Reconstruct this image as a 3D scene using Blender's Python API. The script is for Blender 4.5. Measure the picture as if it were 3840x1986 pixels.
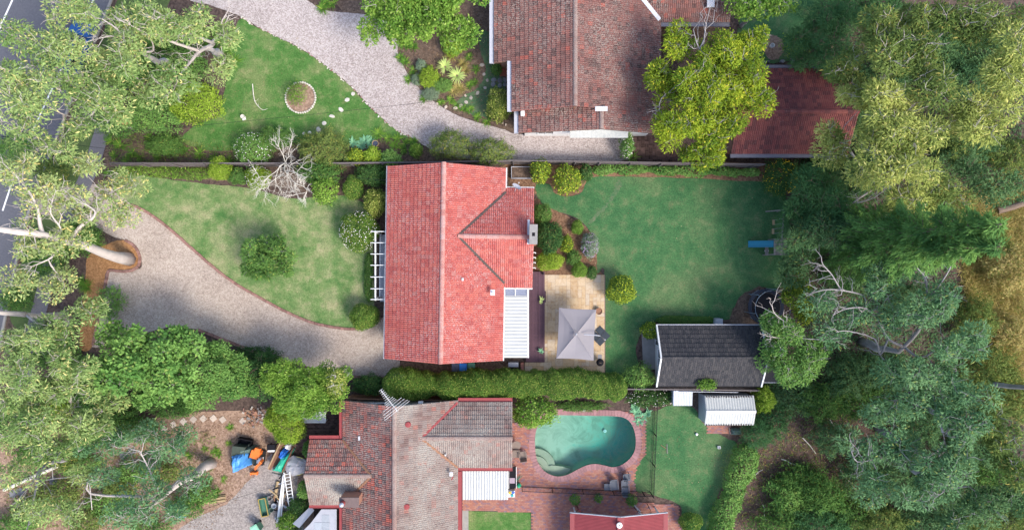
import bpy, math, random
import numpy as np
from mathutils import Matrix, Vector, geometry as mgeo

# ------------------------------------------------------------------ scene, camera, light
for o in list(bpy.data.objects): bpy.data.objects.remove(o)
SC = bpy.context.scene
COL = SC.collection
H = 52.0          # camera height in metres
S = 47.0          # photograph pixels per metre on the ground
cam = bpy.data.cameras.new('camera'); cam.sensor_width = 36.0
cam.lens = 36.0 * H / (3840.0 / S); cam.clip_end = 500.0; cam.clip_start = 0.5
co = bpy.data.objects.new('camera', cam); COL.objects.link(co)
co.location = (0, 0, H); co.rotation_euler = (0, 0, 0)
SC.camera = co
SUN_EL, SUN_AZ = math.radians(48), math.radians(128)   # azimuth clockwise from +Y
w = bpy.data.worlds.new('World'); SC.world = w; w.use_nodes = True
wn = w.node_tree.nodes; wn.clear()
sky = wn.new('ShaderNodeTexSky'); sky.sky_type = 'NISHITA'; sky.sun_disc = False
sky.sun_elevation = SUN_EL; sky.sun_rotation = SUN_AZ
sky.air_density = 1.0; sky.dust_density = 2.5; sky.ozone_density = 1.0
bg = wn.new('ShaderNodeBackground'); bg.inputs[1].default_value = 0.15
wo = wn.new('ShaderNodeOutputWorld')
w.node_tree.links.new(sky.outputs[0], bg.inputs[0]); w.node_tree.links.new(bg.outputs[0], wo.inputs[0])
sl = bpy.data.lights.new('sun', 'SUN'); sl.energy = 1.7; sl.angle = math.radians(18); sl.color = (1.0, .93, .82)
so = bpy.data.objects.new('sun', sl); COL.objects.link(so)
sd = Vector((math.sin(SUN_AZ)*math.cos(SUN_EL), math.cos(SUN_AZ)*math.cos(SUN_EL), math.sin(SUN_EL)))
so.rotation_euler = sd.to_track_quat('Z', 'Y').to_euler(); so.location = sd * 80
SC.view_settings.view_transform = 'Standard'; SC.view_settings.look = 'None'
SC.view_settings.gamma = 1; SC.view_settings.exposure = 1.25
SC.render.engine = 'CYCLES'
SC.cycles.max_bounces = 6; SC.cycles.transparent_max_bounces = 8

R = np.random.default_rng(7)
rnd = random.Random(11)

# ------------------------------------------------------------------ coordinates
def W(px, py, z=0.0):
    """photo pixel -> world point standing at height z"""
    k = (H - z) / H / S
    return np.array([(px - 1920) * k, (993 - py) * k, z])
def M_(px, z=0.0):                       # pixel length -> metres at height z
    return px * (H - z) / H / S

# ------------------------------------------------------------------ mesh helpers
PW = {}                                  # world position of each object (translation only)
def put(o, name_parent, loc):
    p = name_parent
    PW[o] = np.array(loc, float)
    if p is not None:
        o.parent = p; o.location = Vector(np.array(loc) - PW[p])
    else:
        o.location = Vector(loc)
    COL.objects.link(o)
def tag(o, label=None, cat=None, group=None, kind=None):
    if label: o['label'] = label
    if cat: o['category'] = cat
    if group: o['group'] = group
    if kind: o['kind'] = kind
    return o
def empty(name, loc, label, cat, group=None, parent=None):
    o = bpy.data.objects.new(name, None); o.empty_display_size = .2
    put(o, parent, loc)
    return tag(o, label, cat, group)
def mesh_np(name, V, F):
    """F: (n,k) int array of equal faces, or a list of index lists"""
    me = bpy.data.meshes.new(name)
    if isinstance(F, np.ndarray):
        n, k = F.shape
        me.vertices.add(len(V)); me.vertices.foreach_set('co', np.asarray(V, np.float32).ravel())
        me.loops.add(n*k); me.polygons.add(n)
        me.polygons.foreach_set('loop_start', np.arange(0, n*k, k, dtype=np.int32))
        me.loops.foreach_set('vertex_index', F.astype(np.int32).ravel())
        me.update(calc_edges=True)
    else:
        me.from_pydata([tuple(v) for v in V], [], [list(f) for f in F]); me.update()
    return me
def add(name, V, F, mat, parent=None, label=None, cat=None, group=None, kind=None, smooth=False):
    V = np.asarray(V, float)
    lo, hi = V.min(0), V.max(0)
    c = np.array([(lo[0]+hi[0])/2, (lo[1]+hi[1])/2, lo[2]])
    me = mesh_np(name, V - c, F)
    for m in (mat if isinstance(mat, (list, tuple)) else [mat]): me.materials.append(m)
    if smooth: me.shade_smooth()
    o = bpy.data.objects.new(name, me)
    put(o, parent, c)
    return tag(o, label, cat, group, kind)
def inst(name, me, loc, parent=None, rotz=0.0, scale=1.0, mat4=None):
    o = bpy.data.objects.new(name, me)
    if mat4 is not None:
        loc = np.array(mat4.translation)
        o.rotation_euler = mat4.to_euler()
    else:
        o.rotation_euler = (0, 0, rotz)
        o.scale = (scale,)*3 if not isinstance(scale, (tuple, list)) else scale
    put(o, parent, loc)
    return o
class G:
    """collects faces into one mesh"""
    def __init__(s): s.v = []; s.f = []
    def raw(s, V, F):
        b = len(s.v); s.v += [tuple(x) for x in V]; s.f += [[b+i for i in f] for f in F]; return s
    def box(s, c, d, rz=0.0, ax=None):
        """centre, full dims, rotation about z (or full 3x3 axes)"""
        c = np.array(c, float); h = np.array(d, float)/2
        if ax is None:
            ca, sa = math.cos(rz), math.sin(rz); ax = np.array([[ca, sa, 0], [-sa, ca, 0], [0, 0, 1]])
        V = [c + sx*h[0]*ax[0] + sy*h[1]*ax[1] + sz*h[2]*ax[2] for sz in (-1, 1) for sy in (-1, 1) for sx in (-1, 1)]
        return s.raw(V, [(0,2,3,1),(4,5,7,6),(0,1,5,4),(2,6,7,3),(0,4,6,2),(1,3,7,5)])
    def bar(s, a, b, wd, ht, up=(0, 0, 1)):
        a = np.array(a, float); b = np.array(b, float); d = b-a; L = np.linalg.norm(d); d /= L
        up = np.array(up, float); sd_ = np.cross(up, d); n = np.linalg.norm(sd_)
        sd_ = sd_/n if n > 1e-6 else np.array([1., 0, 0]); u = np.cross(d, sd_)
        return s.box((a+b)/2, (L, wd, ht), ax=np.array([d, sd_, u]))
    def tube(s, pts, rad, n=6, cap=True):
        P = np.array(pts, float); r = np.atleast_1d(np.array(rad, float)); r = np.interp(np.linspace(0, 1, len(P)), np.linspace(0, 1, len(r)), r) if len(r) > 1 else np.full(len(P), r[0])
        T = np.gradient(P, axis=0); T /= np.linalg.norm(T, axis=1)[:, None] + 1e-9
        ref = np.array([0.31, 0.17, 0.93]) if abs(T[0][2]) < .9 else np.array([1., .1, 0])
        V = []; a = np.arange(n)*2*math.pi/n
        for p, t, q in zip(P, T, r):
            x = np.cross(t, ref); x /= np.linalg.norm(x)+1e-9; y = np.cross(t, x)
            V += [p + q*(math.cos(k)*x + math.sin(k)*y) for k in a]
        F = [(i*n+j, i*n+(j+1) % n, (i+1)*n+(j+1) % n, (i+1)*n+j) for i in range(len(P)-1) for j in range(n)]
        if cap: F += [list(range(n))[::-1], [(len(P)-1)*n+j for j in range(n)]]
        return s.raw(V, F)
    def prism(s, poly, z0, z1, top=True):
        poly = np.array(poly, float)[:, :2]
        area = sum(poly[i-1][0]*poly[i][1]-poly[i][0]*poly[i-1][1] for i in range(len(poly)))
        if area < 0: poly = poly[::-1]
        n = len(poly)
        V = [(x, y, z0) for x, y in poly] + [(x, y, z1) for x, y in poly]
        F = [(i, (i+1) % n, n+(i+1) % n, n+i) for i in range(n)] + [list(range(n))[::-1]]
        if top: F.append([n+i for i in range(n)])
        return s.raw(V, F)
    def cyl(s, c, r0, r1, z0, z1, n=16, cx=1.0, rz=0.0):
        a = np.arange(n)*2*math.pi/n
        def ring(r, z):
            x, y = np.cos(a)*r*cx, np.sin(a)*r
            return [(c[0]+x_*math.cos(rz)-y_*math.sin(rz), c[1]+x_*math.sin(rz)+y_*math.cos(rz), z) for x_, y_ in zip(x, y)]
        V = ring(r0, z0)+ring(r1, z1)
        F = [(i, (i+1) % n, n+(i+1) % n, n+i) for i in range(n)]+[list(range(n))[::-1], [n+i for i in range(n)]]
        return s.raw(V, F)
    def lathe(s, c, prof, n=16):
        a = np.arange(n)*2*math.pi/n; V = []
        for r, z in prof: V += [(c[0]+r*math.cos(t), c[1]+r*math.sin(t), c[2]+z) for t in a]
        F = [(i*n+j, i*n+(j+1) % n, (i+1)*n+(j+1) % n, (i+1)*n+j) for i in range(len(prof)-1) for j in range(n)]
        return s.raw(V, F)
    def build(s, name, mat, parent=None, **k): return add(name, s.v, s.f, mat, parent, **k)

# ------------------------------------------------------------------ materials
def rgb(c): return (c[0], c[1], c[2], 1.0)
class N:
    def __init__(s, name):
        s.m = bpy.data.materials.new(name); s.m.use_nodes = True; s.t = s.m.node_tree; s.n = s.t.nodes; s.n.clear()
        s.out = s.n.new('ShaderNodeOutputMaterial'); s.b = s.n.new('ShaderNodeBsdfPrincipled')
        s.l(s.b.outputs[0], s.out.inputs[0])
        s.pos = s.n.new('ShaderNodeNewGeometry')
    def l(s, a, b): s.t.links.new(a, b)
    def noise(s, scale, detail=4, rough=.55, vec=None, dist=0.0):
        n = s.n.new('ShaderNodeTexNoise'); n.inputs['Scale'].default_value = scale
        n.inputs['Detail'].default_value = detail; n.inputs['Roughness'].default_value = rough
        n.inputs['Distortion'].default_value = dist
        s.l(vec or s.pos.outputs['Position'], n.inputs['Vector']); return n.outputs['Fac']
    def ramp(s, fac, stops):
        r = s.n.new('ShaderNodeValToRGB'); e = r.color_ramp.elements
        while len(e) < len(stops): e.new(.5)
        for k, (p, c) in zip(e, stops): k.position = p; k.color = rgb(c)
        s.l(fac, r.inputs[0]); return r.outputs[0]
    def mix(s, fac, a, b, mode='MIX'):
        m = s.n.new('ShaderNodeMix'); m.data_type = 'RGBA'; m.blend_type = mode
        for x, i in ((fac, 0), (a, 6), (b, 7)):
            if isinstance(x, (int, float)): m.inputs[i].default_value = x
            elif isinstance(x, tuple): m.inputs[i].default_value = rgb(x)
            else: s.l(x, m.inputs[i])
        return m.outputs[2]
    def math(s, op, a, b=None):
        m = s.n.new('ShaderNodeMath'); m.operation = op
        for x, i in ((a, 0), (b, 1)):
            if x is None: continue
            if isinstance(x, (int, float)): m.inputs[i].default_value = x
            else: s.l(x, m.inputs[i])
        return m.outputs[0]
    def rand(s):
        o = s.n.new('ShaderNodeObjectInfo')
        return s.math('FRACT', s.math('ADD', s.pos.outputs['Random Per Island'], o.outputs['Random']))
    def bump(s, h, strength, dist=.02):
        b = s.n.new('ShaderNodeBump'); b.inputs['Strength'].default_value = strength; b.inputs['Distance'].default_value = dist
        s.l(h, b.inputs['Height']); s.l(b.outputs[0], s.b.inputs['Normal'])
    def fin(s, col, rough=.8, spec=.3, metal=0.0):
        if isinstance(col, tuple): s.b.inputs['Base Color'].default_value = rgb(col)
        else: s.l(col, s.b.inputs['Base Color'])
        s.b.inputs['Roughness'].default_value = rough; s.b.inputs['Specular IOR Level'].default_value = spec
        s.b.inputs['Metallic'].default_value = metal
        return s.m
def plain(name, c, rough=.7, spec=.3, var=.25, scale=6, bump=0, metal=0, rv=0.0):
    """painted / weathered plain surface: colour with dirt and grain"""
    n = N(name); f = n.noise(scale, 6, .6)
    col = n.mix(f, tuple(x*(1-var) for x in c), tuple(min(1, x*(1+var)) for x in c))
    if rv:
        r = n.rand(); col = n.mix(1.0, col, n.ramp(r, [(0, (1-rv,)*3), (1, (1,)*3)]), 'MULTIPLY')
    if bump: n.bump(n.noise(scale*8, 4), bump)
    return n.fin(col, rough, spec, metal)
def ground_mat(name, stops, s1, s2, stops2, fac=.5, bump=.5, fine=60, rough=.95, mul=.35, speck=None):
    """two scales of mottling plus fine grain"""
    n = N(name)
    a = n.ramp(n.noise(s1, 5, .6, dist=.4), stops); b = n.ramp(n.noise(s2, 6, .65), stops2)
    col = n.mix(fac, a, b)
    g = n.noise(fine, 3, .7)
    col = n.mix(1.0, col, n.ramp(g, [(.3, (1-mul,)*3), (.7, (1+mul*.0,)*3)]), 'MULTIPLY')
    if speck:
        v = n.n.new('ShaderNodeTexVoronoi'); v.inputs['Scale'].default_value = speck[0]
        n.l(n.pos.outputs['Position'], v.inputs['Vector'])
        r = n.n.new('ShaderNodeSeparateColor'); n.l(v.outputs['Color'], r.inputs[0])
        col = n.mix(speck[3], col, n.ramp(r.outputs[0], [(0, speck[1]), (1, speck[2])]))
    n.bump(g, bump, .03)
    return n.fin(col, rough, .15)
def leaf_mat(name, a, b, c=None, cfrac=.06, trans=.3, clump=.7, cs=.45):
    """a dark, b light, c odd leaves"""
    sc = lambda q: (min(q[0]*1.30, .8), min(q[1]*1.42, .8), q[2]*1.15)
    a, b, c = sc(a), sc(b), sc(c) if c else None
    n = N(name); r = n.rand()
    f = n.math('ADD', n.math('MULTIPLY', r, 1-clump), n.math('MULTIPLY', n.ramp(n.noise(cs, 3, .5), [(.32, (0, 0, 0)), (.68, (1, 1, 1))]), clump))
    col = n.mix(f, a, b)
    if c:
        k = n.math('GREATER_THAN', n.math('FRACT', n.math('MULTIPLY', r, 17.3)), 1-cfrac)
        col = n.mix(k, col, c)
    n.fin(col, .7, .10)
    t = n.n.new('ShaderNodeBsdfTranslucent'); n.l(col, t.inputs[0])
    mx = n.n.new('ShaderNodeMixShader'); mx.inputs[0].default_value = trans
    n.l(n.b.outputs[0], mx.inputs[1]); n.l(t.outputs[0], mx.inputs[2]); n.l(mx.outputs[0], n.out.inputs[0])
    return n.m
def tile_mat(name, stops, lich, lfrac, stain, sfrac, ls=3.0):
    """fired-clay roof tile: colour from tile to tile, lichen film and dark mould"""
    n = N(name); r = n.rand()
    col = n.ramp(r, stops)
    g = n.noise(9, 5, .7)
    col = n.mix(1.0, col, n.ramp(g, [(.25, (.72,)*3), (.75, (1.12,)*3)]), 'MULTIPLY')
    l = n.ramp(n.noise(ls*4, 6, .72), [(.62-lfrac*.5, (0,)*3), (.72-lfrac*.4, (1,)*3)])
    big = n.ramp(n.noise(.35, 3), [(.35, (.15,)*3), (.65, (1,)*3)])
    col = n.mix(n.mix(1.0, l, big, 'MULTIPLY'), col, lich)
    d = n.ramp(n.noise(ls*6+5, 5, .7), [(.66-sfrac*.4, (0,)*3), (.74-sfrac*.3, (.85,)*3)])
    big2 = n.ramp(n.noise(.28, 3, .5, dist=1.0), [(.4, (.1,)*3), (.6, (1,)*3)])
    col = n.mix(n.mix(1.0, d, big2, 'MULTIPLY'), col, stain)
    n.bump(n.noise(45, 4, .7), .35, .01)
    return n.fin(col, .8, .25)
MT = {}
MT['asphalt'] = ground_mat('asphalt', [(.3, (.105,.11,.135)), (.7, (.145,.148,.17))], .35, 6, [(.3, (.10,.10,.12)), (.7, (.17,.17,.19))], .5, .3, 70)
MT['path'] = ground_mat('footpath_asphalt', [(.3, (.15,.14,.16)), (.7, (.2,.19,.2))], .6, 8, [(.3, (.13,.13,.15)), (.7, (.22,.21,.22))], .5, .3, 60)
MT['lawn'] = ground_mat('lawn', [(.38, (.060,.165,.034)), (.5, (.092,.21,.05)), (.63, (.25,.28,.12))], .42, 1.6, [(.36, (.052,.15,.032)), (.52, (.10,.205,.052)), (.66, (.26,.275,.125))], .5, .9, 10, mul=.5)
MT['lawn_dry'] = ground_mat('lawn_dry', [(.38, (.075,.19,.05)), (.48, (.165,.265,.095)), (.6, (.34,.35,.185))], .4, 1.4, [(.36, (.075,.175,.05)), (.5, (.19,.27,.10)), (.64, (.38,.36,.20))], .5, .9, 10, mul=.5)
MT['lawn_back'] = ground_mat('lawn_back', [(.38, (.042,.135,.052)), (.5, (.070,.18,.068)), (.64, (.16,.215,.10))], .22, 1.3, [(.36, (.038,.125,.048)), (.52, (.075,.18,.07)), (.66, (.19,.215,.11))], .5, .9, 10, mul=.5)
MT['verge'] = ground_mat('verge_grass', [(.3, (.06,.13,.035)), (.7, (.15,.19,.08))], .6, 4, [(.3, (.05,.11,.03)), (.7, (.14,.17,.07))], .5, .9, 24, mul=.5)
MT['gravel_pink'] = ground_mat('gravel_pale', [(.38, (.31,.265,.255)), (.62, (.46,.405,.39))], .35, 3, [(.36, (.30,.255,.245)), (.64, (.49,.43,.415))], .5, 1.0, 16, mul=.42, speck=(13, (.18,.135,.125), (.64,.58,.56), .45))
MT['gravel_brown'] = ground_mat('gravel_brown', [(.38, (.31,.245,.205)), (.62, (.52,.435,.37))], .35, 3, [(.36, (.31,.245,.205)), (.64, (.53,.45,.385))], .5, 1.0, 16, mul=.42, speck=(12, (.20,.15,.125), (.62,.54,.475), .36))
MT['gravel_grey'] = ground_mat('gravel_grey', [(.3, (.25,.22,.21)), (.7, (.36,.32,.30))], .3, 5, [(.3, (.22,.19,.18)), (.7, (.38,.34,.32))], .5, 1.0, 30, mul=.45, speck=(12, (.13,.11,.10), (.5,.45,.42), .4))
MT['litter'] = ground_mat('leaf_litter', [(.3, (.055,.038,.034)), (.5, (.09,.063,.055)), (.7, (.135,.095,.08))], .35, 4, [(.3, (.045,.032,.028)), (.7, (.145,.10,.085))], .5, 1.0, 22, mul=.6, speck=(7, (.035,.026,.024), (.21,.15,.125), .35))
MT['mulch'] = ground_mat('mulch', [(.3, (.16,.085,.05)), (.7, (.25,.14,.085))], .6, 5, [(.3, (.13,.07,.042)), (.7, (.27,.16,.10))], .5, 1.0, 26, mul=.6, speck=(9, (.08,.045,.03), (.36,.22,.14), .4))
MT['mulch_orange'] = ground_mat('mulch_orange', [(.3, (.33,.155,.06)), (.7, (.45,.23,.095))], .6, 5, [(.3, (.26,.12,.05)), (.7, (.5,.26,.11))], .5, 1.0, 26, mul=.5, speck=(10, (.16,.08,.04), (.55,.32,.16), .35))
MT['soil_pink'] = ground_mat('dry_soil', [(.3, (.24,.15,.105)), (.5, (.33,.21,.15)), (.72, (.44,.30,.22))], .4, 4, [(.3, (.19,.12,.09)), (.7, (.44,.30,.22))], .5, 1.0, 24, mul=.55, speck=(8, (.14,.085,.065), (.5,.36,.27), .4))
MT['soil_dark'] = ground_mat('garden_soil', [(.3, (.09,.06,.045)), (.7, (.18,.125,.095))], .7, 5, [(.3, (.07,.048,.038)), (.7, (.21,.15,.115))], .5, 1.0, 24, mul=.6, speck=(8, (.05,.035,.03), (.28,.2,.15), .35))
MT['dry_grass'] = ground_mat('dry_grass', [(.3, (.23,.18,.075)), (.5, (.32,.26,.12)), (.7, (.24,.26,.085))], .4, 4, [(.3, (.17,.13,.06)), (.7, (.40,.33,.17))], .5, 1.0, 22, mul=.55)
MT['concrete'] = plain('concrete', (.25,.24,.23), .9, .2, .3, 2.5, .3)
MT['mortar'] = plain('mortar', (.15,.11,.105), .95, .1, .3, 6, .3)
MT['white'] = plain('white_paint', (.70,.70,.70), .5, .3, .06, 3)
MT['cream'] = plain('cream_paint', (.68,.65,.58), .6, .3, .1, 2)
MT['brickwall'] = plain('brick_wall', (.33,.17,.12), .9, .2, .3, 6, .3)
MT['grey'] = plain('grey_metal', (.33,.34,.38), .55, .4, .18, 2.5)
MT['gutter_grey'] = plain('gutter_grey', (.38,.39,.44), .6, .3, .15, 3)
MT['gutter_red'] = plain('gutter_red', (.25,.048,.05), .6, .3, .22, 3)
MT['black'] = plain('black_metal', (.012,.012,.016), .7, .12, .3, 6)
MT['rubber'] = plain('rubber', (.02,.02,.022), .9, .2, .3, 6)
MT['white_sheet'] = plain('white_sheet', (.43,.44,.43), .5, .3, .16, 1.5)
MT['grey_sheet'] = plain('zinc_sheet', (.45,.48,.54), .45, .4, .15, 2, metal=.2)
MT['red_sheet'] = plain('red_sheet', (.22,.042,.048), .55, .3, .25, 1.5, .05)
MT['timber_grey'] = plain('weathered_timber', (.26,.235,.23), .9, .15, .35, 5, .4, rv=.3)
MT['timber'] = plain('timber', (.42,.31,.18), .8, .2, .3, 5, .3, rv=.25)
MT['timber_brown'] = plain('timber_brown', (.25,.13,.08), .75, .25, .3, 5, .3, rv=.3)
MT['deck'] = plain('stained_decking', (.105,.055,.075), .6, .2, .22, 4, .25, rv=.25)
MT['rock'] = plain('rock', (.42,.37,.33), .9, .2, .35, 4, .6, rv=.3)
MT['rock_white'] = plain('whitewashed_rock', (.62,.58,.52), .9, .2, .25, 5, .5, rv=.25)
MT['rock_dark'] = plain('slate_rock', (.21,.21,.225), .85, .25, .3, 4, .5, rv=.3)
MT['paver'] = plain('concrete_paver', (.50,.42,.36), .9, .2, .25, 5, .4, rv=.2)
MT['edge_brick'] = plain('edging_brick', (.30,.17,.145), .9, .15, .3, 7, .5, rv=.35)
MT['coping'] = plain('coping_brick', (.32,.175,.18), .8, .2, .25, 6, .4, rv=.25)
n = N('paving_brick'); r_ = n.rand()
c_ = n.ramp(r_, [(0, (.30,.115,.095)), (.35, (.38,.165,.125)), (.6, (.44,.21,.145)), (.72, (.27,.15,.17)), (.88, (.20,.14,.19)), (1, (.48,.26,.17))])
c_ = n.mix(.35, c_, n.ramp(n.noise(.5, 4, .6), [(.35, (.22,.12,.135)), (.65, (.37,.18,.12))]))
c_ = n.mix(1.0, c_, n.ramp(n.noise(14, 5, .7), [(.25, (.7,)*3), (.75, (1.1,)*3)]), 'MULTIPLY'); n.bump(n.noise(60, 3), .4, .01)
MT['brick'] = n.fin(c_, .85, .2)
n = N('sandstone_flag'); r_ = n.rand()
c_ = n.ramp(r_, [(0, (.36,.225,.11)), (.3, (.45,.32,.18)), (.6, (.50,.39,.27)), (.8, (.40,.36,.32)), (1, (.40,.245,.11))])
c_ = n.mix(.5, c_, n.ramp(n.noise(1.8, 6, .7, dist=2.5), [(.3, (.30,.17,.07)), (.5, (.50,.38,.25)), (.7, (.55,.47,.37))])); n.bump(n.noise(40, 4), .3, .01)
MT['flag'] = n.fin(c_, .75, .25)
MT['tile_red'] = tile_mat('terracotta_tile_red', [(0, (.32,.068,.062)), (.2, (.365,.082,.07)), (.5, (.40,.095,.08)), (.75, (.43,.115,.09)), (.92, (.37,.105,.095)), (1, (.39,.15,.13))], (.50,.40,.385), .20, (.13,.06,.06), .13)
MT['tile_mix'] = tile_mat('terracotta_tile_mixed', [(0, (.08,.05,.05)), (.2, (.16,.075,.07)), (.45, (.25,.075,.06)), (.7, (.20,.115,.10)), (.88, (.30,.085,.065)), (1, (.42,.085,.055))], (.30,.265,.24), .34, (.045,.036,.038), .26, 2.4)
MT['tile_old'] = tile_mat('terracotta_tile_old', [(0, (.085,.045,.042)), (.25, (.15,.065,.057)), (.5, (.20,.080,.068)), (.75, (.15,.082,.075)), (.94, (.22,.085,.07)), (1, (.30,.075,.055))], (.29,.245,.215), .30, (.042,.032,.033), .26, 2.4)
MT['tile_grey'] = tile_mat('terracotta_tile_lichen', [(0, (.13,.075,.068)), (.3, (.19,.115,.10)), (.6, (.23,.165,.145)), (.85, (.17,.13,.122)), (1, (.28,.10,.075))], (.30,.275,.245), .50, (.062,.055,.056), .26, 2.6)
MT['tile_dark'] = tile_mat('garage_tile', [(0, (.095,.034,.036)), (.5, (.155,.044,.044)), (1, (.20,.062,.055))], (.26,.20,.18), .08, (.045,.024,.028), .18)
MT['gutter_dark'] = plain('gutter_slate', (.13,.13,.165), .6, .3, .2, 3)
MT['tile_slate'] = tile_mat('concrete_tile_dark', [(0, (.026,.028,.034)), (.5, (.038,.038,.044)), (1, (.055,.053,.056))], (.13,.105,.10), .14, (.018,.019,.023), .15)
MT['ridge_red'] = tile_mat('ridge_cap_red', [(0, (.37,.16,.14)), (.5, (.43,.20,.17)), (1, (.42,.26,.24))], (.5,.42,.4), .2, (.17,.12,.14), .1)
MT['ridge_grey'] = tile_mat('ridge_cap_grey', [(0, (.20,.13,.115)), (.5, (.25,.17,.15)), (1, (.22,.12,.10))], (.30,.26,.235), .4, (.08,.065,.065), .2)
MT['lead'] = plain('flashing', (.075,.06,.055), .8, .2, .35, 5, .3)
MT['lead_pale'] = plain('pale_flashing', (.50,.50,.53), .6, .3, .18, 4, .3)
MT['terra_floor'] = plain('terracotta_floor', (.36,.10,.06), .6, .3, .2, 6, .1, rv=.2)
MT['bark'] = plain('gum_bark', (.46,.41,.385), .9, .15, .32, 2.0, .5)
MT['bark_grey'] = plain('grey_bark', (.30,.28,.285), .9, .15, .35, 2.5, .5)
MT['bark_brown'] = plain('brown_bark', (.17,.125,.095), .95, .1, .4, 4, .6)
MT['bark_dead'] = plain('dead_wood', (.58,.54,.48), .9, .15, .2, 4, .4)
MT['bark_orange'] = plain('peeled_bark', (.42,.20,.10), .9, .1, .35, 4, .5)
L = {}
L['gum'] = leaf_mat('gum_leaf', (.095,.165,.058), (.30,.355,.16), (.50,.43,.22), .09)
L['gum_pale'] = leaf_mat('pale_gum_leaf', (.13,.185,.075), (.36,.385,.19), (.54,.42,.2), .12)
L['gum_blue'] = leaf_mat('blue_gum_leaf', (.050,.125,.068), (.165,.265,.145), (.22,.24,.09), .04)
L['gum_dark'] = leaf_mat('dark_gum_leaf', (.042,.100,.050), (.12,.19,.09), (.15,.16,.05), .04)
L['gum_sunlit'] = leaf_mat('sunlit_gum_leaf', (.125,.165,.045), (.42,.415,.14), (.55,.47,.2), .08)  # warm sunlight on these gum crowns is put into the leaf colour
L['olive'] = leaf_mat('olive_leaf', (.075,.115,.035), (.18,.215,.07), (.30,.24,.08), .06)
L['yellow'] = leaf_mat('yellow_green_leaf', (.065,.125,.018), (.29,.33,.032), (.44,.38,.05), .07, clump=.78, cs=.6)
L['lime'] = leaf_mat('lime_leaf', (.095,.165,.02), (.26,.335,.048), (.36,.40,.09), .10, trans=.3)
L['bright'] = leaf_mat('bright_leaf', (.052,.125,.022), (.175,.265,.052), (.27,.34,.09), .10, trans=.3)
L['mid'] = leaf_mat('mid_green_leaf', (.06,.145,.04), (.185,.29,.09), (.22,.28,.09), .06)
L['green'] = leaf_mat('green_leaf', (.045,.105,.030), (.115,.20,.058), (.20,.24,.07), .06)
L['dark'] = leaf_mat('dark_green_leaf', (.026,.068,.026), (.070,.135,.045), (.14,.19,.06), .07)
L['box'] = leaf_mat('box_leaf', (.045,.105,.024), (.13,.205,.042), (.30,.31,.09), .14)
L['variegated'] = leaf_mat('variegated_leaf', (.10,.14,.03), (.25,.27,.07), (.42,.38,.14), .2)
L['goldtip'] = leaf_mat('gold_tipped_leaf', (.05,.10,.02), (.18,.235,.035), (.40,.42,.05), .22)
L['grey'] = leaf_mat('silver_leaf', (.12,.165,.13), (.25,.30,.25), None)
L['fern'] = leaf_mat('feathery_dark_leaf', (.030,.090,.042), (.085,.165,.068), (.09,.15,.06), .05)
L['pine'] = leaf_mat('pine_needle', (.052,.125,.045), (.175,.29,.085), None)
L['strap'] = leaf_mat('strap_leaf', (.05,.125,.022), (.15,.245,.045), (.26,.30,.07), .08)
L['yucca'] = leaf_mat('yucca_leaf', (.25,.32,.10), (.50,.53,.25), None, trans=.2)
L['yucca_purple'] = leaf_mat('purple_cordyline_leaf', (.16,.10,.08), (.34,.24,.19), None)
L['agave'] = leaf_mat('blue_agave_leaf', (.10,.23,.16), (.20,.36,.26), None, trans=.2)
L['drygrass'] = leaf_mat('dry_tuft', (.26,.19,.085), (.50,.38,.19), (.18,.2,.06), .2)
L['petal_white'] = plain('white_petal', (.74,.68,.66), .6, .2, .1, 9)
L['petal_yellow'] = plain('yellow_petal', (.75,.55,.02), .6, .2, .1, 9)
L['petal_mauve'] = plain('mauve_petal', (.42,.28,.5), .6, .2, .15, 9)
L['litter'] = leaf_mat('fallen_leaf', (.07,.035,.025), (.20,.11,.08), (.30,.22,.16), .12, trans=.05)
# ------------------------------------------------------------------ ground sheets
def smooth_poly(pts, n=6, closed=True, jit=0.0, seed=1):
    """Catmull-Rom through pixel points, with a little wander at the edge"""
    P = np.array(pts, float); m = len(P); out = []; g = np.random.default_rng(seed)
    rng = range(m) if closed else range(m-1)
    for i in rng:
        if closed: a, b, c, d = P[i-1], P[i], P[(i+1) % m], P[(i+2) % m]
        else: a, b, c, d = P[max(i-1, 0)], P[i], P[i+1], P[min(i+2, m-1)]
        for k in range(n):
            t = k/n
            out.append(.5*((2*b)+(-a+c)*t+(2*a-5*b+4*c-d)*t*t+(-a+3*b-3*c+d)*t**3))
    if not closed: out.append(P[-1])
    out = np.array(out)
    if jit: out = out + g.normal(0, jit, out.shape)
    return out
def sheet(name, px, z, mat, holes=(), smooth=True, n=6, jit=0.0, world=False):
    P = np.array(px, float)
    if smooth: P = smooth_poly(P, n, True, jit, len(name)*7+len(px))
    rings = [[Vector(tuple(W(x, y, 0)[:2])+(0,)) for x, y in P] if not world else [Vector((x, y, 0)) for x, y in P]]
    for h in holes: rings.append([Vector((x, y, 0)) for x, y in h])
    tri = mgeo.tessellate_polygon(rings)
    V = np.array([tuple(v) for r in rings for v in r]); V[:, 2] = z
    F = []
    for a, b, c in tri:
        A, B, C = V[a], V[b], V[c]
        cr = (B[0]-A[0])*(C[1]-A[1])-(B[1]-A[1])*(C[0]-A[0])
        if abs(cr) < 1e-9: continue
        F.append((a, b, c) if cr > 0 else (a, c, b))
    return add(name, V, F, mat, kind='structure')
def inpoly(x, y, poly):
    c = False; n = len(poly); j = n-1
    for i in range(n):
        xi, yi = poly[i][0], poly[i][1]; xj, yj = poly[j][0], poly[j][1]
        if (yi > y) != (yj > y) and x < (xj-xi)*(y-yi)/(yj-yi)+xi: c = not c
        j = i
    return c

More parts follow.
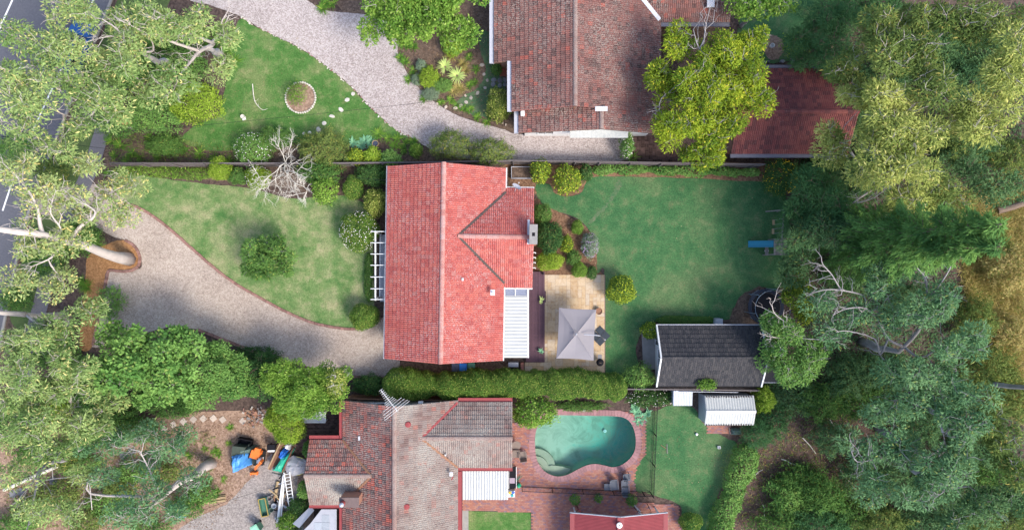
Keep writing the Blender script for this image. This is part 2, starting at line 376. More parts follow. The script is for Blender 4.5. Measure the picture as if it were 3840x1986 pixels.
# ------------------------------------------------------------------ foliage
UP = np.array([0, 0, 1.0])
def nrm(a): return a/(np.linalg.norm(a, axis=-1, keepdims=True)+1e-9)
def leafgeo(P, D, Nn, Ln, Wd, droop=.15):
    D = nrm(D); Sd = nrm(np.cross(D, Nn)); N2 = np.cross(Sd, D)
    Ln = np.broadcast_to(Ln, (len(P),))[:, None]; Wd = np.broadcast_to(Wd, (len(P),))[:, None]
    m = P + D*Ln*.45
    V = np.stack([P, m+Sd*Wd*.5+N2*Wd*.12, P+D*Ln-N2*Ln*droop, m-Sd*Wd*.5+N2*Wd*.12], 1).reshape(-1, 3)
    F = np.arange(len(P)*4).reshape(-1, 4)
    return V, F
def clump_leaves(C, RR, n, ln, wd, up=.6, tilt=.6, hang=.1, top=.35, shell=(.55, 1.05)):
    """leaves through the outer shell of ellipsoid clumps. C (k,3) centres, RR (k,3) radii, n leaves each"""
    k = len(C)
    d = nrm(R.normal(size=(k*n, 3)))
    fl = (d[:, 2] < 0) & (R.random(k*n) < top*1.6); d[fl, 2] *= -1
    c = np.repeat(C, n, 0); r = np.repeat(RR, n, 0)
    rad = R.uniform(*shell, size=(k*n, 1))**.8
    P = c + d*r*rad
    Nn = nrm(d*.7 + UP*up + R.normal(0, tilt*.6, (k*n, 3)))
    D = nrm(d*.8 + R.normal(0, .7, (k*n, 3)) - UP*hang)
    return leafgeo(P, D, Nn, ln*R.uniform(.45, 1.45, k*n), wd*R.uniform(.6, 1.4, k*n))
def dart(n, rx, ry, rz, sep, zlow=-1.0):
    """clump centres spread through an ellipsoid"""
    out = []
    for _ in range(n*30):
        p = R.uniform(-1, 1, 3)
        if p @ p > 1 or p[2] < zlow: continue
        q = p*np.array([rx, ry, rz])
        if all(np.linalg.norm((q-o)) > sep for o in out): out.append(q)
        if len(out) >= n: break
    return np.array(out) if out else np.zeros((1, 3))
def limb_path(a, b, nseg=4, bend=.12, sag=0.0):
    a = np.array(a, float); b = np.array(b, float); Lg = np.linalg.norm(b-a)
    t = np.linspace(0, 1, nseg+1)[:, None]
    P = a+(b-a)*t
    off = R.normal(0, bend*Lg, (nseg+1, 3)); off[0] = 0; off[-1] = 0
    P = P + off*np.sin(t*math.pi)*.6
    P[:, 2] += (np.sin(t[:, 0]*math.pi))*Lg*sag
    return P
def tree(name, label, cat, crown, base=None, fork=None, group=None, clump=.95, dens=1.5, leaf=(.26, .09), nl=None, lai=2.6,
         mat='gum', bark='bark', tr=.2, limbs=(), hang=.35, up=.55, twigs=True, flat=.62, bend=.13, rz=None, bare=0):
    """crown: list of (px,py,rx_px,ry_px,z[,rz]) lobes. A trunk grows from base to fork, limbs run from there to every clump"""
    lob = []
    for c in crown:
        px, py, rx, ry, z = c[:5]
        p = W(px, py, z); rxm, rym = M_(rx, z), M_(ry, z); rzm = c[5] if len(c) > 5 else (rz or .5*min(rxm, rym)+.5)
        n = max(3, int(dens*1.25*rxm*rym/(clump*clump)))
        q = dart(n, max(rxm-clump*.6, .2), max(rym-clump*.6, .2), max(rzm-clump*.4, .15), clump*.74)
        lob.append(p+q)
    C = np.concatenate(lob)
    C[:, 2] = np.maximum(C[:, 2], clump*.5)
    cen = C.mean(0)
    b = W(base[0], base[1], 0) if base is not None else np.array([cen[0], cen[1], 0.0])
    f = W(*fork) if fork is not None else b+(np.array([cen[0], cen[1], cen[2]*.55])-b)*np.array([.55, .55, 1])
    root = empty(name, b, label, cat, group)
    g = G(); mid = limb_path(b-UP*.15, f, 4, .04)
    rr = np.linspace(tr*1.25, tr*.55, 5); rr[0] = tr*1.42
    g.tube(mid, rr, 8)
    nodes = [(p, q) for p, q in zip(mid, rr)][2:]
    gb = G()
    def grow(path, r0, r1, n=6):
        q = np.linspace(r0, r1, len(path)); gb.tube(path, q, n)
        for p, k in list(zip(path, q))[1:]: nodes.append((p, k))
    for lm in limbs:                                    # limbs seen in the photograph: [(px,py,z)...], r0, r1
        pts = np.array([W(*q) for q in lm[0]])
        d = [np.linalg.norm(pts[0]-p) for p, _ in nodes]; st = nodes[int(np.argmin(d))][0]
        if np.linalg.norm(st-pts[0]) > .05: pts = np.vstack([st, pts])
        sm = smooth_poly(pts, 3, False); grow(sm, lm[1], min(lm[2], .022) if lm[2] < .07 else lm[2])
        for q in range(2, len(sm)):                        # side shoots along the limb
            if R.random() < .75:
                dv = nrm(nrm(sm[q]-sm[q-1])+R.normal(0, .75, 3)+UP*.15); e = sm[q]+dv*R.uniform(.7, 1.9); pth = limb_path(sm[q], e, 4, .16)
                gb.tube(pth, np.linspace(.026, .009, 5), 5)
                for w2 in range(3):
                    e2 = pth[1+w2]+nrm(dv+R.normal(0, .8, 3))*R.uniform(.35, .9); gb.tube(limb_path(pth[1+w2], e2, 3, .16), [.012, .009, .007, .005], 4, False)
    order = np.argsort(np.linalg.norm(C-f, axis=1))
    for i in order:
        c = C[i]; best, bd = None, 1e9
        for p, k in nodes:
            d = np.linalg.norm(p-c)+max(0, p[2]-c[2])*1.2+(.25 if k < .02 else 0)
            if d < bd: bd, best = d, (p, k)
        p, k = best; dist = np.linalg.norm(p-c)
        r0 = min(k*.8, .028+.022*dist); path = limb_path(p, c, 4 if dist > 1.5 else 3, bend, .05)
        grow(path, max(r0, .015), .010, 5)
        if twigs:
            for _ in range(4 if hang > .2 else 2):
                e = c+nrm(R.normal(size=3)+UP*(.75 if hang > .2 else .3))*clump*R.uniform(.6, 1.15)
                gb.tube(limb_path(c, e, 3, .18), [.019, .014, .010, .006] if hang > .2 else [.011, .009, .007, .005], 4, False)
    if tr < .13: g.raw(gb.v, gb.f)
    g.build('trunk', MT[bark], root, smooth=True)
    if tr >= .13: gb.build('branches', MT[bark], root, smooth=True)
    keep = C if not bare else C[R.random(len(C)) > bare]
    sz = R.uniform(.6, 1.15, (len(keep), 1))*clump*np.array([[1, 1, flat]])
    if hang > .2: keep = keep-UP*clump*.32
    la = leaf[0]*leaf[1]*.5
    n = nl or int(lai*1.15*math.pi*clump*clump/la*.62)
    V, F = clump_leaves(keep, sz, n, leaf[0], leaf[1], up=up, hang=hang)
    V[:, 2] = np.maximum(V[:, 2], .03)
    add('crown', V, F, L[mat], root)
    return root
def shrub(label, px, py, rx, ry, h, mat='box', leaf=(.12, .065), group=None, name='shrub', cat='shrub', lai=3.0, lump=.0, zb=0.0, flower=None, fn=0, stem=True, rot=0.0, rough=.06):
    """rounded bush: leaves in the outer shell of a domed body, a few woody stems inside"""
    b = W(px, py, zb); zc = zb+h*.55
    rxm, rym = M_(rx, zc), M_(ry, zc); c = W(px, py, zc)
    root = empty(name, (c[0], c[1], zb), label, cat, group)
    area = 2.4*math.pi*rxm*rym+1.5*h*(rxm+rym)
    n = int(lai*area/(leaf[0]*leaf[1]*.5)*.42)
    d = nrm(R.normal(size=(n, 3))); d[:, 2] = np.where(d[:, 2] < -.45, -d[:, 2], d[:, 2])
    ph = R.uniform(0, 6.28, 6)
    th = np.arctan2(d[:, 1], d[:, 0])
    k = 1+rough*np.sin(3*th+ph[0])+rough*np.sin(5*th+ph[1]+2*d[:, 2])+lump*np.sin(7*th+ph[2])*np.sin(6*d[:, 2]+ph[3])+lump*.6*np.sin(11*th+ph[4]+5*d[:, 2])
    rad = (R.uniform(.62, 1.03, n)**.6*k*np.where(R.random(n) < .05, R.uniform(1.0, 1.12, n), 1))[:, None]
    P = d*rad*np.array([rxm, rym, h*.55])
    if rot: P = P @ np.array([[math.cos(rot), math.sin(rot), 0], [-math.sin(rot), math.cos(rot), 0], [0, 0, 1]])
    P += np.array([c[0], c[1], zc]); P[:, 2] = np.maximum(P[:, 2], zb+.03)
    Nn = nrm(d*.9+UP*.35+R.normal(0, .42, (n, 3))); D = nrm(d*.35+R.normal(0, .8, (n, 3))+UP*.15)
    V, F = leafgeo(P, D, Nn, leaf[0]*R.uniform(.7, 1.2, n), leaf[1]*R.uniform(.7, 1.2, n))
    add('foliage', V, F, L[mat], root)
    if stem:
        g = G()
        for _ in range(5):
            e = np.array([c[0], c[1], zc])+R.normal(0, .45, 3)*np.array([rxm, rym, h*.3])
            g.tube(limb_path((c[0]+R.normal(0, .06), c[1]+R.normal(0, .06), zb-.05), e, 3, .1), [.035, .028, .02, .012], 5)
        g.build('stem', MT['bark_brown'], root)
    if flower:
        d = nrm(R.normal(size=(fn, 3))); d[:, 2] = abs(d[:, 2])
        P = np.array([c[0], c[1], zc])+d*np.array([rxm, rym, h*.55])*1.02
        D = nrm(R.normal(size=(fn, 3))); s = R.uniform(.05, .085, fn)
        V1, F1 = leafgeo(P-D*s[:, None]*.5, D, nrm(d+UP), s, s*.9, 0); V2, F2 = leafgeo(P+UP*.012-np.cross(D, UP)*s[:, None]*.5, np.cross(D, UP), nrm(d+UP), s, s*.9, 0)
        add('blossom', np.vstack([V1, V2]), np.vstack([F1, F2+len(V1)]), L[flower], root, kind='stuff')
    return root
def strap_mesh(n, ln, wd, arch=.55, rise=.7, seg=3, seed=1, spread=(.1, 1.0)):
    g = np.random.default_rng(seed); V = []; F = []
    for i in range(n):
        a = g.uniform(0, 6.283); l = ln*g.uniform(.6, 1.1); e = g.uniform(*spread); w_ = wd*g.uniform(.8, 1.2)
        dr = np.array([math.cos(a), math.sin(a), 0]); sd_ = np.array([-math.sin(a), math.cos(a), 0])
        t = np.linspace(0, 1, seg+1); b = len(V)
        for k in t:
            p = dr*(.05*ln+l*k*(.35+.65*e))+UP*(l*rise*(1-e*.75)*k + l*arch*(k-k*k*1.35)*e*1.0)
            p[2] = max(p[2], .01)
            ww = w_*(1-k**3*.9)*(.7+.3*math.sin(k*3.1))
            V += [p-sd_*ww/2, p+sd_*ww/2+UP*ww*.15]
        for k in range(seg): F.append((b+2*k, b+2*k+1, b+2*k+3, b+2*k+2))
    return np.array(V), F
STRAP = {}
def tuft(kind, label, px, py, scale, group=None, name='strap_plant', cat='plant', mat='strap', z=0.0):
    spec = {'agapanthus': (46, .62, .045, .5, .6), 'yucca': (70, 1.0, .075, .25, .75), 'agave': (26, .5, .13, .3, .6), 'grass': (120, .7, .02, .5, .9), 'fan': (40, .8, .05, .2, .5)}[kind]
    key = (kind, mat, rnd.randrange(3))
    if key not in STRAP:
        V, F = strap_mesh(*spec, seed=len(STRAP)+3); me = mesh_np('strap_leaves', V, F); me.materials.append(L[mat]); STRAP[key] = me
    p = W(px, py, z); o = inst(name, STRAP[key], p, None, rnd.uniform(0, 6.28), scale)
    return tag(o, label, cat, group)
MT['path_brick'] = plain('path_brick', (.135,.085,.075), .9, .15, .3, 6, .4, rv=.6)
MT['soil_dry'] = ground_mat('worn_grass', [(.35, (.065,.165,.07)), (.55, (.11,.165,.085)), (.75, (.20,.19,.13))], 1.8, 6, [(.4, (.06,.16,.068)), (.7, (.21,.19,.13))], .5, .8, 26, mul=.4)
# ------------------------------------------------------------------ pool outline (needed for the hole in the ground)
def q3(x, y): return (1920+x/2.0, 1320+y/2.0)
POOL_PX = [q3(*p) for p in [(300,470),(450,468),(600,472),(740,474),(830,483),(885,518),(915,575),(930,650),(922,735),(885,797),(825,843),(760,862),(700,850),(640,838),(590,840),(540,855),(480,885),(430,912),(380,928),(330,930),(275,912),(228,878),(195,830),(178,780),(170,700),(172,620),(190,555),(235,502)]]
POOL = np.array([W(x, y)[:2] for x, y in smooth_poly(POOL_PX, 5)])
def offset(poly, d):
    P = np.array(poly); T = np.roll(P, -1, 0)-np.roll(P, 1, 0); T /= np.linalg.norm(T, axis=1)[:, None]
    nn = np.stack([T[:, 1], -T[:, 0]], 1)
    area = np.sum(P[:, 0]*np.roll(P[:, 1], -1)-np.roll(P[:, 0], -1)*P[:, 1])
    return P + nn*d*(1 if area > 0 else -1)
POOL_OUT = offset(POOL, .48)
# ------------------------------------------------------------------ setting: ground, road, drives, lawns, beds
sheet('ground', [(-150, -150), (150, -150), (150, 150), (-150, 150)], 0.0, MT['litter'], holes=[offset(POOL, .05)[::-1]], smooth=False, world=True)
sheet('road', [(-1400,-1500),(1020,-1500),(420,0),(290,327),(223,496),(158,660),(100,830),(60,1000),(20,1200),(-40,1500),(-160,2200),(-1400,2200)], .004, MT['asphalt'], smooth=False)
kerbline = [(620,-500),(420,0),(290,327),(223,496),(158,660),(100,830),(60,1000),(20,1200),(-40,1500)]
kl = np.array([W(*p) for p in smooth_poly(kerbline, 4, False)])
g = G()
for a, b in zip(kl[:-1], kl[1:]): g.bar(a+UP*.05, b+UP*.05, .18, .16)
tag(g.build('road_kerb', MT['concrete']), kind='structure')
def stripe(name, pts, wd, z, mat):
    P = np.array([W(*p) for p in pts]); T = np.gradient(P, axis=0); T = nrm(T); sd_ = np.cross(UP, T)
    V = np.vstack([P-sd_*wd/2, P+sd_*wd/2]); V[:, 2] = z; n = len(P)
    return add(name, V, [(i, i+1, n+i+1, n+i) for i in range(n-1)][::1], mat, kind='structure')
MT['roadpaint'] = plain('road_paint', (.72,.72,.72), .7, .3, .15, 8, .2)
stripe('road_edge_line', [(420,-150),(203,317),(116,505),(60,640),(10,790)], .13, .009, MT['roadpaint'])
stripe('road_centre_line', [(140,-210),(47,0),(0,104),(-80,300)], .14, .009, MT['roadpaint'])
for a in [((123,132),(110,164)), ((84,228),(71,260)), ((45,325),(32,354)), ((6,420),(-7,450))]:
    stripe('road_lane_dash', a, .12, .009, MT['roadpaint'])
sheet('verge', [(640,-400),(440,0),(308,330),(240,500),(176,660),(118,830),(78,1000),(40,1200),(120,1210),(210,1000),(270,850),(330,700),(400,520),(470,330),(560,150),(640,0),(800,-400)], .006, MT['verge'], jit=1.5)
fp = smooth_poly([(560,80),(470,290),(420,400),(375,520),(345,620),(300,720),(240,850),(190,1000),(150,1150),(100,1350),(60,1600)], 4, False)
stripe('footpath', [tuple(p) for p in fp], 1.2, .014, MT['path'])
sheet('gravel_drive', [(560,-300),(680,-30),(790,20),(900,60),(965,102),(1120,178),(1230,252),(1320,328),(1400,412),(1480,482),(1560,525),(1640,570),(1760,596),(1930,600),(2150,603),(2345,600),(2348,508),(2150,505),(1945,502),(1880,482),(1760,450),(1690,420),(1620,375),(1560,320),(1520,260),(1492,200),(1495,150),(1480,85),(1400,58),(1290,48),(1205,36),(1150,0),(1050,-60),(900,-300)], .012, MT['gravel_pink'], jit=.9)
sheet('front_lawn', [(905,70),(965,104),(1120,180),(1230,254),(1320,330),(1400,414),(1480,484),(1530,512),(1490,522),(1440,515),(1380,535),(1290,548),(1150,535),(1000,545),(900,560),(800,565),(720,548),(680,520),(740,465),(815,440),(832,380),(850,300),(860,200),(880,120)], .018, MT['lawn'], jit=1.2)
sheet('house_lawn', [(500,770),(560,800),(640,860),(720,930),(800,1000),(880,1060),(960,1106),(1060,1160),(1170,1206),(1280,1228),(1345,1228),(1400,1180),(1400,1000),(1398,860),(1390,780),(1300,735),(1200,735),(1100,745),(960,710),(830,695),(650,675),(520,655),(430,655),(420,700)], .018, MT['lawn_dry'], jit=1.2)
sheet('house_drive', [(340,690),(430,720),(500,772),(560,803),(640,863),(720,933),(800,1003),(880,1063),(960,1110),(1060,1164),(1170,1211),(1280,1233),(1345,1233),(1400,1205),(1440,1190),(1520,1190),(1520,1405),(1440,1418),(1290,1412),(1150,1372),(1060,1350),(960,1325),(850,1282),(760,1240),(640,1225),(500,1260),(345,1300),(370,1200),(395,1080),(415,1015),(520,1008),(530,975),(515,930),(470,900),(410,880),(300,820),(150,800),(120,720)], .012, MT['gravel_brown'], jit=.8)
sheet('tree_bed', [(335,955),(420,908),(470,902),(510,932),(524,975),(510,1003),(460,1012),(404,1010),(390,1060),(370,1180),(346,1300),(300,1300),(310,1150),(322,1020)], .022, MT['mulch_orange'], jit=1.0)
sheet('fence_bed', [(400,560),(520,540),(700,545),(900,565),(1150,545),(1380,540),(1500,525),(1580,550),(1650,575),(1900,605),(1900,612),(1440,612),(1440,740),(1390,780),(1280,730),(1150,720),(1000,690),(830,680),(650,660),(500,640),(410,640)], .010, MT['soil_dark'], jit=1.5)
sheet('entrance_bed', [(1300,-60),(1850,-60),(1852,235),(1910,240),(1910,420),(1950,500),(1880,480),(1760,448),(1690,418),(1620,373),(1560,318),(1520,258),(1494,200),(1498,150),(1482,85),(1400,58),(1290,48)], .008, MT['soil_dark'], jit=1.5)
sheet('entrance_lawn', [(1790,120),(1850,130),(1850,240),(1890,300),(1890,430),(1840,440),(1760,425),(1705,395),(1740,360),(1790,330),(1820,260),(1800,180)], .022, MT['soil_dry'], jit=2.0)
sheet('back_lawn', [(2012,690),(2060,690),(2090,730),(2170,730),(2195,690),(2215,657),(2300,660),(2600,668),(2860,672),(2935,705),(2960,900),(2930,1060),(2850,1130),(2780,1185),(2700,1200),(2460,1205),(2412,1230),(2384,1310),(2395,1395),(2330,1420),(2268,1410),(2268,1032),(2240,1024),(2238,960),(2225,890),(2180,830),(2100,795),(2040,770),(2014,730)], .018, MT['lawn_back'], jit=1.4)
sheet('worn_track', [(2322,672),(2332,690),(2318,720),(2300,745),(2262,790),(2225,830),(2205,842),(2212,826),(2240,795),(2268,770),(2290,735),(2305,705),(2312,684)], .024, MT['soil_dry'], jit=2.5)
sheet('shrub_bed', [(1990,745),(2050,755),(2090,790),(2190,845),(2226,900),(2246,1000),(2244,1040),(2000,1036),(1960,1020),(1960,745)], .014, MT['mulch'], jit=1.5)
sheet('corner_bed', [(1900,612),(2290,612),(2290,640),(2212,668),(2190,715),(2120,740),(2060,715),(2040,680),(2010,690),(2010,725),(1890,725)], .014, MT['mulch'], jit=1.5)
sheet('fence_strip', [(2200,612),(2860,612),(2900,680),(2600,668),(2300,660),(2215,662)], .022, MT['mulch'], jit=2.0)
sheet('play_bare_patch', [(2740,1190),(2770,1120),(2830,1080),(2900,1090),(2940,1150),(2930,1215),(2760,1215)], .026, MT['soil_dark'], jit=3.0)
sheet('shed_path', [(2405,1235),(2462,1225),(2462,1385),(2412,1382)], .022, MT['concrete'], smooth=False)
sheet('side_path', [(1500,1330),(1960,1330),(1960,1400),(1500,1400)], .024, MT['soil_dark'], smooth=False)
sheet('pool_lawn', [(2398,1560),(2450,1542),(2520,1518),(2600,1528),(2640,1590),(2720,1640),(2762,1662),(2745,1750),(2690,1860),(2660,2000),(2610,2060),(2560,1950),(2548,1892),(2440,1850),(2385,1838),(2360,1775),(2400,1700),(2410,1620)], .018, MT['lawn_back'], jit=1.4)
sheet('yard_lawn', [(1757,1914),(1990,1920),(1990,2120),(1757,2120)], .022, MT['lawn'], smooth=False)
sheet('side_strip', [(1728,1860),(1757,1860),(1757,2120),(1728,2120)], .02, MT['concrete'], smooth=False)
sheet('north_lawn', [(2850,-60),(3060,-60),(3050,120),(2990,215),(2860,240),(2760,200),(2780,60)], .018, MT['lawn_back'], jit=2.5)
sheet('bare_patch', [(2862,190),(2870,150),(2895,132),(2925,145),(2940,180),(2925,212),(2890,225)], .024, MT['soil_pink'], jit=2.0)
sheet('tree_yard', [(-60,1640),(300,1600),(560,1570),(800,1540),(1010,1540),(1140,1620),(1170,1700),(1160,1990),(900,2100),(-60,2100)], .008, MT['soil_pink'], jit=3.0)
sheet('work_drive', [(640,2060),(700,1960),(830,1900),(905,1830),(960,1770),(1020,1700),(1090,1720),(1120,1860),(1100,2060)], .014, MT['gravel_grey'], jit=3.0)
sheet('bush_clearing', [(3560,800),(3900,700),(4000,1000),(4000,1560),(3800,1580),(3650,1500),(3590,1300),(3640,1100),(3600,950)], .008, MT['dry_grass'], jit=5.0)
sheet('rear_dirt', [(2620,1590),(2740,1580),(2900,1500),(3150,1440),(3260,1560),(3200,1800),(3100,2100),(2700,2100),(2760,1900),(2850,1700),(2760,1650)], .006, MT['litter'], jit=5.0)
# strip of brick laid outside the entrance and behind the top house
def pavers(name, poly, base_z, mat, bw=.23, bh=.115, gap=.012, th=.05, ind=300, parent=None, exclude=None, rows_along=0.0, basket=False, ref=(0, 0), mortar='mortar', piece='brick'):
    """poly in world xy. Each brick is its own object up to `ind`, the rest one part"""
    P = np.array(poly); x0, y0 = P.min(0)-.3; x1, y1 = P.max(0)+.3
    base = sheet(name, P, base_z, MT[mortar], smooth=False, world=True, holes=[exclude[::-1]] if exclude is not None else [])
    spots = []
    if basket:
        c = bw+gap; j = 0
        for iy in range(int((y1-y0)/c)+1):
            for ix in range(int((x1-x0)/c)+1):
                cx, cy = x0+ix*c, y0+iy*c
                for s in (-1, 1):
                    o = s*(bh+gap)/2
                    spots.append((cx+(o if (ix+iy) % 2 else 0), cy+(0 if (ix+iy) % 2 else o), math.pi/2 if (ix+iy) % 2 else 0))
    else:
        for iy in range(int((y1-y0)/(bh+gap))+1):
            for ix in range(int((x1-x0)/(bw+gap))+1):
                spots.append((x0+ix*(bw+gap)+(bw/2 if iy % 2 else 0), y0+iy*(bh+gap), 0))
    spots = [s for s in spots if inpoly(s[0], s[1], P) and (exclude is None or not inpoly(s[0], s[1], exclude))]
    spots.sort(key=lambda s: math.hypot(s[0]-ref[0], s[1]-ref[1]))
    g0 = G().box((0, 0, th/2), (bw, bh, th)); me = mesh_np('brick', np.array(g0.v), g0.f); me.materials.append(mat)
    for s in spots[:ind]:
        inst(piece, me, (s[0], s[1], base_z-.02+rnd.uniform(0, .006)), base, s[2])
    rest = spots[ind:]
    if rest:
        g = G()
        for s in rest: g.box((s[0], s[1], base_z-.02+th/2+rnd.uniform(0, .006)), (bw, bh, th), s[2])
        g.build(piece, mat, base, kind='stuff')
    return base
P2 = lambda pts: [tuple(W(x, y)[:2]) for x, y in pts]
POOL_EXC = offset(POOL, .40)
pavers('pool_paving', P2([(1915,1585),(1990,1585),(2010,1560),(2310,1535),(2420,1560),(2420,1700),(2385,1755),(2378,1800),(2385,1842),(2390,1880),(2545,1893),(2550,1990),(2600,2110),(1992,2110),(1992,1918),(1733,1912),(1733,1860),(1915,1860)]), .022, MT['brick'], exclude=POOL_EXC, ref=tuple(W(2050,1780)[:2]))
pavers('rear_brick_path', P2([(2350,500),(2560,505),(2560,606),(2350,606)]), .02, MT['path_brick'], .29, .14, gap=.025, basket=True, ind=200, ref=tuple(W(2450,560)[:2]))
pavers('shed_step_paving', P2([(2652,1592),(2738,1594),(2738,1625),(2652,1624)]), .022, MT['brick'], ind=300)
pavers('gate_brick_path', P2([(1100,1560),(1270,1560),(1270,1640),(1190,1650),(1130,1720),(1090,1730),(1120,1650)]), .02, MT['path_brick'], .23, .115, gap=.02, ind=250)
pavers('porch_floor', P2([(1872,236),(1905,236),(1905,288),(1872,288)]), .10, MT['terra_floor'], .2, .2, ind=60, piece='tile')
# patio of sandstone flags
fx0, fy0 = W(2043, 1400)[:2]; fx1, fy1 = W(2270, 1031)[:2]
patio = sheet('patio', [(fx0-1.6, fy0), (fx1, fy0), (fx1, fy1), (fx0, fy1), (fx0, W(0,1362)[1]), (fx0-1.6, W(0,1362)[1])], .026, MT['mortar'], smooth=False, world=True)
cw = .303; nx = int(round((fx1-fx0+1.6)/cw)); ny = int(round((fy1-fy0)/cw)); occ = np.zeros((nx, ny), bool)
for iy in range(ny):
    for ix in range(nx):
        X0 = fx0-1.6+ix*cw
        if X0 < fx0-.15 and fy0+iy*cw > W(0,1362)[1]-.15: occ[ix, iy] = True
for iy in range(ny):
    for ix in range(nx):
        if occ[ix, iy]: continue
        for (a, b) in rnd.sample([(1,2),(2,1),(2,2),(1,3),(2,3),(3,2),(1,1)], 7)+[(1,1)]:
            if ix+a <= nx and iy+b <= ny and not occ[ix:ix+a, iy:iy+b].any(): break
        occ[ix:ix+a, iy:iy+b] = True
        x, y = fx0-1.6+(ix+a/2)*cw, fy0+(iy+b/2)*cw
        G().box((x, y, .03+rnd.uniform(0, .006)), (a*cw-.012, b*cw-.012, .04)).build('flagstone', MT['flag'], patio)
# brick edgings
EDGE = G().box((0, 0, 0), (.245, .20, .12)); EDGE_ME = mesh_np('edging_brick', np.array(EDGE.v), EDGE.f); EDGE_ME.materials.append(MT['edge_brick'])
def edging(label, pts, pitch=.265, closed=False):
    P = np.array([W(*p) for p in smooth_poly(pts, 8, closed)])
    if closed: P = np.vstack([P, P[:1]])
    d = np.concatenate([[0], np.cumsum(np.linalg.norm(np.diff(P, axis=0), axis=1))])
    root = empty('brick_edging', P[0], label, 'edging')
    for s in np.arange(pitch/2, d[-1], pitch):
        p = [np.interp(s, d, P[:, k]) for k in (0, 1)]; q = [np.interp(min(s+.1, d[-1]), d, P[:, k]) for k in (0, 1)]; r = [np.interp(max(s-.1, 0), d, P[:, k]) for k in (0, 1)]
        inst('brick', EDGE_ME, (p[0]+rnd.gauss(0, .008), p[1]+rnd.gauss(0, .008), .035+rnd.uniform(0, .02)), root, math.atan2(q[1]-r[1], q[0]-r[0])+rnd.gauss(0, .05))
edging('curved brick edging between the front lawn and the brown gravel drive', [(495,768),(560,800),(640,860),(720,930),(800,1000),(880,1060),(960,1107),(1060,1161),(1170,1208),(1280,1230),(1345,1230),(1400,1205),(1435,1188)])
edging('rounded brick edging around the orange bark bed of the gum', [(470,900),(500,918),(520,945),(526,975),(518,998),(495,1013),(460,1018),(412,1014),(402,1040),(392,1090),(382,1140),(368,1200),(350,1295)])
edging('brick edging of the drive along the leafy trees', [(745,1235),(820,1265),(900,1295),(970,1320),(1060,1350)])
edging('low brick edging where the drive meets the clipped hedge', [(1290,1408),(1350,1412),(1440,1416)])
# stones
def stone_mesh(seed, n=9):
    g = np.random.default_rng(seed); a = np.sort(np.arange(n)*2*math.pi/n+g.normal(0, .15, n)); r = g.uniform(.8, 1.08, n)
    V = [(r[i]*math.cos(a[i]), r[i]*math.sin(a[i]), -.3) for i in range(n)]+[(r[i]*1.0*math.cos(a[i]), r[i]*math.sin(a[i]), .55) for i in range(n)]+[(r[i]*.8*math.cos(a[i]), r[i]*.8*math.sin(a[i]), .9+g.uniform(-.1, .1)) for i in range(n)]
    F = [(i, (i+1) % n, n+(i+1) % n, n+i) for i in range(n)]+[(n+i, n+(i+1) % n, 2*n+(i+1) % n, 2*n+i) for i in range(n)]+[[2*n+i for i in range(n)]]
    return np.array(V), F
SM = {}
def stone(mat, k):
    if (mat, k) not in SM:
        V, F = stone_mesh(k+5); me = mesh_np('stone', V, F); me.materials.append(MT[mat]); SM[(mat, k)] = me
    return SM[(mat, k)]
for i, (x, y, a, b, r) in enumerate([(1324,352,7,8,.3),(1302,375,10,8,.6),(1279,411,12,8,-.7),(1245,436,12,7,-.2),(1216,462,8,9,0),(1195,488,9,13,.2),(1161,497,7,6,.4),(1140,501,7,7,0)]):
    tag(inst('stepping_stone', stone('rock_white', i % 4), W(x, y, .015), None, r, (M_(a), M_(b), .05)), 'pale stepping stone set in the lawn near the round stone-ringed bed', 'stepping stone', 'stepping stones across the lawn')
for i, (x, y, r) in enumerate([(1808,244,9),(1815,279,7),(1827,302,7),(1819,330,7),(1791,349,8),(1766,367,8),(1748,383,8),(1728,396,8)]):
    tag(inst('stepping_stone', stone('rock', i % 4), W(x, y, .015), None, i, (M_(r), M_(r*.85), .06)), 'grey stepping stone in the entrance garden beside the spiky yuccas', 'stepping stone', 'stepping stones of the entrance garden')
for i, (x, y, r) in enumerate([(1852,300,10),(1850,317,10),(1875,303,11),(1875,321,10),(1894,300,9),(1894,318,9)]):
    tag(inst('flat_rock', stone('rock_dark', i % 4), W(x, y, .02), None, i*1.3, (M_(r), M_(r*.95), .08)), 'dark flat rock of the paving by the porch', 'rock', 'dark rocks by the porch')
for i, (x, y, r) in enumerate([(1708,406,9),(1672,402,8),(1745,360,6),(1885,462,5),(1897,468,5),(1640,390,6)]):
    tag(inst('garden_rock', stone('paver', i % 4), W(x, y, .01), None, i*1.1, (M_(r), M_(r*.7), .14)), 'small brown rock edging the entrance bed along the gravel', 'rock', 'rocks at the edge of the gravel')
for i, (x, y) in enumerate([(582,1625),(615,1607),(651,1590),(689,1579),(726,1571),(763,1568),(801,1567),(836,1572),(911,1577)]):
    g = G().box((*W(x, y)[:2], .03), (.44, .44, .05), .75+rnd.gauss(0, .08))
    g.build('square_paver', MT['paver'], None, label='square concrete paver laid cornerwise in the brown leaf litter', cat='paver', group='square pavers through the litter')
for i, (x, y) in enumerate([(465,1705),(495,1692),(590,1747),(622,1805),(200,1802),(48,1850),(75,1840)]):
    tag(inst('round_paver', stone('rock_dark', i % 4), W(x, y, .01), None, i, (.36, .34, .05)), 'grey round paver lying in the dry ground under the gums', 'paver', 'grey round pavers under the gums')
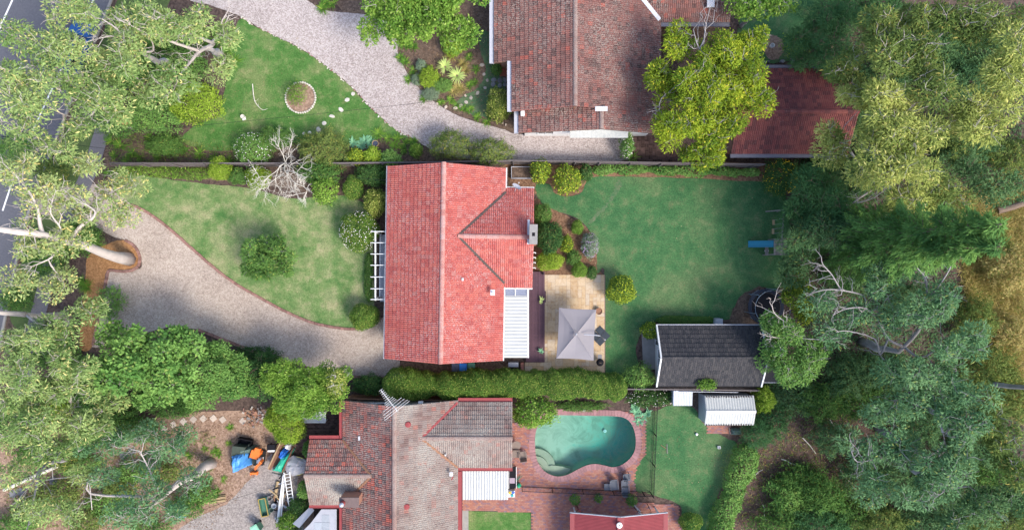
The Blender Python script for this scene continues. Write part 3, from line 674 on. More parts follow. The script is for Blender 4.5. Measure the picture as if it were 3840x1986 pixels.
# ring of white stones round the bed in the lawn
c0 = W(1128, 367); ring = empty('stone_ring', c0, 'ring of whitewashed stones round a small bed in the lawn', 'garden bed')
nst = 40; rm = M_(56)
for i in range(nst):
    a = i*2*math.pi/nst; x, y = c0[0]+rm*math.cos(a), c0[1]+rm*1.02*math.sin(a)
    inst('stone', stone('rock_white', i % 4), (x, y, .02), ring, rnd.uniform(0, 6), (.085*rnd.uniform(.8, 1.2), .085, .13))
a = np.linspace(0, 2*math.pi, 25)[:-1]
add('soil', [(c0[0]+rm*.96*math.cos(t), c0[1]+rm*.96*math.sin(t), .026) for t in a], [list(range(24))], MT['soil_pink'], ring)
se = empty('stone_edging', W(1230, 253), 'broken line of small stones where the upper lawn meets the pale gravel', 'edging')
el = smooth_poly([(905,62),(965,103),(1120,179),(1230,253),(1320,329),(1400,413),(1480,483),(1535,513)], 14, False)
for i, (x, y) in enumerate(el):
    if rnd.random() < .8: inst('stone', stone(rnd.choice(['rock', 'paver', 'edge_brick', 'rock_white']), i % 4), W(x+rnd.gauss(0, 2), y+rnd.gauss(0, 2), .012), se, rnd.uniform(0, 6), (rnd.uniform(.05, .12), rnd.uniform(.04, .07), .06))
for i, (x, y, r) in enumerate([(2864,235,9),(2880,233,5),(2932,233,11),(2970,230,12),(3008,238,9)]):
    tag(inst('garden_rock', stone('rock_dark', i % 4), W(x, y, .01), None, i*1.7, (M_(r), M_(r*.7), .25)), 'dark boulder along the upper gutter of the maroon garage', 'rock', 'boulders behind the garage')
# ------------------------------------------------------------------ buildings
def tile_geo(w_, l, flat=False):
    """one clay tile: two rolls across, thick lower lip"""
    if flat: xs = np.array([0, .04, .5, .96, 1])*w_; zs = np.array([.0, .012, .012, .012, .0])
    else:
        xs = np.array([0, .08, .2, .32, .5, .58, .7, .82, 1.0])*w_; zs = np.array([.0, .028, .034, .028, .0, .028, .034, .028, .0])
    n = len(xs); V = []; lo = .048
    for y, dz in ((0, lo), (l, .002)):
        V += [(x, y, z+dz) for x, z in zip(xs, zs)]
    V += [(x, 0, -.004) for x in xs]
    F = [(i, i+1, n+i+1, n+i) for i in range(n-1)]+[(2*n+i, 2*n+i+1, i+1, i) for i in range(n-1)]
    return np.array(V), F
class Slope:
    def __init__(s, O, u, v, Lg, Rg):
        s.O = np.array(O, float); s.u = nrm(np.array(u, float)); s.v = nrm(np.array(v, float)); s.n = np.cross(s.u, s.v); s.L = Lg; s.R = Rg
    def pt(s, a, b, h=0): return s.O+s.u*a+s.v*b+s.n*h
def ns_roof(xl, xr, xg, y0, y1, zl, zr, zg):
    """two slopes of a gable whose ridge runs north-south: left eave xl at zl, ridge xg at zg, right eave xr at zr"""
    a = Slope((xl, y1, zl), (0, -1, 0), (xg-xl, 0, zg-zl), y1-y0, math.hypot(xg-xl, zg-zl))
    b = Slope((xr, y0, zr), (0, 1, 0), (xg-xr, 0, zg-zr), y1-y0, math.hypot(xg-xr, zg-zr))
    return [a, b]
def ew_roof(x0, x1, yb, yt, yg, zb, zt, zg):
    a = Slope((x0, yb, zb), (1, 0, 0), (0, yg-yb, zg-zb), x1-x0, math.hypot(yg-yb, zg-zb))
    b = Slope((x1, yt, zt), (-1, 0, 0), (0, yg-yt, zg-zt), x1-x0, math.hypot(yg-yt, zg-zt))
    return [a, b]
def zplane(sl, x, y):
    """height of a slope's plane at x,y"""
    return sl.O[2]-(sl.n[0]*(x-sl.O[0])+sl.n[1]*(y-sl.O[1]))/sl.n[2]
def roof(house, slopes, mat, tw=.30, tg=.345, ind=300, flat=False, deck='lead', near=(0, 0)):
    """slopes: list of (Slope, keep(x,y,z)->bool, mat or None)"""
    g = G()
    for sl, keep, m in slopes:
        c = [sl.pt(0, 0, -.02), sl.pt(sl.L, 0, -.02), sl.pt(sl.L, sl.R, -.02), sl.pt(0, sl.R, -.02)]
        d = [p-sl.n*.1 for p in c]
        g.raw(c+d, [(0,1,2,3),(7,6,5,4),(0,4,5,1),(1,5,6,2),(2,6,7,3),(3,7,4,0)])
    ro = g.build('roof', MT[deck], house)
    spots = []
    for sl, keep, m in slopes:
        nc = max(1, int(round(sl.R/tg))); gg = sl.R/nc; nn = max(1, int(round(sl.L/tw))); ww = sl.L/nn
        for j in range(nc):
            for i in range(nn):
                p = sl.pt((i+.5)*ww, (j+.5)*gg)
                if keep is None or keep(*p): spots.append((sl, i*ww, j*gg, ww, gg, m or mat))
    spots.sort(key=lambda s: np.linalg.norm(s[0].pt(s[1], s[2])[:2]-np.array(near)))
    cache = {}
    for k, (sl, a, b, ww, gg, m) in enumerate(spots[:ind]):
        key = (id(sl), m)
        if key not in cache:
            V, F = tile_geo(ww-.004, gg+.03, flat); me = mesh_np('roof_tile', V, F); me.materials.append(MT[m]); cache[key] = me
        p = sl.pt(a, b, .0)+sl.n*rnd.uniform(0, .006)
        t = rnd.gauss(0, .006); u = sl.u*math.cos(t)+sl.v*math.sin(t); v = np.cross(sl.n, u)
        M4 = Matrix(((u[0], v[0], sl.n[0], p[0]), (u[1], v[1], sl.n[1], p[1]), (u[2], v[2], sl.n[2], p[2]), (0, 0, 0, 1)))
        inst('roof_tile', cache[key], None, ro, mat4=M4)
    by = {}
    for s in spots[ind:]: by.setdefault(s[5], []).append(s)
    for m, ls in by.items():
        g = G()
        for sl, a, b, ww, gg, _ in ls:
            V, F = tile_geo(ww-.004, gg+.03, flat); p = sl.pt(a, b)+sl.n*rnd.uniform(0, .006)
            t = rnd.gauss(0, .006); u = sl.u*math.cos(t)+sl.v*math.sin(t); v = np.cross(sl.n, u)
            g.raw(p+V[:, :1]*u+V[:, 1:2]*v+V[:, 2:]*sl.n, F)
        g.build('roof_tile', MT[m], ro, kind='stuff')
    return ro
def ridge(ro, a, b, mat, w_=.36, pitch=.42, slope=.45):
    a = np.array(a, float); b = np.array(b, float); d = b-a; Lg = np.linalg.norm(d); d /= Lg; s_ = nrm(np.cross(d, UP)); u = np.cross(s_, d)
    n = max(1, int(round(Lg/pitch))); p_ = Lg/n
    prof = [(-.5, -.5*slope*w_+.0), (-.36, .02), (-.15, .055), (.15, .055), (.36, .02), (.5, -.5*slope*w_)]
    V = []
    for k, lift in ((0, .018), (p_+.03, .0)):
        V += [d*k+s_*x*w_+u*(z+lift+.045) for x, z in prof]
    F = [(i+1, i, 6+i, 6+i+1) for i in range(5)]+[(0, 1, 2, 3, 4, 5), (11, 10, 9, 8, 7, 6)]
    me = mesh_np('ridge_cap', np.array(V), F); me.materials.append(MT[mat])
    for k in range(n): inst('ridge_cap', me, a+d*k*p_+UP*rnd.uniform(0, .008), ro)
def flash(ro, a, b, wd=.2, mat='lead', lift=.10):
    a = np.array(a, float)+UP*lift; b = np.array(b, float)+UP*lift
    G().bar(a, b, wd, .03).build('valley_flashing', MT[mat], ro)
def gutter(house, a, b, wd, ht, mat, name='gutter'):
    """open trough along an eave; a->b is its inner edge at the top, trough lies to the right of a->b"""
    a = np.array(a, float); b = np.array(b, float); d = nrm(b-a); o = np.cross(d, UP); t = .02
    if wd < 0: o = -o; wd = -wd
    g = G(); m = o*wd
    g.bar(a+o*t/2-UP*ht/2, b+o*t/2-UP*ht/2, t, ht); g.bar(a+m-o*t/2-UP*ht/2, b+m-o*t/2-UP*ht/2, t, ht)
    g.bar(a+o*wd/2-UP*(ht*.35), b+o*wd/2-UP*(ht*.35), wd-2*t, .02)
    g.bar(a-d*.01+m*.02-UP*ht/2, a-d*.01+m*.98-UP*ht/2, .02, ht); g.bar(b+d*.01+m*.02-UP*ht/2, b+d*.01+m*.98-UP*ht/2, .02, ht)
    return g.build(name, MT[mat], house)
def barge(house, a, b, mat, wd=.05, ht=.2, name='barge_board'):
    return G().bar(np.array(a)-UP*.02, np.array(b)-UP*.02, wd, ht).build(name, MT[mat], house)
def gable_wall(house, axis, lo, hi, a0, a1, ag, z0l, z0r, zg, mat, drop=.16, name='wall'):
    """solid of pentagon section. axis 'y': section in xz between y lo..hi; axis 'x': section in yz between x lo..hi"""
    sec = [(a0, -.1), (a1, -.1), (a1, z0r-drop), (ag, zg-drop), (a0, z0l-drop)]
    V = []
    for t in (lo, hi): V += [((p, t, z) if axis == 'y' else (t, p, z)) for p, z in sec]
    F = [(0,1,2,3,4), (9,8,7,6,5)]+[(i, 5+i, 5+(i+1) % 5, (i+1) % 5) for i in range(5)]
    if axis == 'x': F = [f[::-1] for f in F]
    return add(name, V, F, MT[mat], house)
MT['glass'] = plain('window_glass', (.04,.05,.06), .08, .6, .2, 1)
def window(house, c, wd, ht, normal):
    """frame with bars and a pane on a wall; normal (nx,ny)"""
    c = np.array(c, float); nn = np.array([normal[0], normal[1], 0.0]); t = np.cross(UP, nn)
    g = G(); f = .06
    for s in (-1, 1):
        g.bar(c+t*s*wd/2-UP*ht/2, c+t*s*wd/2+UP*ht/2, f, f, up=nn); g.bar(c-t*wd/2+UP*s*ht/2, c+t*wd/2+UP*s*ht/2, f, f, up=nn)
    g.bar(c-UP*ht/2, c+UP*ht/2, .04, .05, up=nn)
    fr = g.build('window', MT['white'], house)
    G().bar(c-t*wd/2-nn*.02, c+t*wd/2-nn*.02, .02, ht-.02, up=(0, 0, 1)).build('pane', MT['glass'], fr)
def corrugated(name, O, u, v, Lu, Lv, pitch, amp, mat, parent, th=.01, **k):
    """sheet with ribs running along v"""
    O = np.array(O, float); u = nrm(np.array(u, float)); v = nrm(np.array(v, float)); n = np.cross(u, v)
    m = int(Lu/pitch); xs = np.linspace(0, Lu, m*4+1); zs = amp*np.array([0, .5, 1, .5]*m+[0])
    top = [[O+u*x+v*y+n*z for x, z in zip(xs, zs)] for y in (0, Lv)]
    V = np.array(top[0]+top[1]); K = len(xs); V = np.vstack([V, V-n*th])
    F = [(i, i+1, K+i+1, K+i) for i in range(K-1)]+[(2*K+i+1, 2*K+i, 3*K+i, 3*K+i+1) for i in range(K-1)]
    F += [(i+1, i, 2*K+i, 2*K+i+1) for i in range(K-1)]+[(K+i, K+i+1, 3*K+i+1, 3*K+i) for i in range(K-1)]
    F += [(0, K, 3*K, 2*K), (2*K-1, K-1, 3*K-1, 4*K-1)]
    return add(name, V, F, mat, parent, **k)

# ============ main house, red tiles
hs = empty('red_roof_house', (-5, 0, 0), 'house with bright red terracotta tile roof between two lawns', 'house')
xl, xr, xg, y0, y1, ze, zg = -9.46, -.60, -5.03, -7.12, 7.37, 2.9, 5.1
msl = ns_roof(xl, xr, xg, y0, y1, ze, ze, zg); ms = (zg-ze)/(xg-xl)
wy0, wy1, wyg, wze, wzg, wx1 = -1.62, 5.88, 2.13, 2.72, 4.57, 1.56
wsl = ew_roof(-3.9, wx1, wy0, wy1, wyg, wze, wze, wzg)
up_main = lambda x, y, z: z > zplane(msl[1], x, y)-.02
up_wing = lambda x, y, z: z > min(zplane(wsl[0], x, y), zplane(wsl[1], x, y))-.03 or y < wy0 or y > wy1
ro = roof(hs, [(msl[0], None, None), (msl[1], up_wing, None), (wsl[0], up_main, None), (wsl[1], up_main, None)], 'tile_red')
ridge(ro, (xg, y0, zg), (xg, y1, zg), 'ridge_red')
xa = xg+(zg-wzg)/ms
ridge(ro, (xa, wyg, wzg), (wx1, wyg, wzg), 'ridge_red')
xe = min(xg+(zg-wze)/ms, -.6)
vy = (wzg-ze)/((wzg-wze)/(wy1-wyg))
for sg in (-1, 1): flash(ro, (xa, wyg, wzg), (xr+.05, wyg+sg*vy*1.01, ze), .16)
gutter(hs, (xl, y0, ze-.02), (xl, y1, ze-.02), -.13, .11, 'gutter_grey'); gutter(hs, (xr, y0, ze-.02), (xr, wy0, ze-.02), .12, .11, 'white'); gutter(hs, (xr, wy1, ze-.02), (xr, y1, ze-.02), .12, .11, 'white')
gutter(hs, (xe, wy0, wze-.02), (wx1, wy0, wze-.02), .12, .11, 'white'); gutter(hs, (wx1, wy1, wze-.02), (xe+.15, wy1, wze-.02), .12, .11, 'white')
for y in (y0+.03, y1-.03):
    barge(hs, (xl, y, ze-.06), (xg, y, zg-.06), 'timber_brown', .05, .18); barge(hs, (xg, y, zg-.06), (xr, y, ze-.06), 'timber_brown', .05, .18)
for a in (wy0, wy1): barge(hs, (wx1-.03, a, wze-.06), (wx1-.03, wyg, wzg-.06), 'cream', .05, .18)
gable_wall(hs, 'y', y0+.45, y1-.45, xl+.55, xr-.55, xg, ze+.27, ze+.27, zg, 'brickwall')
gable_wall(hs, 'x', -3, wx1-.4, wy0+.5, wy1-.5, wyg, wze+.2, wze+.2, wzg, 'brickwall')
window(hs, (-.7, 6.4, 1.7), .9, 1.2, (1, 0)); window(hs, (.2, 5.42, 1.7), 1.2, 1.1, (0, 1)); window(hs, (-8.95, 4.5, 1.6), 1.8, 1.3, (-1, 0)); window(hs, (-8.95, -5.2, 1.6), 1.8, 1.3, (-1, 0))
# chimney
g = G(); cx, cy = 1.50, 2.30
g.box((cx, cy, 2.6), (.55, 1.38, 5.3)); ch = g.build('chimney', MT['brickwall'], hs)
g = G(); g.box((cx, cy-.42, 5.31), (.58, .58, .12)); g.box((cx, cy+.42, 5.31), (.58, .58, .12)); g.box((cx-.2, cy, 5.31), (.18, .28, .12)); g.box((cx+.2, cy, 5.31), (.18, .28, .12)); g.build('chimney_cap', MT['concrete'], ch)
G().box((cx, cy, 5.30), (.2, .26, .05)).build('flue', MT['black'], ch)
G().box((cx-.34, cy+.2, 4.60), (.16, 1.8, .03)).build('apron_flashing', MT['lead_pale'], ch)
for y in (1.05, .68, .30, -.1): G().tube([(1.45, y, 2.75), (1.75, y, 2.72), (1.78, y-.06, 2.66)], [.03, .035, .03], 8).build('wall_lamp', MT['white'], hs)
# roof vent and flashing bits
g = G().box(W(1849, 1093, 4.0), (.34, .42, .05)); g.tube([W(1849, 1093, 4.0), W(1849, 1093, 4.0)+UP*.18], .06, 8); g.build('roof_vent', MT['lead_pale'], hs)
G().box(W(1736, 1046, 4.55), (.15, .2, .06)).build('patched_tile', MT['lead_pale'], hs)
# satellite dish
p = W(1936, 702, 3.35)
ds = empty('satellite_dish', (p[0], p[1], 3.05), 'grey oval satellite dish on the roof corner by the raised bed', 'satellite dish')
g = G(); ax = nrm(np.array([.45, .75, .65])); e1 = nrm(np.cross(ax, UP)); e2 = np.cross(e1, ax)
V = [p+e1*rr*.36*math.cos(t)+e2*rr*.30*math.sin(t)+ax*(.10*rr*rr) for rr in (.02, .5, 1.0) for t in np.arange(16)*math.pi/8]
V2 = [v-ax*.015 for v in V]
F = [(i*16+j, i*16+(j+1) % 16, (i+1)*16+(j+1) % 16, (i+1)*16+j) for i in range(2) for j in range(16)]
g.raw(V, F); g.raw(V2, [f[::-1] for f in F]); g.build('dish', MT['gutter_grey'], ds, smooth=True)
G().tube([p-ax*.02, p-ax*.12, np.array([p[0]-.1, p[1]-.25, 3.0])], .022, 6).build('mount', MT['grey'], ds)
G().tube([p-e2*.28, p-e2*.2+ax*.32], .012, 5).build('feed_arm', MT['grey'], ds)
G().box(p-e2*.2+ax*.34, (.06, .06, .09)).build('feed_horn', MT['white'], ds)
# patio cover with clear strip and steel posts
pc = empty('patio_cover', (.0, -4.5, 0), 'white ribbed patio cover with a clear strip beside the red roof', 'patio cover')
a = W(1889, 1340, 2.6); b = W(1978, 1108, 2.6)
corrugated('roof_sheet', (a[0], a[1], 2.62), (0, 1, 0), (-1, 0, 0), b[1]-a[1], b[0]-a[0], .26, .055, MT['white_sheet'], pc).location.x += b[0]-a[0]
c1 = W(1978, 1077, 2.6)
n = N('clear_sheet'); n.fin((.30,.33,.42), .2, .5); n.b.inputs['Transmission Weight'].default_value = .35; MT['clear'] = n.m
corrugated('clear_sheet', (b[0], b[1]+.02, 2.62), (0, 1, 0), (-1, 0, 0), c1[1]-b[1], b[0]-a[0], .14, .025, MT['clear'], pc)
g = G(); zt = 2.68
for x in (a[0], (a[0]+b[0])/2-.02, b[0]): g.bar((x, b[1], zt), (x, c1[1], zt), .07, .05)
g.bar((a[0]-.04, c1[1]+.01, zt-.02), (b[0]+.04, c1[1]+.01, zt-.02), .07, .06); g.build('rafter', MT['white'], pc)
gutter(pc, (b[0]+.01, a[1], 2.6), (b[0]+.01, c1[1], 2.6), .10, .1, 'white')
for y in (a[1]+.3, -4.6, c1[1]-.4): G().box((b[0]-.1, y, 1.28), (.08, .08, 2.6)).build('post', MT['white'], pc)
# deck
x0, x1 = W(1972, 0, .35)[0], W(2043, 0, .35)[0]; y0d, y1d = W(0, 1357, .35)[1], W(0, 1018, .35)[1]
dk = empty('timber_deck', ((x0+x1)/2, (y0d+y1d)/2, 0), 'purple-brown timber deck between the patio cover and the sandstone patio', 'deck')
nb = 13; bw = (x1-x0)/nb
for i in range(nb): G().box((x0+(i+.5)*bw, (y0d+y1d)/2, .335), (bw-.012, y1d-y0d, .03)).build('board', MT['deck'], dk)
g = G()
for y in np.linspace(y0d+.1, y1d-.1, 8): g.box(((x0+x1)/2, y, .16), (x1-x0-.04, .06, .31))
g.build('joist', MT['timber_brown'], dk)
G().box((W(2035,1112,.2)[0], W(0,1112,.2)[1], .1), (.5, .9, .2)).build('step', MT['deck'], dk)
# front pergola
pg = empty('white_pergola', W(1415, 995), 'white timber pergola over the front verandah of the red roofed house', 'pergola')
for y in (868, 910, 952, 994, 1038, 1082, 1122): G().bar(W(1390, y, 2.55), W(1450, y, 2.55), .05, .14).build('rafter', MT['white'], pg)
for x, z in ((1408, 2.42),): G().bar(W(x, 864, z), W(x, 1126, z), .09, .12).build('beam', MT['white'], pg)
G().bar(W(1426, 872, .75), W(1424, 1116, .75), .07, .07).build('handrail', MT['white'], pg)
for y in (872, 994, 1118):
    p = W(1408, y, 2.4); G().box((p[0], p[1], 1.2), (.09, .09, 2.4)).build('post', MT['white'], pg); 
for y in (874, 1114):
    p = W(1425, y, .75); G().box((p[0], p[1], .37), (.07, .07, .75)).build('post', MT['white'], pg)
vx0, vx1 = W(1427, 0)[0], -8.92
vr = empty('front_verandah', ((vx0+vx1)/2, 0, 0), 'grey verandah floor with steps under the white pergola', 'verandah')
G().box(((vx0+vx1)/2, W(0,1005)[1], .12), (vx1-vx0, 5.3, .24)).build('floor', MT['grey'], vr)
for k, z in enumerate((.16, .08)): G().box(((vx0+vx1)/2+.1, W(0,1135+k*12)[1], z/2), (.55, .3, z)).build('step', MT['concrete'], vr)

# ============ house to the north, weathered tiles
hn = empty('weathered_tile_house', (5, 14, 0), 'house with wide weathered brown tile roof and pale grey gutters beside the gravel drive', 'house')
sN = .36; rx, rz = 4.577, 4.83
xL1, xL2, xR = -1.35, -.02, 11.3
yA, yB, yC = 11.5, W(0, 232, 3)[1], 24.0
s1 = Slope((xL1, yC, rz-(rx-xL1)*sN), (0, -1, 0), (1, 0, sN), yC-yB, (rx-xL1)*math.hypot(1, sN))
s2 = Slope((xL2, yB, rz-(rx-xL2)*sN), (0, -1, 0), (1, 0, sN), yB-yA, (rx-xL2)*math.hypot(1, sN))
s3 = Slope((xR, yA, rz-(xR-rx)*sN), (0, 1, 0), (-1, 0, sN), yC-yA, (xR-rx)*math.hypot(1, sN))
gx, gz = 6.58, rz-(6.58-rx)*sN; yF = 9.97
sF = gz and (gz-2.7)/(gx-.5)
s4 = Slope((.5, yA+.25, 2.7), (0, -1, 0), (1, 0, sF), yA+.25-yF, (gx-.5)*math.hypot(1, sF))
s5 = Slope((xR, yF, rz-(xR-rx)*sN), (0, 1, 0), (-1, 0, sN), yA-yF, (xR-gx)*math.hypot(1, sN))
# wing to the north-east with its eave facing south
ye, yr = W(0, 84, 2.4)[1], 22.2
s6 = Slope((8.2, ye, 2.4), (1, 0, 0), (0, 1, sN), W(2740,0,2.6)[0]-8.2, (yr-ye)*math.hypot(1, sN))
k3 = lambda x, y, z: z > zplane(s6, x, y)-.03 or x < 8.2
k6 = lambda x, y, z: z > zplane(s3, x, y)-.02
ro = roof(hn, [(s1, None, None), (s2, None, None), (s3, k3, None), (s4, None, None), (s5, None, None), (s6, k6, 'tile_old')], 'tile_old', near=(5, 9))
ridge(ro, (rx, yA, rz), (rx, yC, rz), 'ridge_grey'); ridge(ro, (gx, yF, gz), (gx, yA+.1, gz), 'ridge_grey')
vx = xR-.05; v0 = (rx+(rz-2.4-(yr-ye)*sN)/sN, yr)
ya = lambda x: ye+(rz-(x-rx)*sN-2.4)/sN
flash(ro, (8.3, ya(8.3), zplane(s3, 8.3, 0)), (xR-.1, ya(xR-.1), zplane(s3, xR-.1, 0)), .3, 'lead_pale', .13)
gutter(hn, (xL1, yB, s1.O[2]-.02), (xL1, yC, s1.O[2]-.02), -.36, .12, 'gutter_grey'); gutter(hn, (xL2, yA, s2.O[2]-.02), (xL2, yB, s2.O[2]-.02), -.34, .12, 'gutter_grey')
gutter(hn, (.5, yF, 2.68), (.5, yA+.25, 2.68), -.34, .12, 'gutter_grey'); gutter(hn, (11.3, ye, 2.38), (s6.O[0]+s6.L, ye, 2.38), .3, .12, 'gutter_dark')
G().box(W(2255, 408, 4.35), (.9, .35, .05)).build('apron_flashing', MT['lead_pale'], hn)
G().box((rx, yA-.03, rz-.42), (.14, .04, .3)).build('gable_vent', MT['timber_brown'], hn)
barge(hn, (xL2, yA+.03, s2.O[2]-.06), (rx, yA+.03, rz-.06), 'tile_red', .05, .2); barge(hn, (rx, yA+.03, rz-.06), (gx, yA+.03, gz-.06), 'tile_red', .05, .2)
barge(hn, (.5, yF+.03, 2.64), (gx, yF+.03, gz-.06), 'timber_brown', .05, .2); barge(hn, (gx, yF+.03, gz-.06), (xR, yF+.03, s5.O[2]-.06), 'timber_brown', .05, .2); barge(hn, (xL1, yB+.03, s1.O[2]-.06), (xL2, yB+.03, s2.O[2]-.06), 'timber_brown', .05, .2)
gable_wall(hn, 'y', yA+.4, yC, xL2+.5, xR-.6, rx, s2.O[2]+.18, s3.O[2]+.2, rz, 'brickwall')
gable_wall(hn, 'y', yB+.4, yC-.1, xL1+.5, rx-.1, rx-.4, s1.O[2]+.18, rz-.1, rz-.15, 'brickwall')
gable_wall(hn, 'y', yF+.3, yA+.5, 1.0, xR-.65, gx, 2.8, s5.O[2]+.2, gz-.02, 'white')
gable_wall(hn, 'x', 9, s6.O[0]+s6.L-.4, ye+.5, yr, yr-.05, 2.55, 3.6, 3.7, 'brickwall')
window(hn, (2.6, yF+.27, 1.5), 1.2, 1.1, (0, -1))
g = G().box(W(1960, 425, 3.1), (.28, .4, .3)); g.build('roof_box', MT['white'], hn)
aw = empty('white_awning', (6.6, 10.0, 0), 'bright white ribbed awning on the gable above the gravel', 'awning')
a = W(2137, 517, 2.35); b = W(2355, 517, 2.35)
corrugated('sheet', (a[0], a[1], 2.35), (1, 0, 0), (0, 1, .10), b[0]-a[0], .9, .1, .02, MT['white_sheet'], aw)
for x in (a[0]+.1, (a[0]+b[0])/2, b[0]-.1): G().bar((x, a[1]+.12, 2.31), (x, 10.28, 2.05), .04, .05).build('bracket', MT['white'], aw)
g = G().box(W(2665, 8, 3.1), (.55, .8, .12)); g.build('skylight', MT['lead_pale'], hn)
p = W(2105, 495, 2.2); G().tube([(p[0], p[1]+.35, 2.6), (p[0], p[1]+.1, 2.4), (p[0]-.05, p[1], 2.2)], .05, 8).build('downpipe', MT['white'], hn)

# ============ garage north-east
ga = empty('tiled_garage', (21, 11.6, 0), 'garage with dark maroon tile roof and grey gutters among the trees', 'garage')
x0, x1 = 16.65, 25.55; yb, yt, yg = W(0, 576, 2.4)[1], W(0, 258, 2.4)[1], 11.3
sl = ew_roof(x0, x1, yb, yt, yg, 2.4, 2.4, 4.0)
ro = roof(ga, [(sl[0], None, None), (sl[1], None, None)], 'tile_dark', near=(17, 9))
ridge(ro, (x0, yg, 4.0), (x1, yg, 4.0), 'tile_dark')
gutter(ga, (x0, yb, 2.38), (x1, yb, 2.38), .3, .12, 'gutter_dark'); gutter(ga, (x1, yt, 2.38), (x0, yt, 2.38), .3, .12, 'gutter_dark')
gable_wall(ga, 'x', x0+.3, x1-.3, yb+.4, yt-.4, yg, 2.5, 2.5, 4.0, 'brickwall')
for x in (x0+.03, x1-.03):
    barge(ga, (x, yb, 2.36), (x, yg, 3.96), 'timber_brown', .05, .18); barge(ga, (x, yt, 2.36), (x, yg, 3.96), 'timber_brown', .05, .18)

# ============ dark roofed studio shed
sh = empty('dark_roof_studio', (15, -6.9, 0), 'garden studio with charcoal tile roof and white barge boards', 'shed')
x0, x1, yb, yt, yg = 11.08, 18.98, -9.2, -4.63, -6.85
sl = ew_roof(x0, x1, yb, yt, yg, 2.2, 2.2, 3.7)
ro = roof(sh, [(sl[0], None, None), (sl[1], None, None)], 'tile_slate', .16, .40, ind=300, flat=True, near=(11, -7))
ridge(ro, (x0, yg, 3.68), (x1, yg, 3.68), 'tile_slate', .22, .4)
for x, d in ((x0-.04, .1), (x1+.04, .1)):
    barge(sh, (x, yb-.05, 2.24), (x, yg, 3.76), 'white', d, .2); barge(sh, (x, yt+.05, 2.24), (x, yg, 3.76), 'white', d, .2)
gable_wall(sh, 'x', x0+.35, x1-.35, yb+.25, yt-.25, yg, 2.35, 2.35, 3.7, 'white')
window(sh, (x0+.31, -7.2, 1.75), 1.4, 1.2, (-1, 0)); window(sh, (x0+.31, -5.9, 1.2), .8, 2.0, (-1, 0))
G().bar((x0, yt+.06, 2.16), (x1, yt+.06, 2.16), .09, .1).build('gutter', MT['gutter_grey'], sh); G().bar((x0, yb-.06, 2.16), (x1, yb-.06, 2.16), .09, .1).build('gutter', MT['black'], sh)
p = W(2697, 1209, 1.0); G().box((p[0], p[1], .5), (.58, .6, 1.0)).build('meter_box', MT['grey'], sh)

p0, p1 = W(2858, 1432, 1.6), W(2932, 1372, 1.6)
G().box(((p0[0]+p1[0])/2, (p0[1]+p1[1])/2, 1.56), (p1[0]-p0[0], p1[1]-p0[1], .06)).build('lean_to_roof', MT['tile_slate'], sh); G().bar((p0[0], p0[1]-.03, 1.57), (p1[0], p0[1]-.03, 1.57), .05, .1).build('lean_to_fascia', MT['gutter_grey'], sh)
for x in (p0[0]+.3, p1[0]-.06):
    for y in (p0[1]+.06, p1[1]-.06): G().box((x, y, .76), (.08, .08, 1.54)).build('lean_to_post', MT['white'], sh)
# ============ white metal shed and small lean-to
ws = empty('white_metal_shed', (16.7, -11.2, 0), 'white ribbed metal garden shed with rusty roof edges', 'shed')
x0, x1, yb, yt, yg = 14.8, 18.58, -12.28, -10.02, -11.15
for (yo, sgn) in ((yb, 1), (yt, -1)):
    vv = np.array((0, (yg-yo), .45)); corrugated('roof_sheet', (x0 if sgn > 0 else x1, yo, 1.92), (sgn, 0, 0), vv, x1-x0, np.linalg.norm(vv)-.03, .19, .03, None or MT['white_sheet'], ws)
G().bar((x0, yg, 2.42), (x1, yg, 2.42), .18, .03).build('ridge_cap', MT['white'], ws)
gable_wall(ws, 'x', x0+.08, x1-.08, yb+.08, yt-.08, yg, 1.95, 1.95, 2.4, 'grey_sheet', .07)
n_rib = G()
for y in np.arange(yb+.2, yt-.1, .16): n_rib.box((x0+.07, y, .92), (.03, .05, 1.82))
n_rib.build('wall_ribs', MT['grey_sheet'], ws)
MT['rust'] = plain('rust_mould', (.06,.045,.045), .95, .1, .4, 8, .3)
g = G()
for i in range(19):
    x = x0+.14+i*.19
    g.raw([(x-.06, yt, 1.975), (x+.05, yt, 1.975), (x+.05, yt-.05-rnd.uniform(.02, .14), 2.03), (x-.06, yt-.05-rnd.uniform(.02, .14), 2.03)][::-1], [(0, 1, 2, 3)])
    l = .06+rnd.uniform(0, .05); g.raw([(x-.05, yb, 1.965), (x+.04, yb, 1.965), (x+.04, yb+l, 1.97+l*.45), (x-.05, yb+l, 1.97+l*.45)], [(0, 1, 2, 3)])
g.build('leaf_debris', MT['rust'], ws, kind='stuff')
ls_ = empty('lean_to_shed', (13.1, -10.3, 0), 'small low shed with blue-grey ribbed roof against the fence', 'shed')
a = W(2524, 1520, 1.55); b = W(2597, 1464, 1.65)
corrugated('roof_sheet', (a[0], a[1], 1.55), (1, 0, 0), (0, b[1]-a[1], .1), b[0]-a[0], abs(b[1]-a[1]), .12, .025, MT['grey_sheet'], ls_)
G().box(((a[0]+b[0])/2, (a[1]+b[1])/2, .76), (b[0]-a[0]-.1, b[1]-a[1]-.1, 1.55)).build('wall', MT['grey_sheet'], ls_)

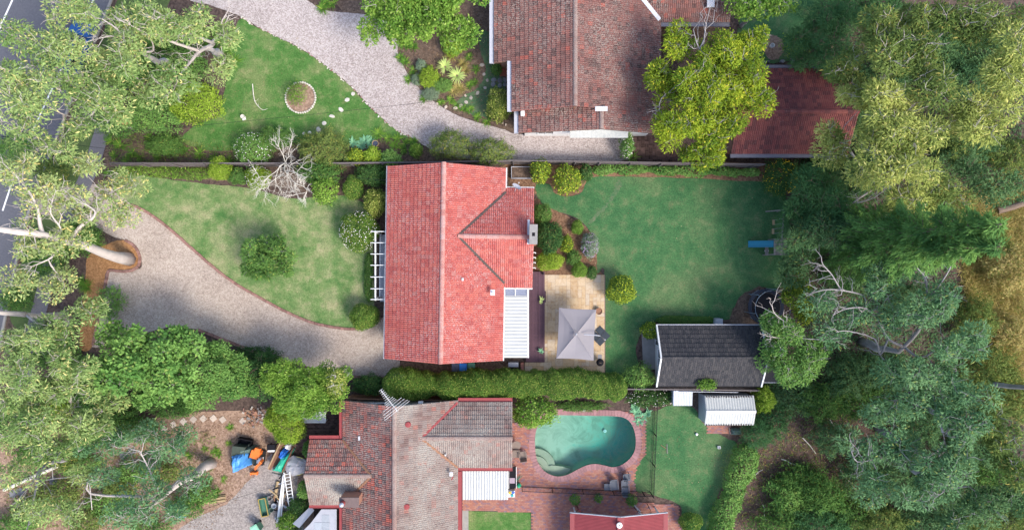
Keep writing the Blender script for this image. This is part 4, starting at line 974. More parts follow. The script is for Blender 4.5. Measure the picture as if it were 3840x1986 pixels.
# ============ house to the south, lichen covered tiles
hb = empty('lichen_tile_house', (-8, -16, 0), 'house with lichen-grey tile roof and dark red gutters beside the pool', 'house')
xl, xr, xg, yN, yS, ze, zg = -12.75, -4.1, -8.5, -10.2, -24.0, 2.8, 5.0
msl = ns_roof(xl, xr, xg, yS, yN, ze, ze, zg); sl_m = (zg-ze)/(xg-xl)
ax0, ax1, ayb, ayt, ayg, az = -8, .02, -15.25, -10.35, -12.73, 4.05
rw = ew_roof(-6.9, ax1, ayb, ayt, ayg, 2.8, 2.8, az)
lw_yb, lw_yt, lw_yg = -18.05, -13.2, -15.5
lw = ew_roof(-15.3, -10.0, lw_yb, lw_yt, lw_yg, 2.8, 2.8, az)
uR = lambda x, y, z: z > zplane(msl[1], x, y)-.02
uL = lambda x, y, z: z > zplane(msl[0], x, y)-.02
mR = lambda x, y, z: z > min(zplane(rw[0], x, y), zplane(rw[1], x, y))-.03 or y < ayb or y > ayt
mL = lambda x, y, z: z > min(zplane(lw[0], x, y), zplane(lw[1], x, y))-.03 or y < lw_yb or y > lw_yt
ro = roof(hb, [(msl[0], mL, 'tile_mix'), (msl[1], mR, None), (rw[0], uR, None), (rw[1], uR, None), (lw[0], uL, None), (lw[1], uL, 'tile_mix')], 'tile_grey', near=(-5, -11))
ridge(ro, (xg, yS, zg), (xg, yN, zg), 'ridge_grey')
xa = xg+(zg-az)/sl_m; ridge(ro, (xa, ayg, az), (ax1, ayg, az), 'ridge_grey'); xb = xg-(zg-az)/sl_m; ridge(ro, (-15.3, lw_yg, az), (xb, lw_yg, az), 'ridge_grey')
flash(ro, (xa, ayg, az), (xr, ayt, ze), .16, 'gutter_red'); flash(ro, (xa, ayg, az), (xr, ayb, ze), .16, 'timber_brown'); flash(ro, (xb, lw_yg, az), (xl, lw_yt, ze), .16, 'timber_brown'); flash(ro, (xb, lw_yg, az), (xl, lw_yb, ze), .16, 'timber_brown')
gutter(hb, (xl, lw_yt, ze-.02), (xl, yN, ze-.02), -.3, .13, 'gutter_red'); gutter(hb, (xl, yS, ze-.02), (xl, lw_yb, ze-.02), -.3, .13, 'gutter_red')
gutter(hb, (xr, yS, ze-.02), (xr, ayb-.35, ze-.02), .34, .13, 'gutter_red'); gutter(hb, (xr, ayb, ze-.02), (ax1, ayb, ze-.02), .3, .13, 'gutter_red'); gutter(hb, (ax1, ayt, ze-.02), (xr+.05, ayt, ze-.02), .32, .13, 'gutter_red')
gutter(hb, (-15.3, lw_yb, ze-.02), (xl-.05, lw_yb, ze-.02), .3, .13, 'gutter_red'); gutter(hb, (xl-.3, lw_yt, ze-.02), (-15.3, lw_yt, ze-.02), .34, .13, 'gutter_red')
gable_wall(hb, 'y', yS, yN-.45, xl+.5, xr-.5, xg, ze+.25, ze+.25, zg, 'cream'); gable_wall(hb, 'x', -8, ax1-.3, ayb+.5, ayt-.5, ayg, ze+.25, ze+.25, az, 'brickwall'); gable_wall(hb, 'x', -15.0, -10, lw_yb+.5, lw_yt-.5, lw_yg, ze+.25, ze+.25, az, 'brickwall')
for a, b in ((xl, xg), (xr, xg)): barge(hb, (a, yN-.03, ze-.06), (b, yN-.03, zg-.06), 'cream', .05, .18)
for a in (ayb, ayt): barge(hb, (ax1-.03, a, ze-.06), (ax1-.03, ayg, az-.06), 'cream', .05, .18)
for a in (lw_yb, lw_yt): barge(hb, (-15.27, a, ze-.06), (-15.27, lw_yg, az-.06), 'gutter_red', .05, .18)
window(hb, (-6.4, yN-.43, 2.4), 1.0, .8, (0, 1)); window(hb, (-10.4, yN-.43, 2.2), 1.4, .9, (0, 1))
p = W(1578, 1508, 2.9); G().box((p[0], p[1], 2.9), (.35, .2, .25)).build('meter_box', MT['white'], hb)
for x, y in ((1530, 1590), (1525, 1897)):
    p = W(x, y, 4.6); g = G(); g.lathe((p[0], p[1], 3.9), [(.12, 0), (.12, .55), (.2, .58), (.22, .75), (.19, .82), (.0, .84)], 14); g.build('whirly_vent', MT['gutter_red'], hb, smooth=False)
# chimney
p0, p1 = W(1275, 1897, 4.9), W(1344, 1866, 4.9); cx, cy = (p0[0]+p1[0])/2, (p0[1]+p1[1])/2
g = G().box((cx, cy, 2.4), (p1[0]-p0[0], .62, 5.0)); ch = g.build('chimney', MT['brickwall'], hb)
G().box((cx, cy, 4.93), (p1[0]-p0[0]+.1, .72, .08)).build('chimney_cap', MT['mortar'], ch)
G().lathe((cx-.42, cy, 4.95), [(.17, 0), (.19, .3), (.15, .34), (.15, .36)], 12).build('chimney_pot', MT['gutter_red'], ch)
G().lathe((cx-.42, cy, 5.3), [(.10, 0), (.16, .08), (.17, .16), (.12, .26), (.0, .3)], 12).build('cowl', MT['grey_sheet'], ch, smooth=True)
for (x, y) in ((1692, 1776), (1350, 1642)): 
    p = W(x, y, 3.6); G().box(p, (.25, .3, .06)).build('pale_patch', MT['lead_pale'], hb)
p = W(1700, 1785, 3.6); G().bar(p, W(1693, 1798, 3.5), .08, .04).build('waste_pipe', MT['gutter_red'], hb)
p = W(1672, 1701, 3.5); G().tube([p-UP*.3, p+UP*.35], .05, 8).build('vent_pipe', MT['white'], hb)
# white awning roof of this house
pa = empty('white_pergola_roof', (-2, -16.6, 0), 'off-white ribbed awning roof between the lichen roof and the pool paving', 'awning')
a = W(1733, 1872, 2.55); b = W(1905, 1764, 2.55)
corrugated('roof_sheet', (a[0], a[1], 2.55), (1, 0, 0), (0, 1, .02), b[0]-a[0], b[1]-a[1], .2, .05, MT['white_sheet'], pa)
for x in (a[0]+.2, b[0]-.1):
    for y in (a[1]+.1,): G().box((x, y, 1.27), (.09, .09, 2.54)).build('post', MT['white'], pa)
for y in (1772, 1862): G().bar(W(1740, y, 2.5), W(1900, y, 2.5), .06, .08).build('beam', MT['white'], pa)
# grey bay roof
gb_ = empty('grey_bay_roof', W(1195, 1950), 'flat grey slate-tiled bay roof with angled metal flashing against the house', 'roof')
bz = 2.5; q = [W(x, y, bz)[:2] for x, y in [(1140,1985),(1165,1960),(1205,1908),(1262,1908),(1262,2120),(1140,2120)]]
G().prism(q, bz-.12, bz).build('deck', MT['grey'], gb_)
bx0, by0 = W(1150, 2100, bz)[:2]
tm = G().box((0, 0, .01), (.56, .56, .02)); tme = mesh_np('slate_tile', np.array(tm.v), tm.f); tme.materials.append(plain('slate_tile', (.33,.36,.40), .7, .3, .15, 5, .2, rv=.15))
for i in range(6):
    for j in range(8):
        x, y = bx0+(i+.5)*.58, by0+(j+.5)*.58
        if all(inpoly(x+dx, y+dy, q) for dx in (-.28, .28) for dy in (-.28, .28)): inst('slate_tile', tme, (x, y, bz+.003), gb_)
g = G(); a0, a1, b0, b1 = W(1097, 1962, 2.3), W(1165, 1896, 2.3), W(1122, 1978, 2.62), W(1178, 1912, 2.62)
g.raw([a0, a1, b1, b0, a0-UP*.05, a1-UP*.05, b1-UP*.05, b0-UP*.05], [(3,2,1,0),(4,5,6,7),(0,1,5,4),(1,2,6,5),(2,3,7,6),(3,0,4,7)]); g.build('metal_flashing', MT['gutter_grey'], gb_)
G().prism([W(x, y)[:2] for x, y in [(1150,1990),(1190,1940),(1215,1915),(1262,1915),(1262,2110),(1150,2110)]], -.05, bz-.12).build('wall', MT['brickwall'], gb_)

# ============ red carport
cp = empty('red_carport', (8.15, -21, 0), 'red corrugated gabled carport at the edge of the brick paving', 'carport')
x0, x1, xg, yt, yS, ze, zg = 4.42, 11.88, 8.15, -18.9, -25.0, 2.2, 3.1
for xo, sg in ((x0, 1), (x1, -1)):
    vv = np.array((xg-xo, 0, zg-ze)); corrugated('roof_sheet', (xo, yt if sg > 0 else yS, ze), (0, -sg, 0), vv, yt-yS, np.linalg.norm(vv), .105, .03, MT['red_sheet'], cp)
G().bar((xg, yt, zg+.05), (xg, yS, zg+.05), .5, .03).build('ridge_cap', MT['red_sheet'], cp)
for a in (x0, x1):
    barge(cp, (a, yt+.02, ze+.01), (xg, yt+.02, zg+.01), 'gutter_grey', .05, .16)
    G().bar((a+(.17 if a == x0 else -.17), yt-.05, ze+.1), (a+(.17 if a == x0 else -.17), yS, ze+.1), .34, .03).build('edge_flashing', MT['red_sheet'], cp)
    for y in (yt-.4, -22): G().box((a+(.5 if a == x0 else -.5), y, 1.1), (.1, .1, 2.25)).build('post', MT['white'], cp)
G().bar((x0+.5, yt-.4, 2.16), (x1-.5, yt-.4, 2.16), .08, .12).build('tie_beam', MT['timber'], cp)
p = W(2323, 1968, 3.3); G().lathe((p[0], p[1], 3.1), [(.07, 0), (.08, .15), (.22, .17), (.22, .22), (.05, .28)], 14).build('roof_vent', MT['white'], cp)
hs.rotation_euler.z = -.0165
MT['bin_navy2'] = plain('dark_base', (.035,.045,.06), .7, .2, .2, 5)
MT['timber_fence'] = plain('fence_timber', (.15,.13,.13), .9, .15, .35, 5, .4, rv=.35)
# ------------------------------------------------------------------ pool
po = empty('swimming_pool', (*POOL.mean(0), 0), 'freeform swimming pool of green water with brick coping and corner steps', 'pool')
cen = POOL.mean(0)
def depth(x): 
    t = np.clip((x-2.3)/(8.5-2.3), 0, 1); return 1.0+1.1*t*t*(3-2*t)
rings = []
for f, dz in ((1.0, 0.0), (1.0, .80), (.965, .97), (.9, 1.0), (.7, 1.0), (.4, 1.0), (.1, 1.0)):
    P = cen+(POOL-cen)*f
    rings.append(np.column_stack([P, -.02-depth(P[:, 0])*dz if dz else np.full(len(P), .02)]))
nP = len(POOL); V = np.vstack(rings+[np.array([[cen[0], cen[1], -.02-depth(cen[0])]])])
F = [(i*nP+j, i*nP+(j+1) % nP, (i+1)*nP+(j+1) % nP, (i+1)*nP+j) for i in range(len(rings)-1) for j in range(nP)]+[((len(rings)-1)*nP+j, (len(rings)-1)*nP+(j+1) % nP, len(V)-1) for j in range(nP)]
n = N('pool_plaster')
c_ = n.ramp(n.noise(.55, 5, .65, dist=1.2), [(.38, (.22,.28,.22)), (.60, (.36,.42,.34))])
sx_ = n.n.new('ShaderNodeSeparateXYZ'); n.l(n.pos.outputs['Position'], sx_.inputs[0]); sd_m = n.math('SUBTRACT', n.math('ADD', n.noise(.55, 6, .7, dist=1.2), n.math('MULTIPLY', n.math('SUBTRACT', sx_.outputs[0], 6.2), .09)), n.math('MULTIPLY', n.math('ADD', sx_.outputs[1], 14.2), .04))
alg = n.ramp(sd_m, [(.48, (0,)*3), (.80, (1,)*3)])
spt = n.ramp(n.noise(5, 4, .6), [(.70, (0,)*3), (.76, (.6,)*3)])
c_ = n.mix(alg, c_, (.04,.34,.28)); c_ = n.mix(spt, c_, (.10,.22,.15)); n.bump(n.noise(30, 4), .2)
MT['pool'] = n.fin(c_, .8, .2)
add('shell', V, F, MT['pool'], po, smooth=True)
MT['pool_step'] = plain('pool_step_plaster', (.30,.33,.25), .85, .2, .12, 3, .2)
sc = W(2012, 1762)
for r_m, zt in ((1.55, -.62), (1.0, -.42), (.5, -.22)):
    a = np.linspace(-.9, 1.9, 18); poly = [sc[:2]+(0, 0)]+[sc[:2]+np.array([math.cos(t), math.sin(t)])*r_m for t in a]
    poly = [p for p in poly]; G().prism(poly, -1.2, zt).build('step', MT['pool_step'], po)
G().prism([W(*q3(x, y))[:2] for x, y in [(215,885),(300,860),(380,870),(450,890),(400,935),(330,945),(250,930)]], -1.2, -.5).build('bench', MT['pool_step'], po)
# water body
n = N('pool_water'); t = n.n.new('ShaderNodeBsdfTransparent'); gl = n.n.new('ShaderNodeBsdfGlossy'); gl.inputs['Roughness'].default_value = .06
fr = n.n.new('ShaderNodeFresnel'); fr.inputs[0].default_value = 1.33; mx = n.n.new('ShaderNodeMixShader')
bp = n.n.new('ShaderNodeBump'); bp.inputs['Strength'].default_value = .35; bp.inputs['Distance'].default_value = .05; n.l(n.noise(3.5, 3), bp.inputs['Height']); n.l(bp.outputs[0], gl.inputs['Normal']); n.l(bp.outputs[0], fr.inputs['Normal'])
n.l(fr.outputs[0], mx.inputs[0]); n.l(t.outputs[0], mx.inputs[1]); n.l(gl.outputs[0], mx.inputs[2]); n.l(mx.outputs[0], n.out.inputs['Surface'])
va = n.n.new('ShaderNodeVolumeAbsorption'); va.inputs['Color'].default_value = (.10, .90, .86, 1); va.inputs['Density'].default_value = .26; n.l(va.outputs[0], n.out.inputs['Volume'])
G().prism(offset(POOL, .015), -2.6, -.10).build('water', n.m, po)
# coping bricks
def coping(poly, wd, pitch, z, mat, part, sel=None):
    P = np.vstack([poly, poly[:1]]); d = np.concatenate([[0], np.cumsum(np.linalg.norm(np.diff(P, axis=0), axis=1))]); n_ = int(d[-1]/pitch); O = offset(poly, wd); O = np.vstack([O, O[:1]])
    for k in range(n_):
        s0, s1 = (k+.03)*d[-1]/n_, (k+.97)*d[-1]/n_
        q = [np.array([np.interp(s, d, A[:, c]) for c in (0, 1)]) for A, s in ((P, s0), (P, s1), (O, s1), (O, s0))]
        if sel and not sel((q[0]+q[2])/2): continue
        G().prism(q, -.03, z+rnd.uniform(0, .006)).build(part, mat, po)
coping(offset(POOL, -.03), .47, .235, .055, MT['coping'], 'coping_brick')
coping(offset(POOL, .46), .20, .125, .046, MT['brick'], 'border_brick', lambda p: p[1] < -14.6 and p[0] < 8.6)
p = W(2190, 1537, .06); G().cyl(p, .14, .13, .05, .075, 16).build('skimmer_lid', MT['cream'], po)
p = W(2281, 1637); G().lathe((p[0], p[1], -1.9), [(.0, 0), (.13, 0), (.13, .04), (.06, .06)], 14).build('drain', MT['white'], po)
# ------------------------------------------------------------------ fences
def paling_fence(label, pts, h=1.75, mat='timber_fence', gap=.115, cap=True, both=0):
    P = [W(x, y, h) for x, y in pts]; root = empty('paling_fence', (P[0][0], P[0][1], 0), label, 'fence')
    g = G(); gr = G()
    for a, b in zip(P[:-1], P[1:]):
        a = a*np.array([1, 1, 0]); b = b*np.array([1, 1, 0]); Lg = np.linalg.norm(b-a); d = (b-a)/Lg; s_ = np.cross(d, UP); rz = math.atan2(d[1], d[0])
        for k in np.arange(gap/2, Lg, gap):
            hh = h+rnd.gauss(0, .012); g.box(a+d*k+UP*hh/2+s_*rnd.gauss(0, .004), (gap-.012, .018, hh), rz)
        for z in (.35, h-.35): gr.bar(a+s_*.035+UP*z, b+s_*.035+UP*z, .045, .07)
        for k in np.arange(0, Lg, 2.4): G().box(a+d*k+s_*.1+UP*(h*.48), (.1, .075, h*.96), rz).build('post', MT[mat], root)
        if cap: G().bar(a+UP*(h+.02), b+UP*(h+.02), .09, .03).build('capping_rail', MT[mat], root)
    gr.build('rail', MT[mat], root); g.build('paling', MT[mat], root, kind='stuff')
paling_fence('long grey paling fence between the gravel drive and the red-roofed house', [(412,611),(800,612),(1200,612),(1600,608),(1925,602),(2250,606),(2600,612),(2870,616)])
paling_fence('low grey paling fence behind the charcoal studio and small sheds', [(2340,1458),(2500,1459),(2700,1461),(2850,1464)], 1.7)
paling_fence('dark timber fence behind the clipped hedge', [(1300,1492),(1420,1496),(1700,1500)], 1.5, 'timber_brown')
def bar_fence(label, a, b, h=1.2, n_=60, post=2.4):
    a, b = W(*a), W(*b); root = empty('pool_fence', a, label, 'fence'); Lg = np.linalg.norm(b-a); d = (b-a)/Lg
    for z in (.12, h-.06): G().bar(a+UP*z, b+UP*z, .035, .035).build('rail', MT['black'], root)
    me = None
    for k in range(n_):
        p = a+d*(k+.5)*Lg/n_
        if me is None:
            g0 = G().box((0, 0, h/2), (.018, .018, h-.16)); me = mesh_np('bar', np.array(g0.v), g0.f); me.materials.append(MT['black'])
        inst('bar', me, p, root)
    for k in range(int(Lg/post)+1): G().box(a+d*min(k*post, Lg)+UP*h*.5, (.05, .05, h+.05)).build('post', MT['black'], root)
bar_fence('black bar pool fence across the brick paving below the pool', (1957,1822), (2438,1842), n_=95)
bar_fence('black bar pool fence covered with climber between pool and grass', (2440,1846), (2456,1470), n_=70)
# ------------------------------------------------------------------ patio things
um = empty('cantilever_umbrella', W(2250, 1258), 'grey rectangular cantilever umbrella over the sandstone patio', 'umbrella')
cr = [W(2096,1153,2.45), W(2236,1160,2.45), W(2226,1351,2.45), W(2086,1343,2.45)]; ap = W(2161, 1252, 3.0)
MT['canvas'] = plain('umbrella_canvas', (.225,.21,.225), .85, .15, .06, 1.5, .1)
V = [ap]; F = []; n_ = 10
edge = []
for i in range(4):
    a, b = cr[i], cr[(i+1) % 4]; m = (a+b)/2; inn = nrm((ap-m)*np.array([1, 1, 0]))
    for t in np.linspace(0, 1, n_, endpoint=False): edge.append(a+(b-a)*t+inn*.05*math.sin(math.pi*t)-UP*.03*math.sin(math.pi*t))
for f in (.12, .4, .7, 1.0): V += [ap+(e-ap)*f-UP*.10*math.sin(math.pi*f)*(1-abs(((k % n_)/n_)-.5)*2)**.5*.9 for k, e in enumerate(edge)]
m_ = len(edge); F += [(0, 1+j, 1+(j+1) % m_) for j in range(m_)]
for r_ in range(3): F += [(1+r_*m_+j, 1+(r_+1)*m_+j, 1+(r_+1)*m_+(j+1) % m_, 1+r_*m_+(j+1) % m_) for j in range(m_)]
b_ = 1+3*m_; V2 = [V[b_+j]-UP*.16 for j in range(m_)]; k0 = len(V); V += V2; F += [(b_+j, k0+j, k0+(j+1) % m_, b_+(j+1) % m_) for j in range(m_)]
add('canopy', V, [f[::-1] for f in F], MT['canvas'], um)
g = G()
for c in cr: g.bar(ap-UP*.06, c-UP*.04, .03, .03)
g.build('rib', MT['grey'], um)
pb = W(2250, 1258); pt = np.array([pb[0], pb[1], 2.9])
G().tube([pb+UP*.05, pt], .045, 10).build('pole', MT['grey'], um)
G().tube([W(2190, 1253, 3.02), W(2235, 1256, 3.08), W(2250, 1258, 2.9)], .04, 8).build('arm', MT['grey'], um)
G().lathe(tuple(ap-UP*.05), [(.05, 0), (.08, .05), (.03, .1), (0, .12)], 10).build('hub', MT['grey'], um)
# crinkled vent cover at the apex
g = G()
for k in range(5): g.tube(smooth_poly([ap+np.array([rnd.gauss(-.15, .12), rnd.gauss(.05, .2), .03]) for _ in range(3)], 4, False), .014, 5)
g.build('vent_fold', MT['canvas'], um)
for k in range(4):
    a = math.pi/4+k*math.pi/2+.78; c = pb[:2]+np.array([math.cos(a), math.sin(a)])*.42
    G().box((c[0], c[1], .085), (.56, .56, .07), .78).build('base_slab', MT['bin_navy2'], um)
p = W(2244, 1165); pt_ = empty('rust_pot', p, 'round rusty-brown pot on the patio at the umbrella corner', 'pot')
G().lathe((p[0], p[1], .05), [(.16, 0), (.25, .2), (.27, .34), (.235, .34), (.22, .26), (.0, .26)], 18).build('bowl', MT['timber_brown'], pt_)
p = W(2245, 1352); kb = empty('kettle_barbecue', p, 'black kettle barbecue with side shelf on the patio by the hedge', 'barbecue')
G().lathe((p[0], p[1], .55), [(.05, 0), (.25, .08), (.30, .25), (.30, .28), (.26, .40), (.15, .49), (.0, .52)], 18).build('kettle', MT['black'], kb, smooth=True)
G().box((p[0]-.02, p[1]+.42, .8), (.32, .38, .03)).build('side_shelf', MT['rock_dark'], kb)
for k in range(3): a = k*2.09; G().tube([(p[0]+.15*math.cos(a), p[1]+.15*math.sin(a), .62), (p[0]+.28*math.cos(a), p[1]+.28*math.sin(a), .05)], .016, 6).build('leg', MT['black'], kb)
G().tube([(p[0]-.06, p[1], 1.07), (p[0]-.06, p[1], 1.11), (p[0]+.06, p[1], 1.11), (p[0]+.06, p[1], 1.07)], .012, 6).build('lid_handle', MT['timber'], kb)
for i, (x, y, s) in enumerate(((2030,1124,.55),(2027,1315,.5))):
    p = W(x, y, .35); r_ = empty('deck_pot', (p[0], p[1], .352), 'spiky succulent in a pot on the timber deck', 'pot plant', 'potted succulents on the deck')
    G().lathe((p[0], p[1], .352), [(.0, .0), (.10, 0), (.14, .24), (.12, .24), (.11, .2), (0, .2)], 12).build('pot', MT['rock_dark'], r_)
    V, F = strap_mesh(24, .42, .085, .3, .55, seed=40+i); add('leaves', V*s*1.6+p+UP*.22, F, L['agave'] if i else L['yucca'], r_)
p = W(2036, 1025, .5); G().lathe((p[0], p[1], .352), [(.07, 0), (.09, .15), (.05, .22), (0, .22)], 12).build('lantern', MT['black'], None, label='small dark lantern on the deck end near the mulch', cat='lantern')
# raised garden bed
rb = empty('raised_bed', W(1958, 646), 'white-edged raised garden bed filled with brown mulch behind the house', 'planter')
x0, y0_ = W(1918, 668, .4)[:2]; x1, y1_ = W(2000, 625, .4)[:2]
for a, b in (((x0, y0_), (x1, y0_)), ((x1, y0_), (x1, y1_)), ((x1, y1_), (x0, y1_)), ((x0, y1_), (x0, y0_))): G().bar((*a, .2), (*b, .2), .045, .42).build('side', MT['gutter_grey'], rb)
G().box(((x0+x1)/2, (y0_+y1_)/2, .15), (x1-x0-.06, y1_-y0_-.06, .3)).build('soil', MT['soil_dark'], rb)
# bins and gear in the side passage
def wheelie(label, x, y, body, lid, rz=0):
    p = W(x, y); o = empty('wheelie_bin', p, label, 'bin'); 
    def rq(a, b): return (p[0]+a*math.cos(rz)-b*math.sin(rz), p[1]+a*math.sin(rz)+b*math.cos(rz))
    g = G(); lo = [rq(a, b) for a, b in ((-.21,-.26),(.21,-.26),(.21,.26),(-.21,.26))]; hi = [rq(a, b) for a, b in ((-.27,-.33),(.27,-.33),(.27,.33),(-.27,.33))]
    g.raw([(*q, .04) for q in lo]+[(*q, .95) for q in hi], [(3,2,1,0),(0,1,5,4),(1,2,6,5),(2,3,7,6),(3,0,4,7),(4,5,6,7)]); g.build('body', body, o)
    g = G().box((p[0], p[1], .98), (.58, .72, .06), rz); g.box((p[0], p[1], 1.02), (.46, .56, .04), rz); g.build('lid', lid, o)
    for s in (-1, 1): c = rq(s*.26, .24); G().tube([(c[0]-.03*math.cos(rz), c[1]-.03*math.sin(rz), .1), (c[0]+.03*math.cos(rz), c[1]+.03*math.sin(rz), .1)], .1, 10).build('wheel', MT['rubber'], o)
    c0_, c1_ = rq(-.2, .38), rq(.2, .38); G().tube([(*c0_, .96), (*c1_, .96)], .02, 6).build('handle', body, o)
MT['bin_blue'] = plain('bin_blue', (.02,.16,.52), .5, .3, .1, 5); MT['bin_green'] = plain('bin_green', (.06,.17,.12), .5, .3, .15, 5); MT['bin_navy'] = plain('bin_navy', (.05,.06,.10), .5, .3, .15, 5); MT['bin_mint'] = plain('bin_mint', (.24,.50,.36), .5, .3, .12, 4)
wheelie('blue-lidded wheelie bin in the passage between red roof and hedge', 1740, 1372, MT['bin_navy'], MT['bin_blue'])
wheelie('green wheelie bin beside the blue-lidded one in the passage', 1770, 1371, MT['bin_green'], MT['bin_green'])
wheelie('dark navy wheelie bin in the shade of the passage', 1712, 1371, MT['bin_navy'], MT['bin_navy'])
wheelie('pale green wheelie bin with mint lid on the work drive', 975, 1966, MT['bin_green'], MT['bin_mint'], .55)
wheelie('wheelie bin with pale blue lid near the timber stack', 705, 1905, MT['bin_green'], plain('bin_paleblue', (.22,.42,.66), .5, .3, .1, 5), .1)
p = W(1925, 1362); ac = empty('air_conditioner', p, 'grey outdoor air conditioner unit at the corner of the white cover', 'air conditioner')
G().box((p[0], p[1], .35), (.8, .34, .62)).build('casing', MT['grey'], ac); G().lathe((p[0]-.12, p[1]-.18, .36), [(.22, 0), (.2, .01), (.05, .02)], 14).build('fan_guard', MT['black'], ac)
p = W(1958, 1378); G().box((p[0], p[1], .25), (.24, .95, .5)).build('brick_pier', MT['brick'], None, label='low brick pier at the end of the patio beside the hedge', cat='wall')
# clothes / play gear
sl_ = empty('playground_slide', W(2860, 915), 'bright blue slide running down from the grey play platform', 'slide')
MT['slide'] = plain('slide_plastic', (.012,.19,.29), .35, .4, .12, 3)
a, b = W(2901, 914, 1.25), W(2806, 915, .12); dr = nrm(b-a); s_ = np.cross(dr, UP); s_ = nrm(s_)
g = G(); g.bar(a, b, .46, .03); g.build('chute', MT['slide'], sl_)
for k in (-1, 1): G().bar(a+s_*k*.24+UP*.06, b+s_*k*.24+UP*.06, .04, .16).build('side_rail', MT['slide'], sl_)
pf = empty('play_platform', W(2925, 925), 'grey timber play platform with slide and swing beam at the lawn edge', 'play equipment')
x0, y0_ = W(2902, 956, 1.25)[:2]; x1, y1_ = W(2953, 894, 1.25)[:2]
for k in range(8): G().box((x0+(k+.5)*(x1-x0)/8, (y0_+y1_)/2, 1.23), ((x1-x0)/8-.01, y1_-y0_, .04)).build('board', MT['timber_grey'], pf)
for x in (x0+.05, x1-.05):
    for y in (y0_+.05, y1_-.05): G().box((x, y, .6), (.09, .09, 1.2)).build('post', MT['timber_grey'], pf)
G().box((x0-.3, y0_+.35, .6), (.26, .75, .04)).build('step', MT['timber_grey'], pf)
for d in (-.33, .33): G().box((x0-.3, y0_+.35+d, .29), (.24, .05, .58)).build('step_leg', MT['timber_grey'], pf)
G().bar((x0+.25, y1_-.1, 2.1), (x0+.45, y1_+2.2, 2.1), .1, .1).build('swing_beam', MT['timber_grey'], pf)
for x in (x0-.15, x0+.75): G().bar((x, y1_+2.2, 0), (x0+.45, y1_+2.15, 2.1), .08, .08).build('leg', MT['timber_grey'], pf)
for dx in (.28, .32): G().bar((x0+.25, y1_-.08, 1.2), (x0+.25, y1_-.1, 2.15), .08, .08).build('post', MT['timber_grey'], pf) if dx < .3 else None
for yy in (.6, 1.3):
    sx = x0+.3+.06*yy; sy = y1_+yy
    se = G().box((sx-.1, sy, .5), (.18, .42, .03)).build('swing_seat', MT['timber'], pf)
    for d in (-.18, .18): G().tube([(sx-.1, sy+d, .5), (sx, sy+d, 2.08)], .01, 4).build('chain', MT['grey'], se)
p = W(2871, 940); bk = empty('white_bucket', p, 'small white round tub by the blue slide', 'bucket'); G().lathe((p[0], p[1], .02), [(0, 0), (.1, 0), (.14, .28), (.12, .28), (.1, .06), (0, .06)], 14).build('tub', MT['white'], bk)
tc = W(2872, 1150, .8); tp = empty('trampoline', (tc[0], tc[1], 0), 'round black trampoline with netting poles near the charcoal studio', 'trampoline')
G().cyl(tc, 1.12, 1.12, .80, .82, 28).build('mat', MT['black'], tp)
pad = G(); a = np.arange(29)*2*math.pi/28
for i in range(28): pad.raw([(tc[0]+r_*math.cos(t), tc[1]+r_*math.sin(t), z) for r_, t, z in ((1.14, a[i], .83), (1.42, a[i], .83), (1.42, a[i+1], .83), (1.14, a[i+1], .83))], [(0, 1, 2, 3)])
pad.build('pad', plain('trampoline_pad', (.015,.022,.04), .7, .3, .2, 5), tp)
MT['steel_blue'] = plain('blue_steel', (.28,.36,.46), .4, .5, .15, 5, metal=.4)
for k in range(6):
    t = k*math.pi/3+.3; G().tube([(tc[0]+1.45*math.cos(t), tc[1]+1.45*math.sin(t), 0), (tc[0]+1.47*math.cos(t), tc[1]+1.47*math.sin(t), 1.9), (tc[0]+1.36*math.cos(t), tc[1]+1.36*math.sin(t), 2.25)], .022, 6).build('net_pole', MT['steel_blue'], tp)
for k in range(3):
    t = k*2*math.pi/3; q = [(tc[0]+1.3*math.cos(t+d), tc[1]+1.3*math.sin(t+d), z) for d, z in ((-.3, .79), (-.28, .02), (.28, .02), (.3, .79))]; G().tube(q, .024, 6).build('leg', MT['steel_blue'], tp)
g = G(); 
for z in (2.2,): g.tube([(tc[0]+1.36*math.cos(t), tc[1]+1.36*math.sin(t), z) for t in np.linspace(0, 6.283, 25)], .012, 5)
g.build('net_rim', MT['steel_blue'], tp)
# pool furniture
MT['wicker'] = plain('grey_sling', (.10,.112,.14), .7, .25, .15, 8, .2); MT['wicker_tan'] = plain('tan_sling', (.19,.15,.13), .7, .25, .15, 8, .2)
def chair(label, x, y, rz, m, group=None, wd=.52, ln=.55):
    p = W(x, y); o = empty('garden_chair', p, label, 'chair', group); ca, sa = math.cos(rz), math.sin(rz)
    def q(a, b, z): return (p[0]+a*ca-b*sa, p[1]+a*sa+b*ca, z)
    zf = .05
    G().box(q(0, 0, .40), (wd, ln, .04), rz).build('seat', m, o)
    a, b = np.array(q(0, ln*.5, .42)), np.array(q(0, ln*.78, .88)); g = G(); d = nrm(b-a); sx = np.array([ca, sa, 0]); g.box((a+b)/2, (wd, np.linalg.norm(b-a), .04), ax=np.array([sx, d, np.cross(sx, d)])); g.build('backrest', m, o)
    for i in (-1, 1):
        for j in (-1, 1): c = q(i*(wd/2-.03), j*(ln/2-.03), .2); G().box((c[0], c[1], .22), (.035, .035, .36), rz).build('leg', MT['black'], o)
        a_, b_ = q(i*(wd/2+.03), -ln*.4, .6), q(i*(wd/2+.03), ln*.55, .62); G().bar(a_, b_, .05, .03).build('armrest', m, o)
chair('grey sling chair by the curved corner of pool paving with grass behind', 2347, 1783, .1, MT['wicker'])
chair('grey sling chair back to back with another on the pool paving', 2340, 1806, 0, MT['wicker'], 'paired pool chairs'); chair('grey sling chair back to back with another on the pool paving', 2341, 1828, 3.14, MT['wicker'], 'paired pool chairs')
chair('grey reclining pool chair with long back beside the paired chairs', 2300, 1812, .1, MT['wicker'], None, .56, .75)
